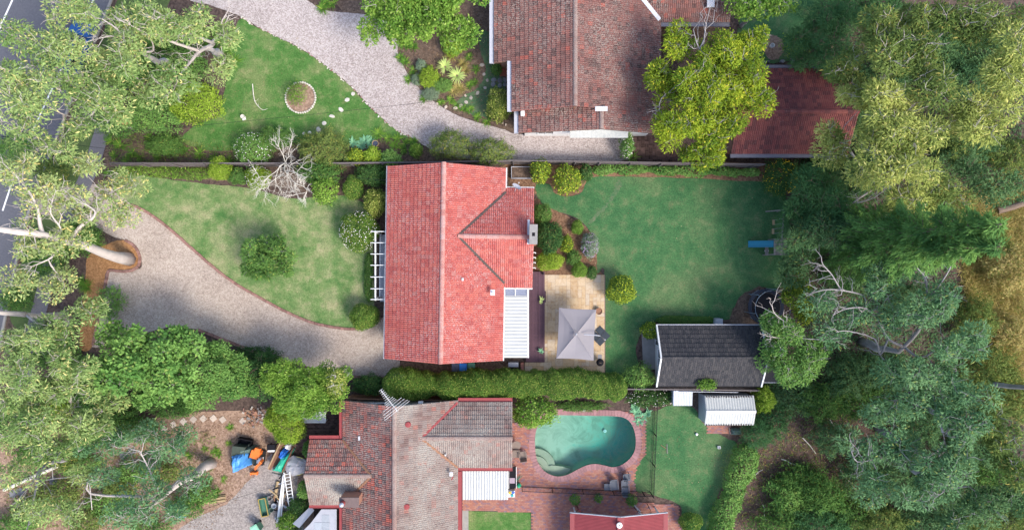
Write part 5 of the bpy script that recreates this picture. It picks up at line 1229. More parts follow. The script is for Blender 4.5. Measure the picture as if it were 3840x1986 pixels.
p = W(2274, 1818); st = empty('footstool', p, 'square grey footstool on the pool paving beside the recliner', 'stool'); G().box((p[0], p[1], .38), (.46, .5, .05)).build('top', MT['wicker'], st)
for i in (-1, 1):
    for j in (-1, 1): G().box((p[0]+i*.19, p[1]+j*.21, .2), (.035, .035, .33)).build('leg', MT['black'], st)
chair('tan sling chair at the house wall beside the pool', 1960, 1699, 3.3, MT['wicker_tan']); chair('tan sling chair half hidden under the tiled eave', 1936, 1696, 0, MT['wicker_tan'])
p = W(1936, 1660); tb = empty('garden_table', p, 'small tan garden table half under the eave by the pool', 'table'); G().cyl(p, .35, .35, .68, .71, 18).build('top', MT['wicker_tan'], tb); G().cyl(p, .05, .05, .06, .68, 8).build('pillar', MT['black'], tb); G().cyl(p, .22, .05, .03, .07, 12).build('foot', MT['black'], tb)
p = W(1946, 1815); hr = empty('hose_reel', p, 'green plastic ball-shaped tub with hose by the pool gate', 'hose reel'); G().lathe((p[0], p[1], .04), [(.0, 0), (.13, .02), (.19, .16), (.17, .28), (.08, .36), (0, .37)], 16).build('drum', plain('green_plastic', (.02,.35,.18), .4, .4, .15, 8), hr, smooth=True)
hp = smooth_poly([W(1944, 1806, .07)]+[W(1948+rnd.gauss(0, 7), 1790+rnd.gauss(0, 10), .07) for _ in range(9)], 5, False); hp[:, 2] = .075; G().tube(hp, .014, 5).build('hose', MT['bin_green'], hr)
# side table and shelves next to the awning
p = W(1921, 1770); sb_ = empty('outdoor_bench', p, 'dark bench with a mauve cushion between awning and pool gate', 'bench')
x0, y0_ = W(1908, 1822)[:2]; x1, y1_ = W(1936, 1742)[:2]
G().box(((x0+x1)/2, (y0_+y1_)/2, .42), (x1-x0, y1_-y0_, .05)).build('top', MT['black'], sb_)
for x in (x0, x1): G().bar((x, y0_, .5), (x, y1_, .5), .04, .1).build('side_rail', MT['white'], sb_)
for x in (x0+.06, x1-.06):
    for y in (y0_+.1, y1_-.1): G().box((x, y, .21), (.05, .05, .36)).build('leg', MT['black'], sb_)
G().box((W(1921,1793)[0], W(0,1793)[1], .475), (.42, .42, .06)).build('cushion', plain('mauve_cushion', (.33,.26,.31), .9, .1, .1, 6), sb_)
p = W(1918, 1841); tr_ = empty('toy_shelf', p, 'small white shelf of coloured toys under the awning corner', 'shelf'); G().box((p[0], p[1], .3), (.55, .5, .56)).build('frame', MT['white'], tr_)
for k, (c, dx, dy) in enumerate((((.55,.36,.03), -.12, .12), ((.03,.3,.3), .06, -.1), ((.05,.12,.4), .14, .13))): G().box((p[0]+dx, p[1]+dy, .62), (.2, .18, .08), .3*k).build('toy', plain('toy_%s' % ['yellow', 'teal', 'blue'][k], c, .5, .3, .1, 6), tr_)
# carport clutter
def bike(label, x, y, rz, m):
    p = W(x, y); o = empty('bicycle', p, label, 'bicycle'); ca, sa = math.cos(rz), math.sin(rz)
    def q(a, b, z): return (p[0]+a*ca-b*sa, p[1]+a*sa+b*ca, z)
    for a in (-.5, .5):
        w_ = G().tube([q(a+.31*math.cos(t), 0, .36+.31*math.sin(t)) for t in np.linspace(0, 6.283, 21)], .022, 6).build('wheel', MT['rubber'], o)
    for nm, pts, r_ in (('frame', [q(-.5, 0, .36), q(-.05, 0, .34), q(.36, 0, .75), q(-.18, 0, .8), q(-.05, 0, .34)], .022), ('fork', [q(.34, 0, .9), q(.5, 0, .36)], .02), ('handlebar', [q(.26, -.28, .98), q(.34, 0, .94), q(.26, .28, .98)], .016), ('seat_post', [q(-.12, 0, .5), q(-.2, 0, .9)], .015)): G().tube(pts, r_, 6).build(nm, m if nm in ('frame', 'fork') else MT['black'], o)
    G().box(q(-.21, 0, .92), (.26, .14, .06), rz).build('saddle', MT['black'], o)
MT['red_gloss'] = plain('red_gloss', (.38,.02,.03), .35, .5, .15, 6)
bike('red bicycle parked against the carport gable', 2172, 1905, 2.2, MT['red_gloss']); bike('bicycle with pale handlebars leaning by the right side of the carport', 2402, 1918, 2.4, MT['white'])
bike('dark red bicycle at the far right corner of the carport', 2440, 1916, 2.0, MT['timber_brown'])
p = W(2363, 1876); q_ = W(2400, 1915); lg = G().tube([(p[0], p[1], .12), (q_[0], q_[1], .12)], .06, 8).build('fallen_pole', MT['grey'], None, label='grey pole lying on the bricks beside the potted shrub', cat='pole')
for i, (x, y, r_) in enumerate(((2154,1860,20),(2241,1855,15),(2363,1863,21))):
    p = W(x, y); G().lathe((p[0], p[1], .03), [(0, 0), (.17, 0), (.24, .4), (.2, .4), (.18, .33), (0, .33)], 14).build('plant_pot', MT['rock_dark'], None, label='dark pot holding a small shrub beside the pool fence', cat='pot', group='pots beside the pool fence')
    shrub('small leafy shrub growing in a pot beside the pool fence', p[0]*47/((52-.6)/52)/1+1920, 993-p[1]*47*52/(52-.6), r_, r_, .75, 'green', (.13, .07), 'potted shrubs beside the pool fence', lai=2.2, zb=.35, lump=.1)
# toys on the grass
p = W(2611, 1625); n = N('football_skin'); v = n.n.new('ShaderNodeTexVoronoi'); v.inputs['Scale'].default_value = 9; n.l(n.pos.outputs['Position'], v.inputs['Vector']); MT['football'] = n.fin(n.ramp(v.outputs['Distance'], [(.18, (.02, .02, .02)), (.24, (.8, .8, .8))]), .4, .4)
G().lathe((p[0], p[1], .02), [(.11*math.sin(t), .11-.11*math.cos(t)) for t in np.linspace(0.01, 3.13, 10)], 16).build('football', MT['football'], None, label='white and black football on the grass by the sheds', cat='ball', smooth=True)
p = W(2694, 1674); wb = empty('white_crate', p, 'small white plastic crate on the bare grass', 'crate'); g = G()
for dx, dy, a, b in ((-.1, 0, .02, .2), (.1, 0, .02, .2), (0, -.09, .2, .02), (0, .09, .2, .02)): g.box((p[0]+dx, p[1]+dy, .12), (a, b, .2))
g.build('side', MT['white'], wb); G().box((p[0], p[1], .045), (.2, .18, .03)).build('floor', MT['white'], wb)
tw = empty('garden_tap_post', W(2500, 1680), 'thin timber stake with crossbar lying on the grass', 'stake'); G().bar(W(2501, 1664, .05), W(2502, 1699, .05), .04, .04).build('stake', MT['timber_grey'], tw); G().bar(W(2478, 1667, .05), W(2499, 1681, .05), .04, .03).build('crossbar', MT['timber_brown'], tw)
p = W(2757, 1613); wbr = empty('covered_heap', p, 'green tarpaulin heap beside the white metal shed', 'tarp'); 
def tarp(name, P4, h, m, parent, n_=9, seed=1, crease=.05):
    """draped cloth over a rough quad P4 (4 world xy), domed height h, with folds"""
    g = np.random.default_rng(seed); A = [np.array(p) for p in P4]; V = []; ph = g.uniform(0, 6, 4)
    for i in range(n_+1):
        for j in range(n_+1):
            u, v = i/n_, j/n_; q = (A[0]*(1-u)+A[1]*u)*(1-v)+(A[3]*(1-u)+A[2]*u)*v
            e = min(u, 1-u, v, 1-v)
            z = h*min(1, (e*4.2)**.55 if e > 0 else 0)+crease*math.sin(7*u+5*v+ph[0])*math.sin(9*v-3*u+ph[1])+crease*.6*abs(math.sin(13*u+ph[2]+4*v))
            V.append((q[0]+g.normal(0, .02), q[1]+g.normal(0, .02), max(z, .0)+.03))
    F = [(i*(n_+1)+j, (i+1)*(n_+1)+j, (i+1)*(n_+1)+j+1, i*(n_+1)+j+1) for i in range(n_) for j in range(n_)]
    V = np.array(V); nn = np.cross(A[1]-A[0], A[3]-A[0])
    if nn < 0: F = [f[::-1] for f in F]
    return add(name, V, F, m, parent)
W2 = lambda *pts: [W(x, y)[:2] for x, y in pts]
MT['tarp_green'] = plain('dull_green_tarp', (.10,.15,.13), .7, .3, .25, 4, .3); MT['tarp_blue'] = plain('blue_tarp', (.07,.26,.62), .45, .4, .22, 3, .3); MT['tarp_deepblue'] = plain('deep_blue_tarp', (.02,.13,.50), .45, .4, .25, 4, .3); MT['tarp_emerald'] = plain('emerald_tarp', (.03,.38,.25), .45, .4, .2, 4, .3); MT['tarp_grey'] = plain('grey_tarp', (.34,.34,.37), .6, .3, .2, 3, .3)
tarp('cloth', W2((2738,1604),(2778,1602),(2780,1626),(2742,1628)), .4, MT['tarp_green'], wbr, seed=5)
G().bar(W(2734, 1602, .1), W(2738, 1626, .1), .05, .12).build('edge_board', MT['timber_grey'], wbr)
# ------------------------------------------------------------------ work yard
cl = empty('compact_loader', W(918, 1700), 'compact loader with black bucket half hidden under a blue tarp', 'loader')
MT['machine'] = plain('dark_machine', (.05,.065,.05), .6, .35, .3, 5, .2)
g = G(); g.box((*W(912, 1695)[:2], .6), (1.0, 1.5, .9), -.12); g.build('body', MT['machine'], cl)
for d in (-26, 24):
    q = W(914+d, 1700); G().box((q[0], q[1], .28), (.22, 1.7, .5), -.12).build('track', MT['rubber'], cl)
g = G(); b0 = W(927, 1650); 
for z, dy, hh in ((.12, .05, .05), (.36, -.22, .5)): g.box((b0[0], b0[1]-.0+(-dy if hh > .1 else -.05), z), (1.05, .5 if hh < .1 else .05, hh), -.2)
for s in (-1, 1): g.box((b0[0]+s*.5, b0[1]-.02-s*.1, .32), (.04, .5, .42), -.2)
g.build('bucket', MT['black'], cl)
for s in (-1, 1): G().bar((*W(912+s*20, 1705)[:2], .95), (b0[0]+s*.35, b0[1]-.2, .45), .09, .14).build('lift_arm', MT['machine'], cl)
tarp('tarp', W2((880,1684),(942,1674),(948,1738),(886,1766)), 1.32, MT['tarp_blue'], cl, 12, 8, .09)
tarp('canvas', W2((905,1668),(966,1665),(958,1690),(912,1690)), 1.0, MT['tarp_green'], cl, 8, 3, .06)
dg = empty('orange_digger', W(975, 1712), 'orange and white mini digger with its arm stretched over brown soil', 'excavator')
MT['orange'] = plain('orange_paint', (.72,.17,.03), .45, .4, .2, 5, .1)
for s in (-14, 14): q = W(977+s, 1712); G().box((q[0], q[1], .18), (.2, 1.15, .32), -.15).build('track', MT['rubber'], dg)
G().box((*W(976, 1712)[:2], .55), (.62, .75, .4), -.15).build('engine', MT['machine'], dg)
g = G(); g.box((*W(975, 1690)[:2], .75), (.7, .62, .6), -.3); g.box((*W(984, 1674)[:2], .95), (.42, .36, .3), -.3); g.build('body', MT['orange'], dg)
G().box((*W(990, 1712)[:2], .8), (.34, .4, .5), -.15).build('side_tank', MT['white'], dg)
pts = [W(984, 1722, .9), W(976, 1735, 1.5), W(962, 1748, 1.25), W(958, 1757, .55)]
for a, b in zip(pts[:-1], pts[1:]): G().bar(a, b, .16, .2).build('boom', MT['orange'], dg)
q = W(957, 1766); g = G(); g.box((q[0], q[1], .22), (.5, .06, .4)); g.box((q[0], q[1]-.1, .05), (.5, .25, .05)); g.box((q[0]-.24, q[1]-.08, .2), (.04, .25, .34)); g.box((q[0]+.24, q[1]-.08, .2), (.04, .25, .34)); g.build('bucket', MT['orange'], dg)
tl = empty('box_trailer', W(1065, 1705), 'box trailer loaded with timber, an emerald tarp and deep blue sheeting', 'trailer')
c = W(1065, 1703); rz = -.42
G().box((c[0], c[1], .42), (1.15, 2.1, .08), rz).build('tray', MT['timber_brown'], tl)
ca, sa = math.cos(rz), math.sin(rz)
def tq(a, b, z): return np.array((c[0]+a*ca-b*sa, c[1]+a*sa+b*ca, z))
for s in (-1, 1):
    G().bar(tq(s*.58, -1.05, .62), tq(s*.58, 1.05, .62), .05, .34).build('side_board', MT['timber_brown'], tl)
    w_ = G().tube([tq(s*.66, -.1, .28)-np.array([ca, sa, 0])*.07, tq(s*.66, -.1, .28)+np.array([ca, sa, 0])*.07], .28, 14).build('wheel', MT['rubber'], tl)
for k in range(3): G().bar(tq(-.52+.1*k, -1.2, .83+.02*k), tq(-.46+.1*k, 1.25, .84+.02*k), .09, .05).build('timber_length', MT['timber_brown'] if k else MT['timber'], tl)
tarp('emerald_sheet', [tq(-.3, -1.45, 0)[:2], tq(.55, -1.3, 0)[:2], tq(.62, .95, 0)[:2], tq(.05, .1, 0)[:2]], .92, MT['tarp_emerald'], tl, 10, 4, .07)
tarp('blue_sheet', [tq(-.25, -.1, 0)[:2], tq(.3, -.15, 0)[:2], tq(.35, .8, 0)[:2], tq(-.15, .8, 0)[:2]], 1.06, MT['tarp_deepblue'], tl, 9, 6, .09)
tarp('white_bag', [tq(-.1, .8, 0)[:2], tq(.45, .75, 0)[:2], tq(.35, 1.35, 0)[:2], tq(-.1, 1.3, 0)[:2]], .95, MT['white'], tl, 8, 7, .08)
p = W(1033, 1666); bb = empty('gas_barbecue', p, 'black hooded barbecue with white shelf beside the loaded trailer', 'barbecue'); G().box((p[0], p[1]+.05, .85), (.62, .42, .3), .05).build('hood', MT['black'], bb); G().box((p[0]-.05, p[1]-.27, .72), (.6, .2, .04)).build('shelf', MT['white'], bb)
for i in (-1, 1):
    for j in (-1, 1): G().box((p[0]+i*.26, p[1]+j*.17, .36), (.04, .04, .7)).build('leg', MT['black'], bb)
ct = empty('covered_round_tub', W(1118, 1738), 'grey tarpaulin thrown over a yellow round tub by the tiled wing', 'tarp')
p = W(1122, 1738); G().lathe((p[0], p[1], .03), [(0, 0), (.6, 0), (.72, .45), (.74, .5), (.66, .5), (.6, .1)], 20).build('tub', plain('yellow_tub', (.62,.52,.05), .5, .3, .2, 4), ct)
a = np.linspace(0, 6.283, 11)[:-1]; V = [(p[0]-.05, p[1]+.02, .86)]
for f, z in ((.4, .82), (.75, .68), (1.0, .5)): V += [(p[0]-.05+f*.98*math.cos(t)*(1+.1*math.sin(5*t)), p[1]+f*.80*math.sin(t)*(1+.1*math.cos(3*t)), z+.05*math.sin(4*t+f*5)) for t in a]
F = [(0, 1+j, 1+(j+1) % 10) for j in range(10)]+[(1+r_*10+j, 1+(r_+1)*10+j, 1+(r_+1)*10+(j+1) % 10, 1+r_*10+(j+1) % 10) for r_ in range(2) for j in range(10)]
add('tarp', V, F, MT['tarp_grey'], ct)
ld = empty('aluminium_ladder', W(1084, 1838), 'white aluminium ladder lying over scrap beside the tiled wing', 'ladder')
a0, a1, b0, b1 = W(1065, 1770, .75), W(1086, 1766, .75), W(1086, 1910, .55), W(1104, 1905, .55)
MT['alu'] = plain('aluminium', (.72,.72,.72), .4, .4, .08, 6)
G().bar(a0, b0, .07, .05).build('stile', MT['alu'], ld); G().bar(a1, b1, .07, .05).build('stile', MT['alu'], ld)
for t in np.linspace(.06, .95, 11): G().bar(a0+(b0-a0)*t, a1+(b1-a1)*t, .045, .03).build('rung', MT['alu'], ld)
lp = empty('long_planks', W(1050, 1870), 'bundle of long white boards lying beside the ladder', 'planks')
for k in range(4): d = k*5.5; G().bar(W(1063+d*.25, 1778+k*4, .42), W(1038+d*.9, 1960-k*3, .40), .10, .04).build('plank', MT['white'] if k != 2 else MT['rock'], lp)
tp_ = empty('timber_post', W(1037, 1834), 'round pale timber post lying on the work drive', 'post'); G().tube([W(1042, 1803, .14), W(1030, 1865, .14)], [.13, .13], 10).build('log', MT['timber'], tp_)
tgh = empty('green_trough', W(996, 1895), 'dark green trough with a worn yellow rim on the gravel', 'trough')
c = W(996, 1893); g = G(); rz = .2
g.box((c[0], c[1], .12), (.5, 1.4, .05), rz); g.build('base', MT['bin_green'], tgh)
ca, sa = math.cos(rz), math.sin(rz)
for dx, dy, a_, b_ in ((-.27, 0, .05, 1.42), (.27, 0, .05, 1.42), (0, -.7, .5, .05), (0, .7, .5, .05)):
    q = (c[0]+dx*ca-dy*sa, c[1]+dx*sa+dy*ca); G().box((*q, .28), (a_, b_, .4), rz).build('side', MT['bin_green'], tgh)
    G().box((*q, .5), (a_+.01, b_+.01, .04), rz).build('rim', plain('yellow_rim', (.33,.24,.07), .7, .2, .4, 6) if 'yr' not in MT else MT['yr'], tgh)
sc_ = empty('scrap_heap', W(1078, 1880), 'heap of broken boards, buckets and scrap under the ladder', 'scrap heap')
for k in range(46):
    x, y = 1060+rnd.gauss(8, 22), 1860+rnd.gauss(10, 45); x = min(max(x, 1018), 1104)
    a = rnd.uniform(0, 3.14); G().box((*W(x, y)[:2], rnd.uniform(.08, .4)), (rnd.uniform(.3, 1.1), rnd.uniform(.06, .16), .04), a).build('board', MT[rnd.choice(['timber_grey', 'timber_brown', 'rock_dark', 'timber', 'black', 'gutter_grey'])], sc_)
for x, y, m in ((1016,1862,'rock_dark'),(1032,1890,'grey_sheet'),(1022,1905,'tarp_green'),(1040,1872,'black')): q = W(x, y); G().lathe((q[0], q[1], .02), [(0, 0), (.16, 0), (.2, .3), (.17, .3), (.14, .05), (0, .05)], 12).build('bucket', MT[m], sc_)
br = empty('rubble_heap', W(965, 1560), 'heap of broken terracotta bricks and bark below the conifer shrub', 'rubble')
MT['terracotta'] = plain('broken_terracotta', (.40,.21,.14), .9, .15, .35, 6, .4, rv=.4)
for k in range(70): x, y = 965+rnd.gauss(0, 26), 1556+rnd.gauss(0, 16); G().box((*W(x, y)[:2], rnd.uniform(.03, .22)), (rnd.uniform(.1, .32), rnd.uniform(.07, .15), .07), rnd.uniform(0, 3.1)).build('brick_bit', MT[rnd.choice(['terracotta', 'timber_brown', 'rock', 'timber_grey', 'edge_brick'])], br)
ts = empty('timber_sleepers', W(790, 1878), 'stack of pale new timber sleepers along the gravel edge', 'timber stack')
for k in range(4): G().bar(W(735, 1873+k*6, .1+.1*(k % 2)), W(846, 1856+k*6, .1+.1*(k % 2)), .12, .09).build('sleeper', MT['timber'], ts)
p = W(650, 1908); wd_ = empty('white_drum', p, 'white plastic drum with a red cap under the gum branches', 'drum'); G().lathe((p[0], p[1], .02), [(0, 0), (.25, .0), (.28, .1), (.28, .5), (.2, .6), (.06, .62), (0, .62)], 14).build('body', MT['white'], wd_); G().cyl((p[0]+.1, p[1]), .06, .06, .6, .67, 10).build('cap', MT['red_gloss'], wd_)
gg = G(); p = W(1000, 1990); 
wt = empty('white_table', W(1140, 1568), 'white-framed garden table half covered by the leafy tree', 'table'); x0, y0_ = W(1132, 1583, .75)[:2]; x1, y1_ = W(1220, 1545, .75)[:2]
G().box(((x0+x1)/2, (y0_+y1_)/2, .73), (x1-x0, y1_-y0_, .03)).build('top', MT['lead_pale'], wt)
for a, b in (((x0, y0_), (x1, y0_)), ((x1, y0_), (x1, y1_)), ((x1, y1_), (x0, y1_)), ((x0, y1_), (x0, y0_))): G().bar((*a, .74), (*b, .74), .06, .07).build('edge_rail', MT['white'], wt)
for x in (x0+.05, x1-.05):
    for y in (y0_+.05, y1_-.05): G().box((x, y, .36), (.06, .06, .72)).build('leg', MT['white'], wt)
# television antenna on the lichen roof
at = empty('television_antenna', W(1490, 1545, 4.9), 'long-boomed television antenna standing on the lichen roof ridge', 'antenna')
base = W(1489, 1548, 4.95); mt_ = W(1481, 1528, 6.3); G().tube([base-UP*.15, mt_], .022, 6).build('mast', MT['grey'], at)
b0, b1 = W(1490, 1540, 6.2), W(1428, 1461, 6.2); G().bar(b0, b1, .03, .03).build('boom', MT['alu'], at)
d = nrm(b1-b0); s_ = np.cross(d, UP)
for t, l in [(.02, 1.5), (.1, 1.4), (.2, 1.25), (.3, 1.1), (.38, .62), (.45, .55), (.52, .5), (.6, .3), (.68, .28), (.76, .26), (.84, .24), (.92, .22), (1.0, .2)]:
    q = b0+(b1-b0)*t+UP*.02; G().tube([q-s_*l*.75+UP*0, q+s_*l*.75], .012, 5).build('element', MT['alu'], at)
# hall of small things: bird bath in the lawn, hanging planter pots, wheel rim
p = W(917, 441); bbh = empty('garden_ornament', p, 'little stone ornament standing alone on the front lawn', 'ornament'); G().lathe((p[0], p[1], .02), [(0, 0), (.12, 0), (.07, .1), (.08, .3), (.17, .36), (.17, .4), (.1, .37), (0, .36)], 12).build('basin', MT['rock_white'], bbh); G().box((p[0], p[1]-.14, .06), (.26, .12, .1), .3).build('plinth', MT['white'], bbh)
p = W(1411, 541); bp_ = empty('round_planter', p, 'round dark-soiled planter tub by the agave clumps', 'planter'); G().lathe((p[0], p[1], .02), [(0, 0), (.2, 0), (.26, .4), (.23, .4), (.21, .34)], 18).build('tub', MT['timber'], bp_); G().cyl(p, .215, .215, .3, .33, 18).build('soil', MT['bin_navy'], bp_)
p = W(1516, 154); bp2 = empty('terracotta_planter', p, 'terracotta-rimmed planter at the gravel edge under the bright tree', 'planter'); G().lathe((p[0], p[1], .02), [(0, 0), (.16, 0), (.2, .32), (.17, .32), (.16, .27)], 16).build('tub', MT['terracotta'], bp2); G().cyl(p, .165, .165, .22, .25, 16).build('soil', MT['soil_dark'], bp2)
p = W(2900, 168, .5); wp = empty('white_watering_pot', (p[0], p[1], 0), 'white garden pot tipped by the bare patch near the garage', 'pot'); G().lathe((p[0], p[1], .02), [(0, 0), (.13, 0), (.18, .36), (.15, .36), (.12, .05), (0, .05)], 14).build('tub', MT['white'], wp)
p = W(3085, 192); cb = empty('cable_reel_table', p, 'weathered round timber table half hidden by dark feathery foliage', 'table'); G().cyl(p, .62, .62, .62, .67, 20).build('top', MT['timber'], cb); G().cyl(p, .2, .2, .05, .62, 12).build('pillar', MT['timber_grey'], cb); G().cyl(p, .5, .5, .0, .05, 18).build('base', MT['timber_grey'], cb)
# car under the gums
MT['car_blue'] = plain('blue_car_paint', (.02,.085,.26), .22, .55, .08, 2); MT['car_glass'] = plain('car_glass', (.015,.02,.028), .06, .7, .1, 1)
cc = W(303, 185); rz = math.atan2(327, 130)+0.0; crt = empty('parked_car', cc, 'blue hatchback parked on the road under the gum branches', 'car')
ca, sa = math.cos(rz), math.sin(rz)
def cq(x, y, z): return (cc[0]+x*ca-y*sa, cc[1]+x*sa+y*ca, z)
prof = [(-2.1, .35, .55, .80), (-2.05, .3, .85, .84), (-1.7, .25, .95, .88), (-.9, .25, .98, .89), (.6, .25, .95, .89), (1.4, .25, .88, .87), (1.95, .28, .74, .80), (2.12, .35, .58, .70)]
V = []; 
for x, zb, zt, hw in prof: V += [cq(x, -hw*.96, zb), cq(x, -hw, (zb+zt)/2), cq(x, -hw*.9, zt), cq(x, hw*.9, zt), cq(x, hw, (zb+zt)/2), cq(x, hw*.96, zb)]
F = [(i*6+j, (i+1)*6+j, (i+1)*6+(j+1) % 6, i*6+(j+1) % 6) for i in range(7) for j in range(6)]+[(0,1,2,3,4,5), (47,46,45,44,43,42)]
add('body', V, [f[::-1] for f in F], MT['car_blue'], crt)
V = []
for x, z, hw in ((-1.95, .93, .76), (-1.45, 1.36, .62), (.05, 1.44, .62), (.95, .97, .76)): V += [cq(x, -hw, z), cq(x, hw, z)]
for x, z, hw in ((-1.95, .9, .8), (.95, .92, .8)): V += [cq(x, -hw, z), cq(x, hw, z)]
F = [(0,1,3,2),(2,3,5,4),(4,5,7,6),(0,2,4,6,10,8),(9,11,7,5,3,1),(8,9,1,0),(6,7,11,10)]
add('cabin_glass', V, [f[::-1] for f in F], MT['car_glass'], crt)
add('car_roof', [cq(x, y, z) for x, z in ((-1.42, 1.385), (.02, 1.465)) for y in (-.61, .61)]+[cq(x, y, z-.04) for x, z in ((-1.42, 1.385), (.02, 1.465)) for y in (-.6, .6)], [(0,2,3,1),(4,5,7,6),(0,1,5,4),(2,6,7,3),(0,4,6,2),(1,3,7,5)], MT['car_blue'], crt)
for x in (-1.3, 1.32):
    for s in (-1, 1):
        w_ = G().tube([cq(x, s*.66, .31), cq(x, s*.86, .31)], .31, 16).build('wheel', MT['rubber'], crt); G().tube([cq(x, s*.84, .31), cq(x, s*.875, .31)], .19, 12).build('rim', MT['grey'], w_)
for s in (-1, 1): G().box(cq(2.02, s*.6, .68), (.12, .3, .12), rz).build('headlight', MT['white'], crt); G().box(cq(-2.06, s*.62, .8), (.08, .22, .16), rz).build('tail_light', MT['red_gloss'], crt); G().box(cq(.75, s*.98, .98), (.12, .2, .12), rz).build('mirror', MT['car_blue'], crt)
# overhead cables
for lab, pts in (('thin power cable running from the road to the red roof gutter', [(-60,505,7.2),(238,538,5.9),(660,590,4.3),(1050,640,3.3),(1452,676,2.86)]), ('thin power cable crossing the front lawn and gravel to the north house', [(-60,512,7.2),(235,507,6.2),(700,475,4.9),(1430,402,3.5),(1900,345,3.0)]), ('thin dark cable over the work drive to the lichen roof house', [(560,1990,5.5),(830,1885,4.5),(1050,1815,3.6),(1165,1775,3.1)])):
    G().tube(smooth_poly(np.array([W(*p) for p in pts]), 6, False), .012, 5).build('power_cable', MT['black'], None, label=lab, cat='cable')
G().tube([W(2548, 1467, 1.72), W(2660, 1468, 1.74), W(2768, 1470, 1.72)], .035, 7).build('fence_pole', MT['gutter_grey'], None, label='long pale pole resting along the fence behind the sheds', cat='pole')
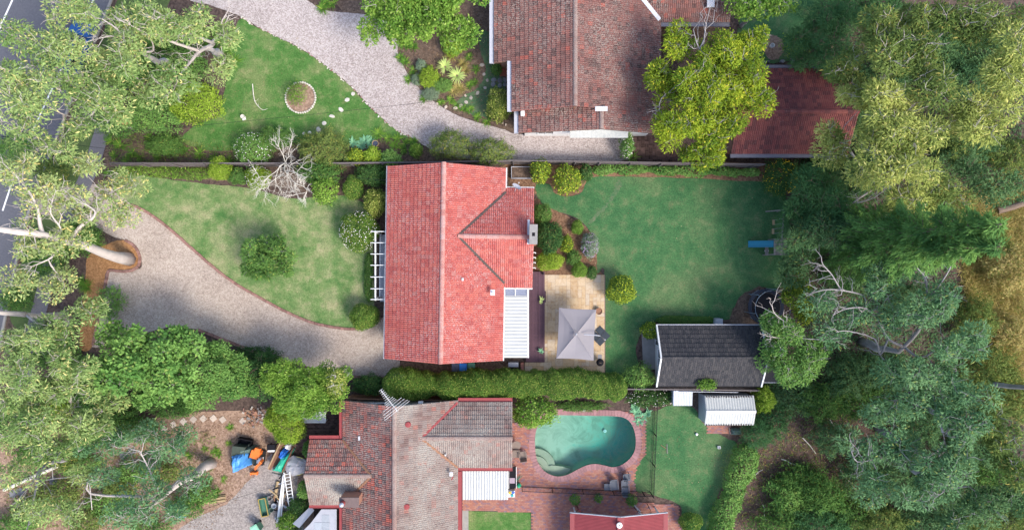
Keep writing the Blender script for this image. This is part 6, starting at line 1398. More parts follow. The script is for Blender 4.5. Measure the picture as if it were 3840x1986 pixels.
# ------------------------------------------------------------------ clipped and garden shrubs
B = 'box'
SHR = [  # label, px,py,rx,ry,h,mat,leaf, extras
 ('bright lime ball shrub standing against the front paling fence', 828,634,42,44,1.8,'lime',(.09,.05),{}),
 ('olive-lime ball shrub with white blossom beside the dead white tree', 969,667,46,44,1.6,'lime',(.10,.05),dict(flower='petal_white',fn=90)),
 ('low green shrub filling the gap between the lime ball shrubs', 895,660,38,32,1.2,'green',(.12,.06),dict(lump=.1)),
 ('upright glossy camellia with coarse leaves at the lawn edge', 1222,715,46,52,2.2,'bright',(.19,.11),dict(lump=.14,lai=2.4)),
 ('egg-shaped clipped shrub between camellia and red roof', 1326,705,38,46,1.7,B,(.09,.05),{}),
 ('rounded yellow-green variegated shrub against the red roof gutter', 1410,758,46,52,1.9,'variegated',(.13,.06),dict(lump=.08)),
 ('largest clipped ball shrub dotted with white flowers by the pergola', 1347,868,72,76,2.3,B,(.09,.05),dict(flower='petal_white',fn=190)),
 ('dense clipped ball shrub where the lawn edging meets the drive', 1367,1187,56,50,1.9,B,(.09,.05),{}),
 ('oval lemon shrub beside the raised mulch bed', 2026,640,38,46,1.8,'goldtip',(.16,.09),dict(lump=.08,lai=2.4)),
 ('broad round citrus bush ringed by mulch at the back fence', 2126,674,52,55,2.1,'goldtip',(.15,.085),dict(lump=.1,lai=2.4)),
 ('small dark shrub with bare sticks at the back fence', 2196,648,24,33,1.4,'dark',(.13,.07),dict(lump=.15)),
 ('soft green domed shrub tucked against the gable wall of the red house', 2034,806,34,46,1.5,'green',(.09,.05),{}),
 ('largest dark camellia bush beside the red house chimney', 2058,890,52,60,2.2,'dark',(.13,.075),dict(lump=.06)),
 ('small gold-flecked bush between the dark camellia and open mulch', 2126,915,22,32,1.1,'goldtip',(.13,.07),dict(lump=.1)),
 ('spreading lime azalea bush beside the deck end', 2060,977,52,37,1.3,'lime',(.10,.055),dict(lump=.06)),
 ('small fluffy pale green shrub alone on the mulch', 2165,852,22,27,.8,'bright',(.11,.035),dict()),
 ('grey-green lavender bush with mauve flowers at the lawn edge', 2212,920,32,46,1.0,'grey',(.10,.03),dict(flower='petal_mauve',fn=110,lump=.12)),
 ('low dark fern-like bush between lavender and lime azalea', 2150,966,26,28,.9,'green',(.14,.05),dict(lump=.15)),
 ('light green rounded shrub at the top corner of the patio', 2173,1012,30,29,1.0,'bright',(.10,.045),{}),
 ('dark olive bush beside the rounded shrub at the patio corner', 2217,1022,22,24,.8,'dark',(.12,.05),dict(lump=.1)),
 ('clipped gold-flecked ball shrub standing on the back lawn beside the patio', 2328,1086,54,54,2.0,'goldtip',(.13,.075),dict(lump=.03,lai=2.8)),
 ('glossy yellow-green bush at the corner of the charcoal studio', 2435,1238,31,32,1.5,'goldtip',(.14,.08),dict(lump=.08)),
 ('dense viburnum with large pale-tipped leaves overhanging the pool corner', 2004,1542,84,56,2.6,'bright',(.20,.12),dict(lump=.08,lai=2.6)),
 ('small dark box bush clipped square near the red carport', 2590,1958,44,38,1.3,B,(.09,.05),{}),
 ('lime shrub at the end of the paling fence behind the sheds', 2862,1496,38,50,2.0,'lime',(.12,.065),dict(lump=.12)),
 ('feathery dark bush overhanging the white metal shed', 2838,1620,60,58,1.9,'fern',(.22,.03),dict(lump=.2,lai=2.2)),
 ('tall conical bright green conifer shrub above the work yard', 1074,1575,64,88,3.2,'lime',(.16,.05),dict(lump=.06,rot=.45)),
 ('small round shrub below the tiled wing beside the scrap', 1148,1832,32,34,1.3,'mid',(.12,.07),dict(lump=.1)),
 ('low shrub at the tiled wing beside the brick path', 1160,1682,22,36,1.2,'mid',(.11,.06),dict(lump=.1)),
 ('bushy green shrub in front of the grey bay roof', 1085,1960,42,44,1.5,'bright',(.13,.06),dict(lump=.14)),
 ('dark low shrub between ladder and grey bay roof', 1122,1895,40,30,1.1,'dark',(.12,.07),dict(lump=.15)),
 ('variegated gold bush beside the grey gutter of the entrance', 1872,395,48,62,1.9,'variegated',(.13,.07),dict(lump=.1)),
 ('bright lime low shrub under the yuccas', 1610,290,38,40,1.0,'lime',(.10,.06),dict(lump=.12)),
 ('lime shrub near the entrance below the bright tree', 1700,175,42,36,1.2,'lime',(.11,.06),dict(lump=.14)),
 ('mid green shrub beneath the striped yucca', 1660,320,38,26,.8,'mid',(.10,.06),dict(lump=.14)),
 ('silvery blue shrub beside the lime shrub in the entrance bed', 1580,247,20,22,.7,'grey',(.11,.04),dict(lump=.1)),
 ('silver-grey lavender mound spilling to the gravel edge', 1616,352,32,24,.6,'grey',(.11,.03),dict(lump=.15)),
 ('small silver mound at the gravel side of the entrance bed', 1562,298,18,22,.5,'grey',(.1,.03),dict(lump=.15)),
 ('potted green shrub beside the terracotta porch', 1862,262,20,20,.9,'green',(.12,.05),dict(lump=.12)),
 ('low red-tinged bush at the front of the entrance bed under the tree', 1595,40,60,50,1.6,'mid',(.14,.08),dict(lump=.1)),
 ('rambling rose bush with pale blossoms over the front fence', 950,560,70,62,1.7,'mid',(.11,.06),dict(flower='petal_white',fn=170,lump=.18,lai=2.2)),
 ('feathery green bush beside the pale roses', 1030,520,70,42,1.5,'green',(.13,.05),dict(lump=.18,lai=2.2)),
 ('tall spiky oleander bush rising beside the stepping stones', 1215,560,92,70,2.3,'olive',(.19,.05),dict(lump=.2,lai=2.2)),
 ('dark rambling shrub under the oleander at the fence', 1200,645,80,48,2.0,'green',(.13,.07),dict(lump=.16)),
 ('first yellow-green rounded bush of the row at the fence beside oleander', 1335,590,34,32,1.5,'goldtip',(.15,.09),dict(lump=.1)),
 ('golden rounded bush in the middle of the fence row', 1400,585,34,33,1.5,'lime',(.15,.09),dict(lump=.1)),
 ('green rounded bush at the house end of the fence row', 1466,598,38,34,1.6,'mid',(.15,.08),dict(lump=.12)),
 ('small fern-like pale bush over the gravel end of the fence bed', 1560,565,24,26,1.3,'bright',(.14,.05),dict(lump=.15)),
 ('shadowy bush between fence row and red roof corner', 1400,655,64,44,1.6,'dark',(.12,.05),dict(lump=.12)),
 ('large rangy olive bush overhanging the gravel beside the red roof ridge', 1690,545,78,52,2.4,'olive',(.16,.05),dict(lump=.2,lai=2.0)),
 ('second rangy olive bush reaching over the paling fence', 1840,570,84,48,2.3,'olive',(.16,.05),dict(lump=.2,lai=2.0)),
 ('white-flowered climber at the end of the gravel by the brick path', 2350,545,24,52,1.6,'mid',(.12,.06),dict(flower='petal_white',fn=120,lump=.2)),
 ('white rose bed against the fence behind the pool', 2440,1490,92,34,1.1,'dark',(.12,.06),dict(flower='petal_white',fn=80,lump=.2)),
 ('dark low groundcover bank behind the pool coping', 2180,1522,95,18,.5,'green',(.12,.06),dict(lump=.2)),
 ('yellow-flowering dark senna bush at the back fence corner', 2925,665,62,66,2.4,'dark',(.14,.07),dict(flower='petal_yellow',fn=170,lump=.18)),
 ('weedy green clump sprouting on the charcoal studio eave', 2650,1440,34,20,.7,'bright',(.16,.06),dict(zb=2.25,lump=.25,stem=False)),
 ('leafy fan of ferns beside the concrete shed path', 2395,1412,56,48,1.8,'mid',(.22,.06),dict(lump=.2,lai=1.9)),
 ('mixed bush covering the low wall under the hedge end', 1385,1440,62,38,1.6,'dark',(.13,.07),dict(lump=.15)),
 ('sprawling low green bush beside the drive edging under trees', 960,1335,95,36,1.0,'dark',(.13,.06),dict(lump=.2)),
 ('small sapling in the stone-ringed bed', 1112,350,36,42,1.0,'bright',(.13,.05),dict(lump=.28,lai=1.2)),
 ('sparse lime sapling on the bare patch by the garage', 2985,165,50,48,1.3,'lime',(.16,.09),dict(lump=.3,lai=.75)),
 ('dark clump of shrubs in the front corner by the footpath', 620,545,70,40,1.0,'green',(.13,.05),dict(lump=.2)),
 ('bright rounded bush under the pale gum branches on the lawn edge', 735,385,100,78,2.6,'lime',(.15,.08),dict(lump=.1,lai=2.4)),
 ('green bush behind the bright rounded bush under the gums', 590,430,110,70,2.2,'mid',(.15,.07),dict(lump=.16,lai=2.2)),
 ('leafy understorey bush under the large gum by the drive', 300,890,75,62,1.6,'green',(.14,.07),dict(lump=.2)),
 ('dark understorey bush near the road under the gum', 170,960,80,70,2.0,'green',(.14,.07),dict(lump=.2)),
]
for s in SHR: shrub(s[0], *s[1:6], mat=s[6], leaf=s[7], **s[8])
# lumpy clipped hedge along the passage: body follows a centre line
def hedge(label, spine, wd, h, mat, leaf=(.09,.05), lai=3.0, name='clipped_hedge', notch=(), wild=1.0):
    P = np.array([W(x, y, h*.6) for x, y in smooth_poly(spine, 8, False)]); P[:, 2] = 0
    d = np.concatenate([[0], np.cumsum(np.linalg.norm(np.diff(P, axis=0), axis=1))]); Lg = d[-1]
    root = empty(name, P[len(P)//2], label, 'hedge')
    n = int(lai*Lg*(2*h+wd)*1.2/(leaf[0]*leaf[1]*.5)*.5); s = R.uniform(0, Lg, n); th = R.uniform(-.15, math.pi+.15, n)
    x = np.interp(s, d, P[:, 0]); y = np.interp(s, d, P[:, 1]); T = np.stack([np.gradient(P[:, 0]), np.gradient(P[:, 1])], 1); T = nrm(T)
    tx = np.interp(s, d, T[:, 0]); ty = np.interp(s, d, T[:, 1]); sx, sy = ty, -tx
    k = 1+wild*(.08*np.sin(s*.95+.5)+.07*np.sin(s*2.3+1+th)+.045*np.sin(s*5.2+3*th)+.035*np.sin(s*9+5*th))
    for c_, a_ in notch: k = k*(1-a_*np.exp(-((s-c_*Lg)/.45)**2))
    e = np.minimum(1, np.minimum(s, Lg-s)/.7)**.5
    sup = (np.abs(np.cos(th))**2.6+np.abs(np.sin(th))**2.6)**(-1/2.6); rad = R.uniform(.72, 1.02, n)**.5*k*e*sup*np.where(R.random(n) < .06, R.uniform(1.0, 1.13, n), 1)
    a = np.cos(th)*rad*wd/2; z = h*.45+np.sin(th)*rad*h*.55; z = np.where(R.random(n) < .25, z*R.uniform(.2, 1, n), z)
    Pp = np.stack([x+sx*a, y+sy*a, np.maximum(z, .05)], 1); nn = np.stack([sx*np.cos(th), sy*np.cos(th), np.sin(th)], 1)
    V, F = leafgeo(Pp, R.normal(0, 1, (n, 3)), nrm(nn+UP*.25+R.normal(0, .4, (n, 3))), leaf[0]*R.uniform(.7, 1.2, n), leaf[1]*R.uniform(.7, 1.2, n))
    add('foliage', V, F, L[mat], root)
    g = G()
    for q in np.arange(.4, Lg, .8):
        p = np.array([np.interp(q, d, P[:, 0]), np.interp(q, d, P[:, 1]), -.05]); g.tube([p, p+UP*h*.4, p+UP*h*.7+R.normal(0, .1, 3)], [.04, .03, .015], 5)
    g.build('stem', MT['bark_brown'], root)
hedge('long lumpy clipped hedge between the red-roofed house and the lichen-roofed house', [(1432,1440),(1520,1440),(1640,1446),(1760,1444),(1900,1440),(2050,1440),(2200,1440),(2300,1455),(2352,1468)], 2.15, 2.7, 'box', notch=((.22,.22),(.44,.14),(.66,.18),(.83,.10)))
hedge('bright green unclipped hedge running downhill between the grass and bare litter', [(2815,1668),(2790,1740),(2760,1820),(2735,1890),(2705,1970),(2690,2040)], 1.75, 1.5, 'mid', (.17,.10), 2.6, 'green_hedge', wild=1.5)
hedge('bright vine-covered strip of shrubs along the back fence of the lawn', [(2225,636),(2330,634),(2450,636),(2580,640),(2700,642),(2850,648)], .72, .8, 'mid', (.15,.10), 2.2, 'vine_hedge', notch=((.12,.5),(.34,.45),(.52,.3),(.7,.5),(.9,.4)), wild=3.0)
hedge('dark low hedge along the upper wall of the charcoal studio', [(2462,1200),(2560,1200),(2690,1202)], .6, .6, 'green', (.10,.05), 2.6, 'low_hedge')
hedge('low dark border planting below the white pergola', [(1383,950),(1381,1010),(1380,1070),(1384,1130)], .55, .5, 'green', (.11,.06), 2.2, 'border_planting')
hedge('low strap-leaf border along the lawn side of the front fence', [(430,636),(540,640),(660,648),(790,655)], .8, .5, 'bright', (.26,.04), 1.6, 'border_planting')
# strappy clumps
for i, (x, y) in enumerate([(430,585),(470,600),(520,590),(420,530),(455,545),(500,575),(640,560),(690,570),(600,590),(560,520),(760,575),(800,590),(410,650),(480,632),(860,600),(880,640)]):
    tuft('agapanthus', 'green strap-leaf agapanthus clump in the bed along the front fence', x+rnd.gauss(0, 4), y+rnd.gauss(0, 3), rnd.uniform(.9, 1.4), 'agapanthus along the front fence')
for x, y in [(750,110),(780,140),(810,120),(835,150),(800,175),(850,190),(760,160),(880,230),(830,225),(1250,15),(1225,10),(1210,35)]:
    tuft('agapanthus', 'agapanthus clump beneath the gums beside the curve of the gravel', x, y, rnd.uniform(1.0, 1.5), 'agapanthus beneath the gums')
for x, y in [(1530,172),(1550,175),(1510,165),(1500,215),(1518,232),(1548,265),(1690,375),(1740,408),(1762,412),(1710,395),(1790,440),(1830,455),(1760,215),(1785,260),(1780,310),(1760,320),(1530,300),(1595,372),(1655,385)]:
    tuft('agapanthus', 'strap-leaf clump in the entrance bed between yuccas and gravel', x, y, rnd.uniform(.8, 1.15), 'strap-leaf clumps of the entrance bed')
for x, y in [(1455,520),(1490,520),(1480,545),(1520,540),(1550,530),(1510,560)]:
    tuft('agapanthus', 'dark strap-leaf clump at the tip of the front lawn', x, y, rnd.uniform(.8, 1.2), 'strap-leaf clumps at the lawn tip')
tuft('fan', 'large arching lily clump at the tip of the front lawn', 1418, 502, 1.15, name='lily_clump')
for x, y, s_, lab in ((1714,285,.92,'larger cream-striped yucca beside the stepping stones'),(1670,252,.82,'cream-striped yucca nearer the lime shrub')):
    p = W(x, y, .5); r_ = empty('yucca', (p[0], p[1], 0), lab, 'yucca'); V, F = strap_mesh(80, 1.0, .075, .25, .75, seed=x); add('leaves', V*s_+p, F, L['yucca'], r_)
    G().tube([(p[0], p[1], -.05), p+UP*.12], [.1, .07], 8).build('stem', MT['bark_brown'], r_)
tuft('yucca', 'purple-brown spiky cordyline behind the striped yuccas', 1684, 212, .62, name='cordyline', mat='yucca_purple')
tuft('fan', 'pale fountain grass palm against the fence at the gravel end', 2374, 592, 1.0, name='fountain_plant', mat='bright')
for x, y in [(1325,535),(1372,528),(1390,535),(1352,545)]: tuft('agave', 'blue-green agave rosette on the shady side of the lawn by the fence row', x, y, 1.15, 'agaves by the fence row', name='agave', mat='agave')
for x, y in [(2385,1545),(2395,1580),(2410,1560),(2425,1548),(2380,1520)]: tuft('agave', 'pale agave rosette behind the right end of the pool', x, y, 1.1, 'agaves behind the pool', name='agave', mat='agave')
for x, y in [(1735,240),(1745,265),(1715,330),(1730,335),(1700,345),(1690,215)]: tuft('grass', 'tuft of dry ornamental grass among the yuccas', x, y, 1.0, 'dry grass among the yuccas', name='grass_tuft', mat='drygrass')
for x, y in [(710,1705),(820,1700),(808,1690),(860,1660),(560,1905),(815,1840),(790,1800),(840,1795),(865,1600),(770,1680)]: tuft('agapanthus', 'green tuft sprouting from the dry soil of the work yard', x, y, rnd.uniform(.7, 1.1), 'green tufts in the work yard')
tuft('yucca', 'dark red spiky rosette in the dry soil above the work yard', 772, 1625, .5, name='cordyline', mat='yucca_purple')
for x, y in [(330,1075),(315,1060),(350,905),(365,915)]: tuft('grass', 'coarse green grass clump on the orange bark bed', x, y, 1.3, 'grass clumps on the orange bed', name='grass_tuft', mat='strap')
# grass and litter nobody could count
def scatter(name, label, polys, n, ln, wd, mat, lift=.03, tilt=.35, kind='stuff', cat='leaf litter'):
    P = []
    for poly, k in polys:
        A = np.array(poly); x0, y0 = A.min(0); x1, y1 = A.max(0); c = 0
        while c < k:
            x, y = rnd.uniform(x0, x1), rnd.uniform(y0, y1)
            if inpoly(x, y, poly): P.append(W(x, y, 0)+UP*lift); c += 1
    P = np.array(P); n = len(P); V, F = leafgeo(P, R.normal(0, 1, (n, 3))*np.array([1, 1, tilt]), nrm(UP+R.normal(0, tilt, (n, 3))), ln*R.uniform(.5, 1.4, n), wd*R.uniform(.6, 1.3, n), .1)
    V[:, 2] = np.maximum(V[:, 2], lift*.7)
    return add(name, V, F, L[mat], None, label=label, cat=cat, kind=kind)
scatter('fallen_leaves', 'brown fallen leaves and bark on the bush floor', [([(2640,1560),(3250,1440),(3300,1700),(3200,1986),(2720,1986),(2850,1700)], 5200), ([(20,1640),(800,1560),(1000,1560),(1010,1720),(800,1980),(20,1980)], 4200), ([(1490,60),(1850,20),(1900,420),(1760,440),(1620,370),(1500,220)], 900), ([(2000,760),(2220,880),(2240,1020),(2050,1020)], 900)], 0, .15, .05, 'litter')
scatter('lawn_leaves', 'scattered fallen leaves on the lawns and gravel', [([(880,150),(1300,340),(1480,500),(1100,520),(750,540)], 130), ([(560,780),(1350,860),(1340,1180),(900,1060)], 90), ([(700,1000),(1300,1300),(1000,1280),(450,1200),(450,900)], 60), ([(2260,700),(2880,700),(2860,1150),(2300,1180)], 110), ([(1050,100),(1500,200),(1700,480),(1500,480)], 160), ([(2460,1560),(2740,1660),(2680,1900),(2450,1820)], 120)], 0, .085, .045, 'litter', .035, .15)
GR = []
for poly, k in (([(3600,820),(3840,740),(3840,1540),(3680,1480),(3620,1250)], 5200), ([(3500,760),(3840,640),(3840,800),(3560,860)], 900)):
    A = np.array(poly); 
    for _ in range(k):
        x, y = rnd.uniform(*A[:, 0][[A[:, 0].argmin(), A[:, 0].argmax()]]), rnd.uniform(A[:, 1].min(), A[:, 1].max())
        if inpoly(x, y, poly): GR.append(W(x, y, .02))
GR = np.array(GR); n_ = len(GR); GP = np.repeat(GR, 6, 0)+R.normal(0, .14, (n_*6, 3))*np.array([1, 1, 0])
V, F = leafgeo(GP, R.normal(0, 1, (n_*6, 3))*np.array([1, 1, .4])+UP*.55, R.normal(0, 1, (n_*6, 3)), R.uniform(.35, .8, n_*6), .045, .25)
V[:, 2] = np.maximum(V[:, 2], .01); add('dry_grass', V, F, L['drygrass'], None, label='tangle of dry yellow grass on the clearing at the bush edge', cat='grass', kind='stuff')

# ------------------------------------------------------------------ trees, west side
tree('gum_tree', 'twisted pale gum with bare grey limbs rising beside the curve of the gravel drive', 'tree',
     [(560,90,190,110,9),(420,200,170,120,9.5),(700,70,120,90,9),(640,300,110,80,8.5),(840,110,60,80,7.5),(260,60,150,90,10),(560,330,110,70,8),(830,250,50,60,6)], base=(822,205), fork=(800,190,3.2), clump=.85, dens=1.15, mat='gum', tr=.27, bend=.16,
     limbs=[([(773,181,4),(743,198,5),(714,233,6),(679,277,7),(650,340,8)], .2, .06), ([(800,165,4.2),(770,150,5.5),(720,125,7),(660,80,8.5),(600,55,9.5)], .17, .05), ([(815,140,4.5),(850,125,6),(830,90,7.5),(850,50,8)], .12, .04), ([(740,190,5),(680,170,6.5),(600,140,8),(520,110,9),(440,70,10)], .15, .04), ([(690,135,7),(640,130,8),(600,100,9)], .08, .03)], leaf=(.25,.075), lai=1.75)
tree('gum_tree', 'broad pale gum whose thick limb forks above the blue parked car', 'tree',
     [(330,330,150,120,10),(190,180,140,110,11),(100,330,110,140,11.5),(420,420,120,80,9),(60,120,80,90,12),(470,250,100,80,10)], base=(640,240), fork=(548,208,6), clump=.9, dens=1.15, mat='gum', tr=.26,
     limbs=[([(520,185,7),(470,150,8.5),(440,110,9.5),(380,70,10.5)], .16, .05), ([(500,215,7.5),(440,140,9),(370,145,10)], .12, .04), ([(575,190,6.5),(560,140,8),(500,110,9)], .1, .04)], leaf=(.25,.08), lai=1.7)
tree('gum_tree', 'smooth gum with a peeled orange-brown trunk base leaning over the verge', 'tree',
     [(70,470,95,110,10),(160,330,110,90,10.5),(190,560,110,80,9.5),(40,300,60,110,11.5),(270,500,70,90,8.5),(60,620,70,60,10)], base=(505,480), fork=(395,415,4.0), clump=.8, dens=1.0, mat='gum', tr=.2, bark='bark',
     limbs=[([(377,377,5),(347,352,6),(278,317,7.5),(200,280,9)], .14, .05), ([(330,440,5.5),(240,430,7.5),(150,380,9)], .1, .03), ([(340,395,5),(330,430,5.5)], .06, .03), ([(220,540,7.5),(110,500,9),(60,480,10)], .09, .03)], leaf=(.25,.075), lai=1.45)
G().tube([W(505,480,-.1), W(455,452,2.0), W(411,426,3.6)], [.245, .22, .20], 10).build('peeled_bark', MT['bark_orange'], None, label='orange peeled bark sleeve on the leaning gum trunk', cat='bark')
tree('gum_tree', 'tall white gum with a massive trunk leaning out of the orange bark bed', 'tree',
     [(300,760,130,90,8.5),(160,720,110,110,10),(60,650,90,90,11.5),(430,700,110,80,7.5),(80,900,100,90,11),(230,900,110,90,9),(330,620,90,60,9),(440,800,70,60,7),(200,1060,110,70,8.5),(60,1040,80,80,10)], base=(485,972), fork=(262,908,8.2), clump=.85, dens=1.1, mat='gum_pale', tr=.40, bend=.15,
     limbs=[([(160,880,10),(60,868,11.5),(-60,850,13)], .27, .18), ([(300,850,8.2),(345,820,8.6),(355,790,9),(310,760,9.5)], .16, .05), ([(150,840,10),(140,780,10.5),(110,720,11.3),(60,660,12)], .16, .06), ([(340,800,8.6),(370,750,8),(420,720,7.5),(480,690,7)], .08, .03), ([(230,860,9),(190,800,10),(200,740,10.5)], .09, .03), ([(200,960,8.6),(140,990,9),(90,1010,10)], .08, .03)], leaf=(.23,.085), lai=1.5)
tree('gum_tree', 'gum whose bare trunk crosses above the footpath below the orange bed', 'tree',
     [(90,1290,140,90,9.5),(230,1230,110,80,8),(60,1400,100,90,10),(250,1370,110,80,8.5),(330,1160,60,60,6.5)], base=(255,1188), fork=(95,1178,6.5), clump=.85, dens=1.25, mat='gum', tr=.26,
     limbs=[([(0,1172,8),(-80,1165,9)], .2, .1), ([(150,1230,7.5),(120,1290,9)], .09, .03)], leaf=(.26,.07), lai=1.8)
tree('gum_tree', 'slim gum with a kinked white trunk among the bright leafy mass', 'tree',
     [(100,1480,150,100,8),(260,1440,110,90,7.5),(90,1620,140,90,8.5),(260,1600,120,80,7),(380,1560,110,100,5.5)], base=(300,1560), fork=(264,1590,4.5), clump=.85, dens=1.25, mat='gum', tr=.14,
     limbs=[([(280,1570,5),(266,1530,5.8),(268,1460,7)], .1, .04)], leaf=(.26,.07), lai=2.0)
tree('gum_tree', 'dark leaning gum with a broken orange stub over the dry yard', 'tree',
     [(60,1760,130,70,8),(180,1690,110,70,7.5),(330,1780,90,60,6),(70,1920,110,60,9),(240,1930,110,60,8),(140,1560,90,50,7.5)], base=(280,1715), fork=(175,1738,4.5), clump=.8, dens=1.0, mat='gum', tr=.2, bark='bark_grey',
     limbs=[([(120,1810,6),(60,1880,7.5)], .13, .05), ([(150,1760,5.5),(120,1900,7),(105,1970,8)], .12, .05)], leaf=(.25,.075), lai=1.5)
G().tube([W(15,1836,.2), W(150,1775,.22), W(285,1716,.25)], [.13, .15, .11], 9).build('fallen_log', MT['bark_dead'], None, label='long bleached log lying on the dry ground under the gums', cat='log')
tree('gum_tree', 'thin blue-leaved gum sapling over the grey round pavers', 'tree', [(430,1660,100,60,5.5),(520,1720,70,50,5),(330,1690,80,50,6),(660,1640,60,50,4.5)], base=(540,1640), clump=.75, dens=1.15, mat='gum_blue', tr=.13, bark='bark', leaf=(.24,.07), lai=1.7)
tree('gum_tree', 'stout white gum leaning from the work yard toward the lower trees', 'tree',
     [(620,1690,100,70,6.5),(700,1800,90,60,6.5),(540,1840,110,80,8),(440,1930,120,70,9),(620,1930,110,60,8.5),(360,1790,90,60,7),(560,1620,70,50,5.5)], base=(795,1735), fork=(640,1835,5.2), clump=.8, dens=1.05, mat='gum_blue', tr=.34, bark='bark',
     limbs=[([(600,1870,6.2),(550,1910,7.5)], .2, .08), ([(580,1810,6),(560,1760,6.5),(540,1720,6.8),(525,1690,7)], .1, .03), ([(560,1860,6.5),(530,1860,7)], .08, .03), ([(340,1850,6.5),(335,1800,7),(345,1910,7.5)], .1, .04)], leaf=(.24,.075), lai=1.35)
tree('broadleaf_tree', 'large broad-leaved maple-like tree spreading over the lower edge of the drive', 'tree',
     [(560,1330,170,120,5.5),(450,1390,120,110,6),(690,1300,90,80,4.8),(640,1420,120,90,5),(420,1260,60,60,4.5),(560,1480,110,60,4.5)], base=(600,1330), fork=(560,1360,2.6), clump=.75, dens=1.7, mat='mid', leaf=(.25,.17), tr=.2, bark='bark', hang=.05, lai=2.5, up=.8)
tree('broadleaf_tree', 'fine-leaved dark tree between the maple-like tree and the work yard path', 'tree', [(840,1390,100,85,4.2),(900,1450,80,70,4.0),(760,1470,80,60,3.8),(800,1330,70,55,3.6)], clump=.7, dens=1.8, mat='mid', leaf=(.17,.08), tr=.14, bark='bark_brown', hang=.05, lai=2.6, up=.7)
tree('broadleaf_tree', 'pale green feathery tree overhanging the white table and drive end', 'tree', [(1140,1440,120,95,4.6),(1060,1410,90,80,4.4),(1220,1480,90,75,4.2),(1130,1520,100,55,4.0),(1260,1410,70,55,4.0)], base=(1140,1450), clump=.7, dens=1.9, mat='bright', leaf=(.17,.07), tr=.15, bark='bark_grey', hang=.1, lai=2.7, up=.7)
tree('broadleaf_tree', 'half bare yellowing tree with twiggy branches at the drive end', 'tree', [(1255,1440,60,60,5.2)], clump=.6, dens=1.6, mat='variegated', leaf=(.15,.08), tr=.09, bark='bark_dead', lai=1.1)
tree('broadleaf_tree', 'dark rose-flowered bush tree at the edging of the drive', 'tree', [(980,1380,70,65,3.2),(1010,1450,60,60,3.2)], clump=.6, dens=1.7, mat='dark', leaf=(.16,.08), tr=.1, bark='bark_brown', lai=2.5)
tree('lawn_tree', 'dark leafy orchard tree standing alone in the middle of the lawn', 'tree', [(1005,955,98,95,2.6,1.7),(1070,985,50,60,2.2),(960,1010,55,50,2.0)], base=(1005,965), clump=.55, dens=1.5, mat='green', leaf=(.24,.075), tr=.11, bark='bark_grey', hang=.15, lai=2.3, up=.6)
tree('broadleaf_tree', 'bright green spreading tree over the bend of the pale gravel drive', 'tree', [(1560,60,170,100,5.5),(1700,120,100,70,4.8),(1420,40,70,60,5.2),(1380,120,60,40,4.6),(1640,-20,200,60,6),(1490,130,70,45,4.6)], base=(1575,90), clump=.75, dens=1.8, mat='bright', leaf=(.21,.12), tr=.2, bark='bark', hang=.05, lai=2.5, up=.75,
     limbs=[([(1440,60,4.5),(1425,20,5.2),(1400,0,5.6)], .08, .03), ([(1420,95,4.6),(1385,130,4.6)], .05, .02)])
tree('yellow_tree', 'dense yellow-green tree spreading between the weathered roof and the garage', 'tree', [(2640,330,170,120,6.8),(2580,470,130,110,6.4),(2700,200,120,110,6.6),(2790,300,110,120,6.4),(2640,560,120,70,5.4),(2540,160,70,80,6.2),(2500,300,70,100,5.8),(2820,150,70,90,6),(2720,470,100,90,6.2),(2850,380,70,80,5.8)], base=(2600,380), fork=(2615,375,3.4), clump=.85, dens=1.7, mat='yellow', leaf=(.22,.085), tr=.26, bark='bark_grey', hang=.25, lai=2.3,
     limbs=[([(2640,150,6.5),(2650,80,7.2)], .08, .02), ([(2620,180,6.5),(2600,110,7)], .07, .02), ([(2500,350,5.8),(2470,400,6)], .06, .02)])
tree('broadleaf_tree', 'bright green tree at the top of the small north lawn', 'tree', [(2830,20,110,45,4.6),(2920,10,70,50,4.5)], clump=.7, dens=1.8, mat='bright', leaf=(.2,.12), tr=.14, bark='bark_grey', lai=2.5)
# dead white tree
dt = empty('dead_tree', W(1062, 640), 'leafless bleached white tree leaning over the front fence', 'tree'); g = G(); gt = G()
def twig(p, d, Lg, r_, lev):
    q = p+nrm(d)*Lg; path = limb_path(p, q, 3, .14); (g if lev < 2 else gt).tube(path, np.linspace(r_, r_*.55, 4), 5 if lev < 2 else 4)
    if lev >= 4: return
    for k in range(4):
        a = path[rnd.choice([1, 2, 3])]; twig(a, nrm(d)+R.normal(0, .62, 3)+UP*.05, Lg*rnd.uniform(.5, .72), r_*.55, lev+1)
b0 = W(1062, 640); f0 = W(1070, 610, 2.2); g.tube([b0-UP*.1, (b0+f0)/2+np.array([.05, .03, 0]), f0], [.10, .07, .06], 7)
for t in [(1045,550,3.3),(1085,560,3.4),(1010,660,2.8),(1100,640,3.2),(1080,690,2.6),(1130,690,2.9),(1010,690,2.4)]: e = W(*t); twig(f0, e-f0, np.linalg.norm(e-f0), .034, 1)
for p_ in ([(1062,650,1.6),(1020,680,2.2),(990,690,2.6),(965,650,3)], [(1070,640,1.9),(1105,685,2.4),(1140,700,2.7),(1150,720,2.6),(1110,728,2.5)]):
    P = np.array([W(*t) for t in p_]); g.tube(smooth_poly(P, 3, False), np.linspace(.036, .012, 10), 5)
    for k in range(1, len(P)): twig(P[k], P[k]-P[k-1]+R.normal(0, .3, 3), .6, .025, 2); twig(P[k], R.normal(0, 1, 3)+UP*.3, .5, .022, 2)
g.build('trunk', MT['bark_dead'], dt, smooth=True); gt.build('twigs', MT['bark_dead'], dt)

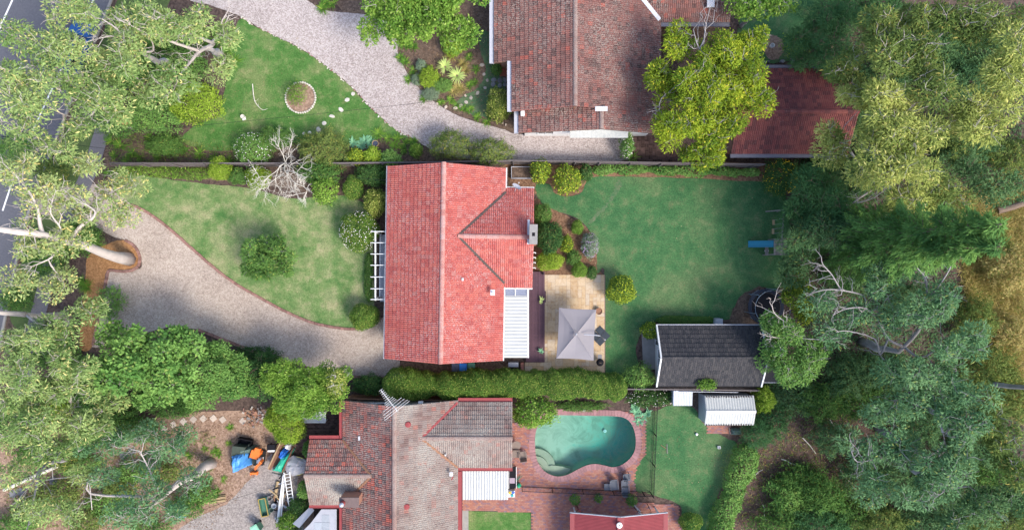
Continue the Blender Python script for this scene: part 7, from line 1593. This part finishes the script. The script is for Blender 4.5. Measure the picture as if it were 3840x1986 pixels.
# ------------------------------------------------------------------ trees, bush on the east side
tree('gum_tree', 'sunlit drooping gum whose yellow-green crown hides the end of the garage', 'tree', [(3330,440,150,150,10),(3280,600,130,120,9.5),(3400,620,140,130,10.5),(3230,340,90,90,8.5),(3440,480,120,120,10.5),(3420,760,110,80,9.5),(3160,560,90,60,7.5),(3120,500,60,40,7)], base=(3060,610), fork=(3180,555,5.5), clump=1.0, dens=1.35, mat='gum_sunlit', leaf=(.30,.065), tr=.25, hang=.6, lai=2.1, limbs=[([(3290,700,6),(3340,650,8),(3370,600,9.5)], .09, .04), ([(3200,760,6.2),(3280,740,7),(3340,690,8)], .07, .03)])
tree('gum_tree', 'green upright gum behind the sunlit drooping one', 'tree', [(3390,200,150,120,10.5),(3280,120,130,100,9.5),(3500,300,110,110,10.5),(3180,250,90,80,8)], base=(3060,310), clump=1.0, dens=1.35, mat='olive', leaf=(.29,.07), tr=.24, hang=.55, lai=2.1)
tree('gum_tree', 'bright sunlit gum crown at the outer bush edge', 'tree', [(3740,330,120,140,11),(3700,480,110,90,10.5),(3800,200,90,110,11.5),(3620,420,80,90,10)], base=(3330,600), clump=1.0, dens=1.35, mat='gum_sunlit', leaf=(.30,.065), tr=.24, hang=.6, lai=2.1)
tree('gum_tree', 'olive gum behind the bright crown along the top of the bush', 'tree', [(3620,100,140,100,10.5),(3780,60,110,90,11),(3480,60,110,80,10)], base=(3270,320), clump=1.0, dens=1.4, mat='olive', leaf=(.28,.07), tr=.22, hang=.5, lai=2.2)
tree('feathery_tree', 'dark feathery she-oak above the round timber table', 'tree', [(3060,120,110,100,4.2),(3140,210,100,80,4.2),(3160,60,110,80,5),(3010,210,60,50,3.4)], clump=.8, dens=1.6, mat='fern', leaf=(.34,.035), tr=.14, bark='bark_brown', hang=.3, lai=1.9)
tree('feathery_tree', 'dark she-oak behind the yellow senna bush', 'tree', [(3050,700,100,80,5),(3130,780,110,90,6),(3000,800,80,80,4.5)], clump=.85, dens=1.6, mat='fern', leaf=(.32,.04), tr=.16, bark='bark_brown', hang=.3, lai=2.0)
tree('feathery_tree', 'soft green she-oak overhanging the swing beam', 'tree', [(3010,900,90,80,5),(3110,870,90,70,6),(2990,1010,80,80,4.6),(3190,850,80,60,6.5)], base=(2980,930), clump=.85, dens=1.6, mat='gum_dark', leaf=(.28,.05), tr=.15, bark='bark_brown', hang=.3, lai=2.1)
def pine(label, base, h, r0, mat):
    b = W(*base); root = empty('pine_tree', b, label, 'tree'); g = G(); g.tube([b-UP*.1, b+UP*h*.5, b+UP*h], [.26, .17, .03], 8); g.build('trunk', MT['bark_brown'], root, smooth=True)
    gb = G(); C = []; D = []
    for z in np.arange(2.2, h-.2, .55):
        r_ = r0*(1-(z/h))**.75+.25
        for k in range(6):
            a = rnd.uniform(0, 6.283); rr = r_*rnd.uniform(.7, 1.1); e = b+np.array([math.cos(a)*rr, math.sin(a)*rr, z-.12*rr]); s0 = b+UP*(z+.05)
            gb.tube([s0, (s0+e)/2+UP*.06, e], [.035, .022, .008], 4, False); n = int(26+rr*70)
            t = R.uniform(.15, 1, n)[:, None]; P = s0+(e-s0)*t+R.normal(0, .10, (n, 3))+R.normal(0, 1, (n, 1))*np.array([-math.sin(a), math.cos(a), 0])*.22*(1.1-t)*rr*.6
            C.append(P); D.append(np.broadcast_to(nrm(e-s0), (n, 3))+R.normal(0, .4, (n, 3)))
    gb.build('branches', MT['bark_brown'], root); C = np.vstack(C); D = np.vstack(D); n = len(C)
    V, F = leafgeo(C, D, nrm(UP+R.normal(0, .4, (n, 3))), R.uniform(.2, .38, n), .06, .1); add('crown', V, F, L[mat], root)
pine('tall green pine whose tip leans toward the dry clearing', (3085,897), 19, 3.0, 'pine'); pine('second tall pine standing lower beside the first', (3100,948), 18.5, 2.7, 'pine')
tree('gum_tree', 'big blue-green gum with bare forking grey limbs behind the charcoal studio', 'tree', [(3500,1180,120,90,9.5),(3600,1280,110,120,10),(3300,1090,90,70,8),(3350,1200,90,60,8),(3400,1010,90,60,8.5),(3530,1390,130,90,9.5),(3230,1170,70,50,7),(3560,1120,90,70,10),(3380,1400,90,80,8),(3080,1140,70,70,6.5),(3130,1240,80,50,6.5),(3310,990,70,50,8)], base=(3235,1285), fork=(3370,1318,5.0), clump=.9, dens=1.25, mat='gum_blue', bark='bark_grey', tr=.3, leaf=(.27,.075), hang=.3, lai=1.9,
     limbs=[([(3440,1245,6.5),(3465,1185,7.5),(3475,1106,8.5),(3470,1041,9.2),(3440,1007,9.8)], .14, .04), ([(3482,1108,8.5),(3514,1081,9.2),(3559,1012,10),(3569,982,10.3)], .08, .03), ([(3330,1270,5.6),(3296,1205,6.6),(3247,1156,7.4),(3177,1156,8),(3133,1175,8.4)], .11, .03), ([(3290,1150,7.3),(3287,1100,8)], .06, .02), ([(3300,1330,5.5),(3280,1270,6.2),(3180,1240,7),(3135,1245,7.5)], .08, .03), ([(3450,1340,6.4),(3520,1300,7.6),(3530,1260,8.4)], .1, .03), ([(3240,1110,7),(3170,1090,7.4),(3100,1085,7.8),(3040,1100,8)], .08, .02), ([(3150,1080,7.2),(3120,1030,7.8),(3085,990,8.4),(3080,960,8.8)], .06, .02)])
tree('gum_tree', 'blue-green gum in the lower bush with a thick mauve fork', 'tree', [(3330,1550,110,80,8),(3470,1500,110,80,8.5),(3600,1600,120,90,9.5),(3560,1740,120,90,9.5),(3250,1690,110,80,7.5),(3400,1690,100,80,8),(3460,1850,130,80,9),(3300,1830,100,70,8),(3650,1480,90,80,9.5)], base=(3290,1600), fork=(3470,1710,6.2), clump=.9, dens=1.3, mat='gum_blue', bark='bark_grey', tr=.26, leaf=(.27,.075), hang=.3, lai=1.9,
     limbs=[([(3500,1700,6.8),(3540,1660,8),(3535,1620,9)], .1, .03), ([(3400,1705,6.6),(3300,1715,7.2),(3215,1730,7.6),(3190,1680,8)], .1, .03), ([(3480,1440,7),(3420,1470,7.6),(3360,1500,8)], .08, .03), ([(3545,1770,8),(3560,1800,8.6),(3530,1850,9)], .06, .02)])
tree('gum_tree', 'yellowish gum at the outer lower corner of the bush', 'tree', [(3770,1640,100,90,9.5),(3800,1760,80,80,9.5),(3720,1540,80,60,9)], base=(3420,1510), clump=.9, dens=1.35, mat='olive', bark='bark_grey', tr=.22, leaf=(.26,.08), lai=2.0)
tree('gum_tree', 'dark gum over the leaning black trunk in the lowest bush', 'tree', [(3700,1900,130,80,9),(3560,1940,100,60,8.5),(3830,1880,70,90,9.5)], base=(3370,1730), clump=.9, dens=1.4, mat='gum_dark', bark='bark_grey', tr=.22, leaf=(.26,.08), lai=2.0)
tree('gum_tree', 'fresh green wattle tree overhanging the right end of the charcoal studio', 'tree', [(2950,1270,90,90,5),(2900,1210,70,50,4.6),(2980,1370,90,80,5),(2900,1340,50,60,4.2),(3050,1320,70,70,5.2)], base=(2925,1300), clump=.75, dens=1.8, mat='mid', bark='bark', tr=.17, leaf=(.22,.075), lai=2.4, limbs=[([(2980,1235,5.4),(2950,1210,5.6),(2905,1175,5.8),(2895,1140,6)], .06, .02), ([(2940,1265,5.2),(2880,1260,5.6)], .05, .02), ([(3030,1270,5.4),(3095,1270,6)], .06, .03)])
tree('wattle_tree', 'gold-tipped wattle beside the trampoline', 'tree', [(2990,1090,60,70,3.6),(3020,1160,50,60,3.6),(2965,1030,45,45,3.4)], clump=.6, dens=1.8, mat='goldtip', bark='bark_brown', tr=.1, leaf=(.22,.07), lai=2.2)
tree('gum_tree', 'dark bush gum at the upper right edge above the brown clearing', 'tree', [(3760,700,120,80,8.5),(3650,640,80,60,8)], base=(3450,760), clump=.9, dens=1.3, mat='gum_dark', bark='bark_brown', tr=.2, leaf=(.26,.075), lai=1.8)
tree('gum_tree', 'green middle gum filling the bush between the pines and the sunlit crown', 'tree', [(3560,700,100,110,9),(3500,800,100,70,8.5),(3600,820,90,70,8.5)], base=(3270,810), clump=.9, dens=1.4, mat='olive', bark='bark_grey', tr=.2, leaf=(.28,.065), hang=.5, lai=2.0)
P = np.array([W(*t) for t in [(947,315,.08),(950,350,.1),(955,378,.14),(968,398,.1),(985,412,.08),(1003,408,.06)]]); fb = empty('bare_branch', P[2]*np.array([1,1,0]), 'crooked bare pale branch lying on the upper front lawn', 'branch'); gg_ = G(); gg_.tube(smooth_poly(P, 3, False), [.035, .03, .02, .012], 6)
for k in (1, 2, 3, 4): gg_.tube(limb_path(P[k], P[k]+np.array([rnd.uniform(-.1, .5), rnd.uniform(-.4, .3), .05]), 3, .12), [.014, .01, .007, .005], 4)
gg_.build('stick', MT['bark_dead'], fb)
# leaning dead trunks
G().tube([W(3730,1440,1.5), W(3790,1448,3), W(3900,1455,6)], [.2, .18, .14], 9).build('leaning_trunk', MT['bark_grey'], None, label='bare grey trunk rising from the dry clearing', cat='tree trunk')
G().tube([W(3690,1790,.2), W(3760,1820,.8), W(3900,1850,2)], [.34, .3, .26], 9).build('leaning_trunk', MT['bark_brown'], None, label='thick dark trunk lying at the lowest corner of the bush', cat='tree trunk')
G().tube([W(3740,790,.3), W(3800,775,.5), W(3900,740,.6)], [.28, .25, .22], 9).build('leaning_trunk', MT['bark_brown'], None, label='broken brown trunk lying in the scrub at the bush edge', cat='tree trunk')
for a, b in (((2800,1790),(2860,1760)),((2890,1920),(2940,1860)),((2930,1720),(3000,1745)),((3010,1640),(3060,1700)),((2860,1890),(2880,1960)),((3100,1560),(3150,1620)),((2960,1880),(3030,1930)),((3150,1760),(3260,1900))):
    P = limb_path(W(*a, .06), W(*b, .10), 4, .06); P[:, 2] = np.maximum(P[:, 2], .05); G().tube(P, [.045, .04, .035, .028, .02], 6).build('fallen_branch', MT['bark_dead'], None, label='bleached fallen branch on the litter of the rear slope', cat='branch', group='fallen branches on the rear slope')
# understorey
US = [(3240,960,80,60,'fern'),(3180,1030,70,60,'gum_dark'),(3300,880,80,50,'gum_dark'),(3450,920,90,50,'olive'),(2960,1480,110,60,'gum_dark'),(3080,1500,90,60,'green'),(2890,1570,60,50,'fern'),(3180,1420,80,70,'gum_dark'),(3230,1500,80,60,'green'),(3000,1800,80,50,'green'),(2960,1860,70,50,'mid'),(3080,1850,70,60,'green'),(2930,1960,90,50,'green'),(3060,1960,100,60,'fern'),(3180,1930,90,60,'green'),(3300,1960,90,50,'olive'),(3230,1780,70,60,'gum_dark'),(3120,1640,60,50,'gum_dark'),(3700,1380,90,70,'olive'),(3650,1200,60,70,'olive'),(3780,1250,60,50,'drygrass'),(3780,1000,70,70,'drygrass'),(3700,900,70,50,'olive'),(3800,1500,80,60,'olive'),(3420,880,90,50,'olive'),(3600,560,100,60,'gum_dark'),(3780,580,90,50,'olive'),(3200,450,80,70,'gum_dark'),(3240,640,90,70,'gum_dark'),(3160,680,80,60,'gum_dark'),(3560,520,70,60,'olive'),(3240,20,120,50,'fern'),(3700,220,120,70,'gum_dark'),(3590,300,90,70,'gum_dark'),(3300,300,90,80,'gum_dark'),(3490,180,90,70,'gum_dark'),(3100,420,60,50,'fern'),(3060,640,60,40,'fern'),(3400,1130,80,60,'gum_dark'),(3300,1400,100,70,'gum_dark'),(3450,1580,90,70,'gum_dark'),(3550,1480,90,60,'gum_dark'),(3640,1680,90,70,'gum_dark'),(3380,1780,90,60,'gum_dark'),(3560,1850,90,60,'gum_dark'),(3720,1760,80,60,'green'),(3760,1960,90,50,'olive'),(3440,1960,100,50,'gum_dark'),(3620,1980,90,40,'olive')]
KIND = {'fern': 'dark feathery', 'gum_dark': 'dark blue-green', 'olive': 'olive', 'green': 'deep green', 'mid': 'mid green', 'drygrass': 'straw-coloured dry', 'lime': 'bright lime', 'dark': 'very dark'}
for x, y, a, b, m in US: shrub(KIND[m]+' understorey shrub on the floor of the eastern bush', x, y, a*1.2, b*1.2, rnd.uniform(1.2, 2.4), m, (.24, .06), KIND[m]+' understorey shrubs of the eastern bush', name='bush_shrub', lump=.25, lai=2.3, rough=.12)
UW = [(60,560,60,50,'mid'),(200,640,60,40,'olive'),(420,1130,40,50,'mid'),(60,1120,50,40,'green'),(180,1300,90,70,'mid'),(330,1400,70,60,'green'),(360,1500,80,70,'mid'),(180,1520,90,60,'lime'),(60,1600,80,60,'mid'),(440,1540,70,60,'green'),(340,1640,70,40,'mid'),(640,1520,80,40,'mid'),(420,300,100,60,'green'),(540,240,90,50,'green'),(660,150,80,60,'green'),(520,130,90,60,'mid'),(700,240,70,50,'mid'),(440,470,60,40,'green'),(250,1720,50,30,'olive'),(450,1830,50,30,'olive'),(330,1950,60,40,'olive'),(120,1900,60,40,'olive'),(560,1980,60,30,'mid'),(830,1380,60,40,'dark'),(700,1500,60,40,'green'),(300,1735,70,40,'mid'),(420,1890,80,45,'mid'),(230,1850,70,45,'olive'),(520,1610,70,40,'green'),(700,1890,60,35,'green'),(60,1970,80,40,'mid'),(760,1850,50,30,'mid'),(500,1770,60,35,'mid'),(380,1620,80,40,'mid'),(620,1770,50,35,'olive'),(150,1700,80,40,'mid'),(850,1420,70,50,'mid')]
for x, y, a, b, m in UW: shrub(KIND[m]+' understorey shrub beneath the gums on the street side', x, y, a*1.15, b*1.15, rnd.uniform(.9, 1.7), m, (.19, .07), KIND[m]+' understorey shrubs beneath the street gums', name='bush_shrub', lump=.22, lai=2.1, rough=.1)
scatter('undergrowth', 'low green ferns and weeds covering the floor of the eastern bush', [([(2960,20),(3840,20),(3840,700),(3560,780),(3560,1000),(3640,1200),(3600,1420),(3840,1560),(3840,1980),(3260,1980),(3260,1500),(3100,1420),(2960,1100),(2960,700),(3200,600),(3200,250)], 30000)], 0, .38, .075, 'gum_dark', .12, .7, cat='undergrowth')
scatter('weeds', 'thin weeds and seedlings over the dry ground under the street gums', [([(20,1620),(560,1560),(820,1640),(800,1760),(640,1980),(20,1980)], 4200), ([(400,480),(900,560),(880,640),(420,640)], 1800), ([(2700,1700),(3200,1500),(3200,1960),(2760,1960)], 2600)], 0, .26, .05, 'olive', .06, .6, cat='weeds')
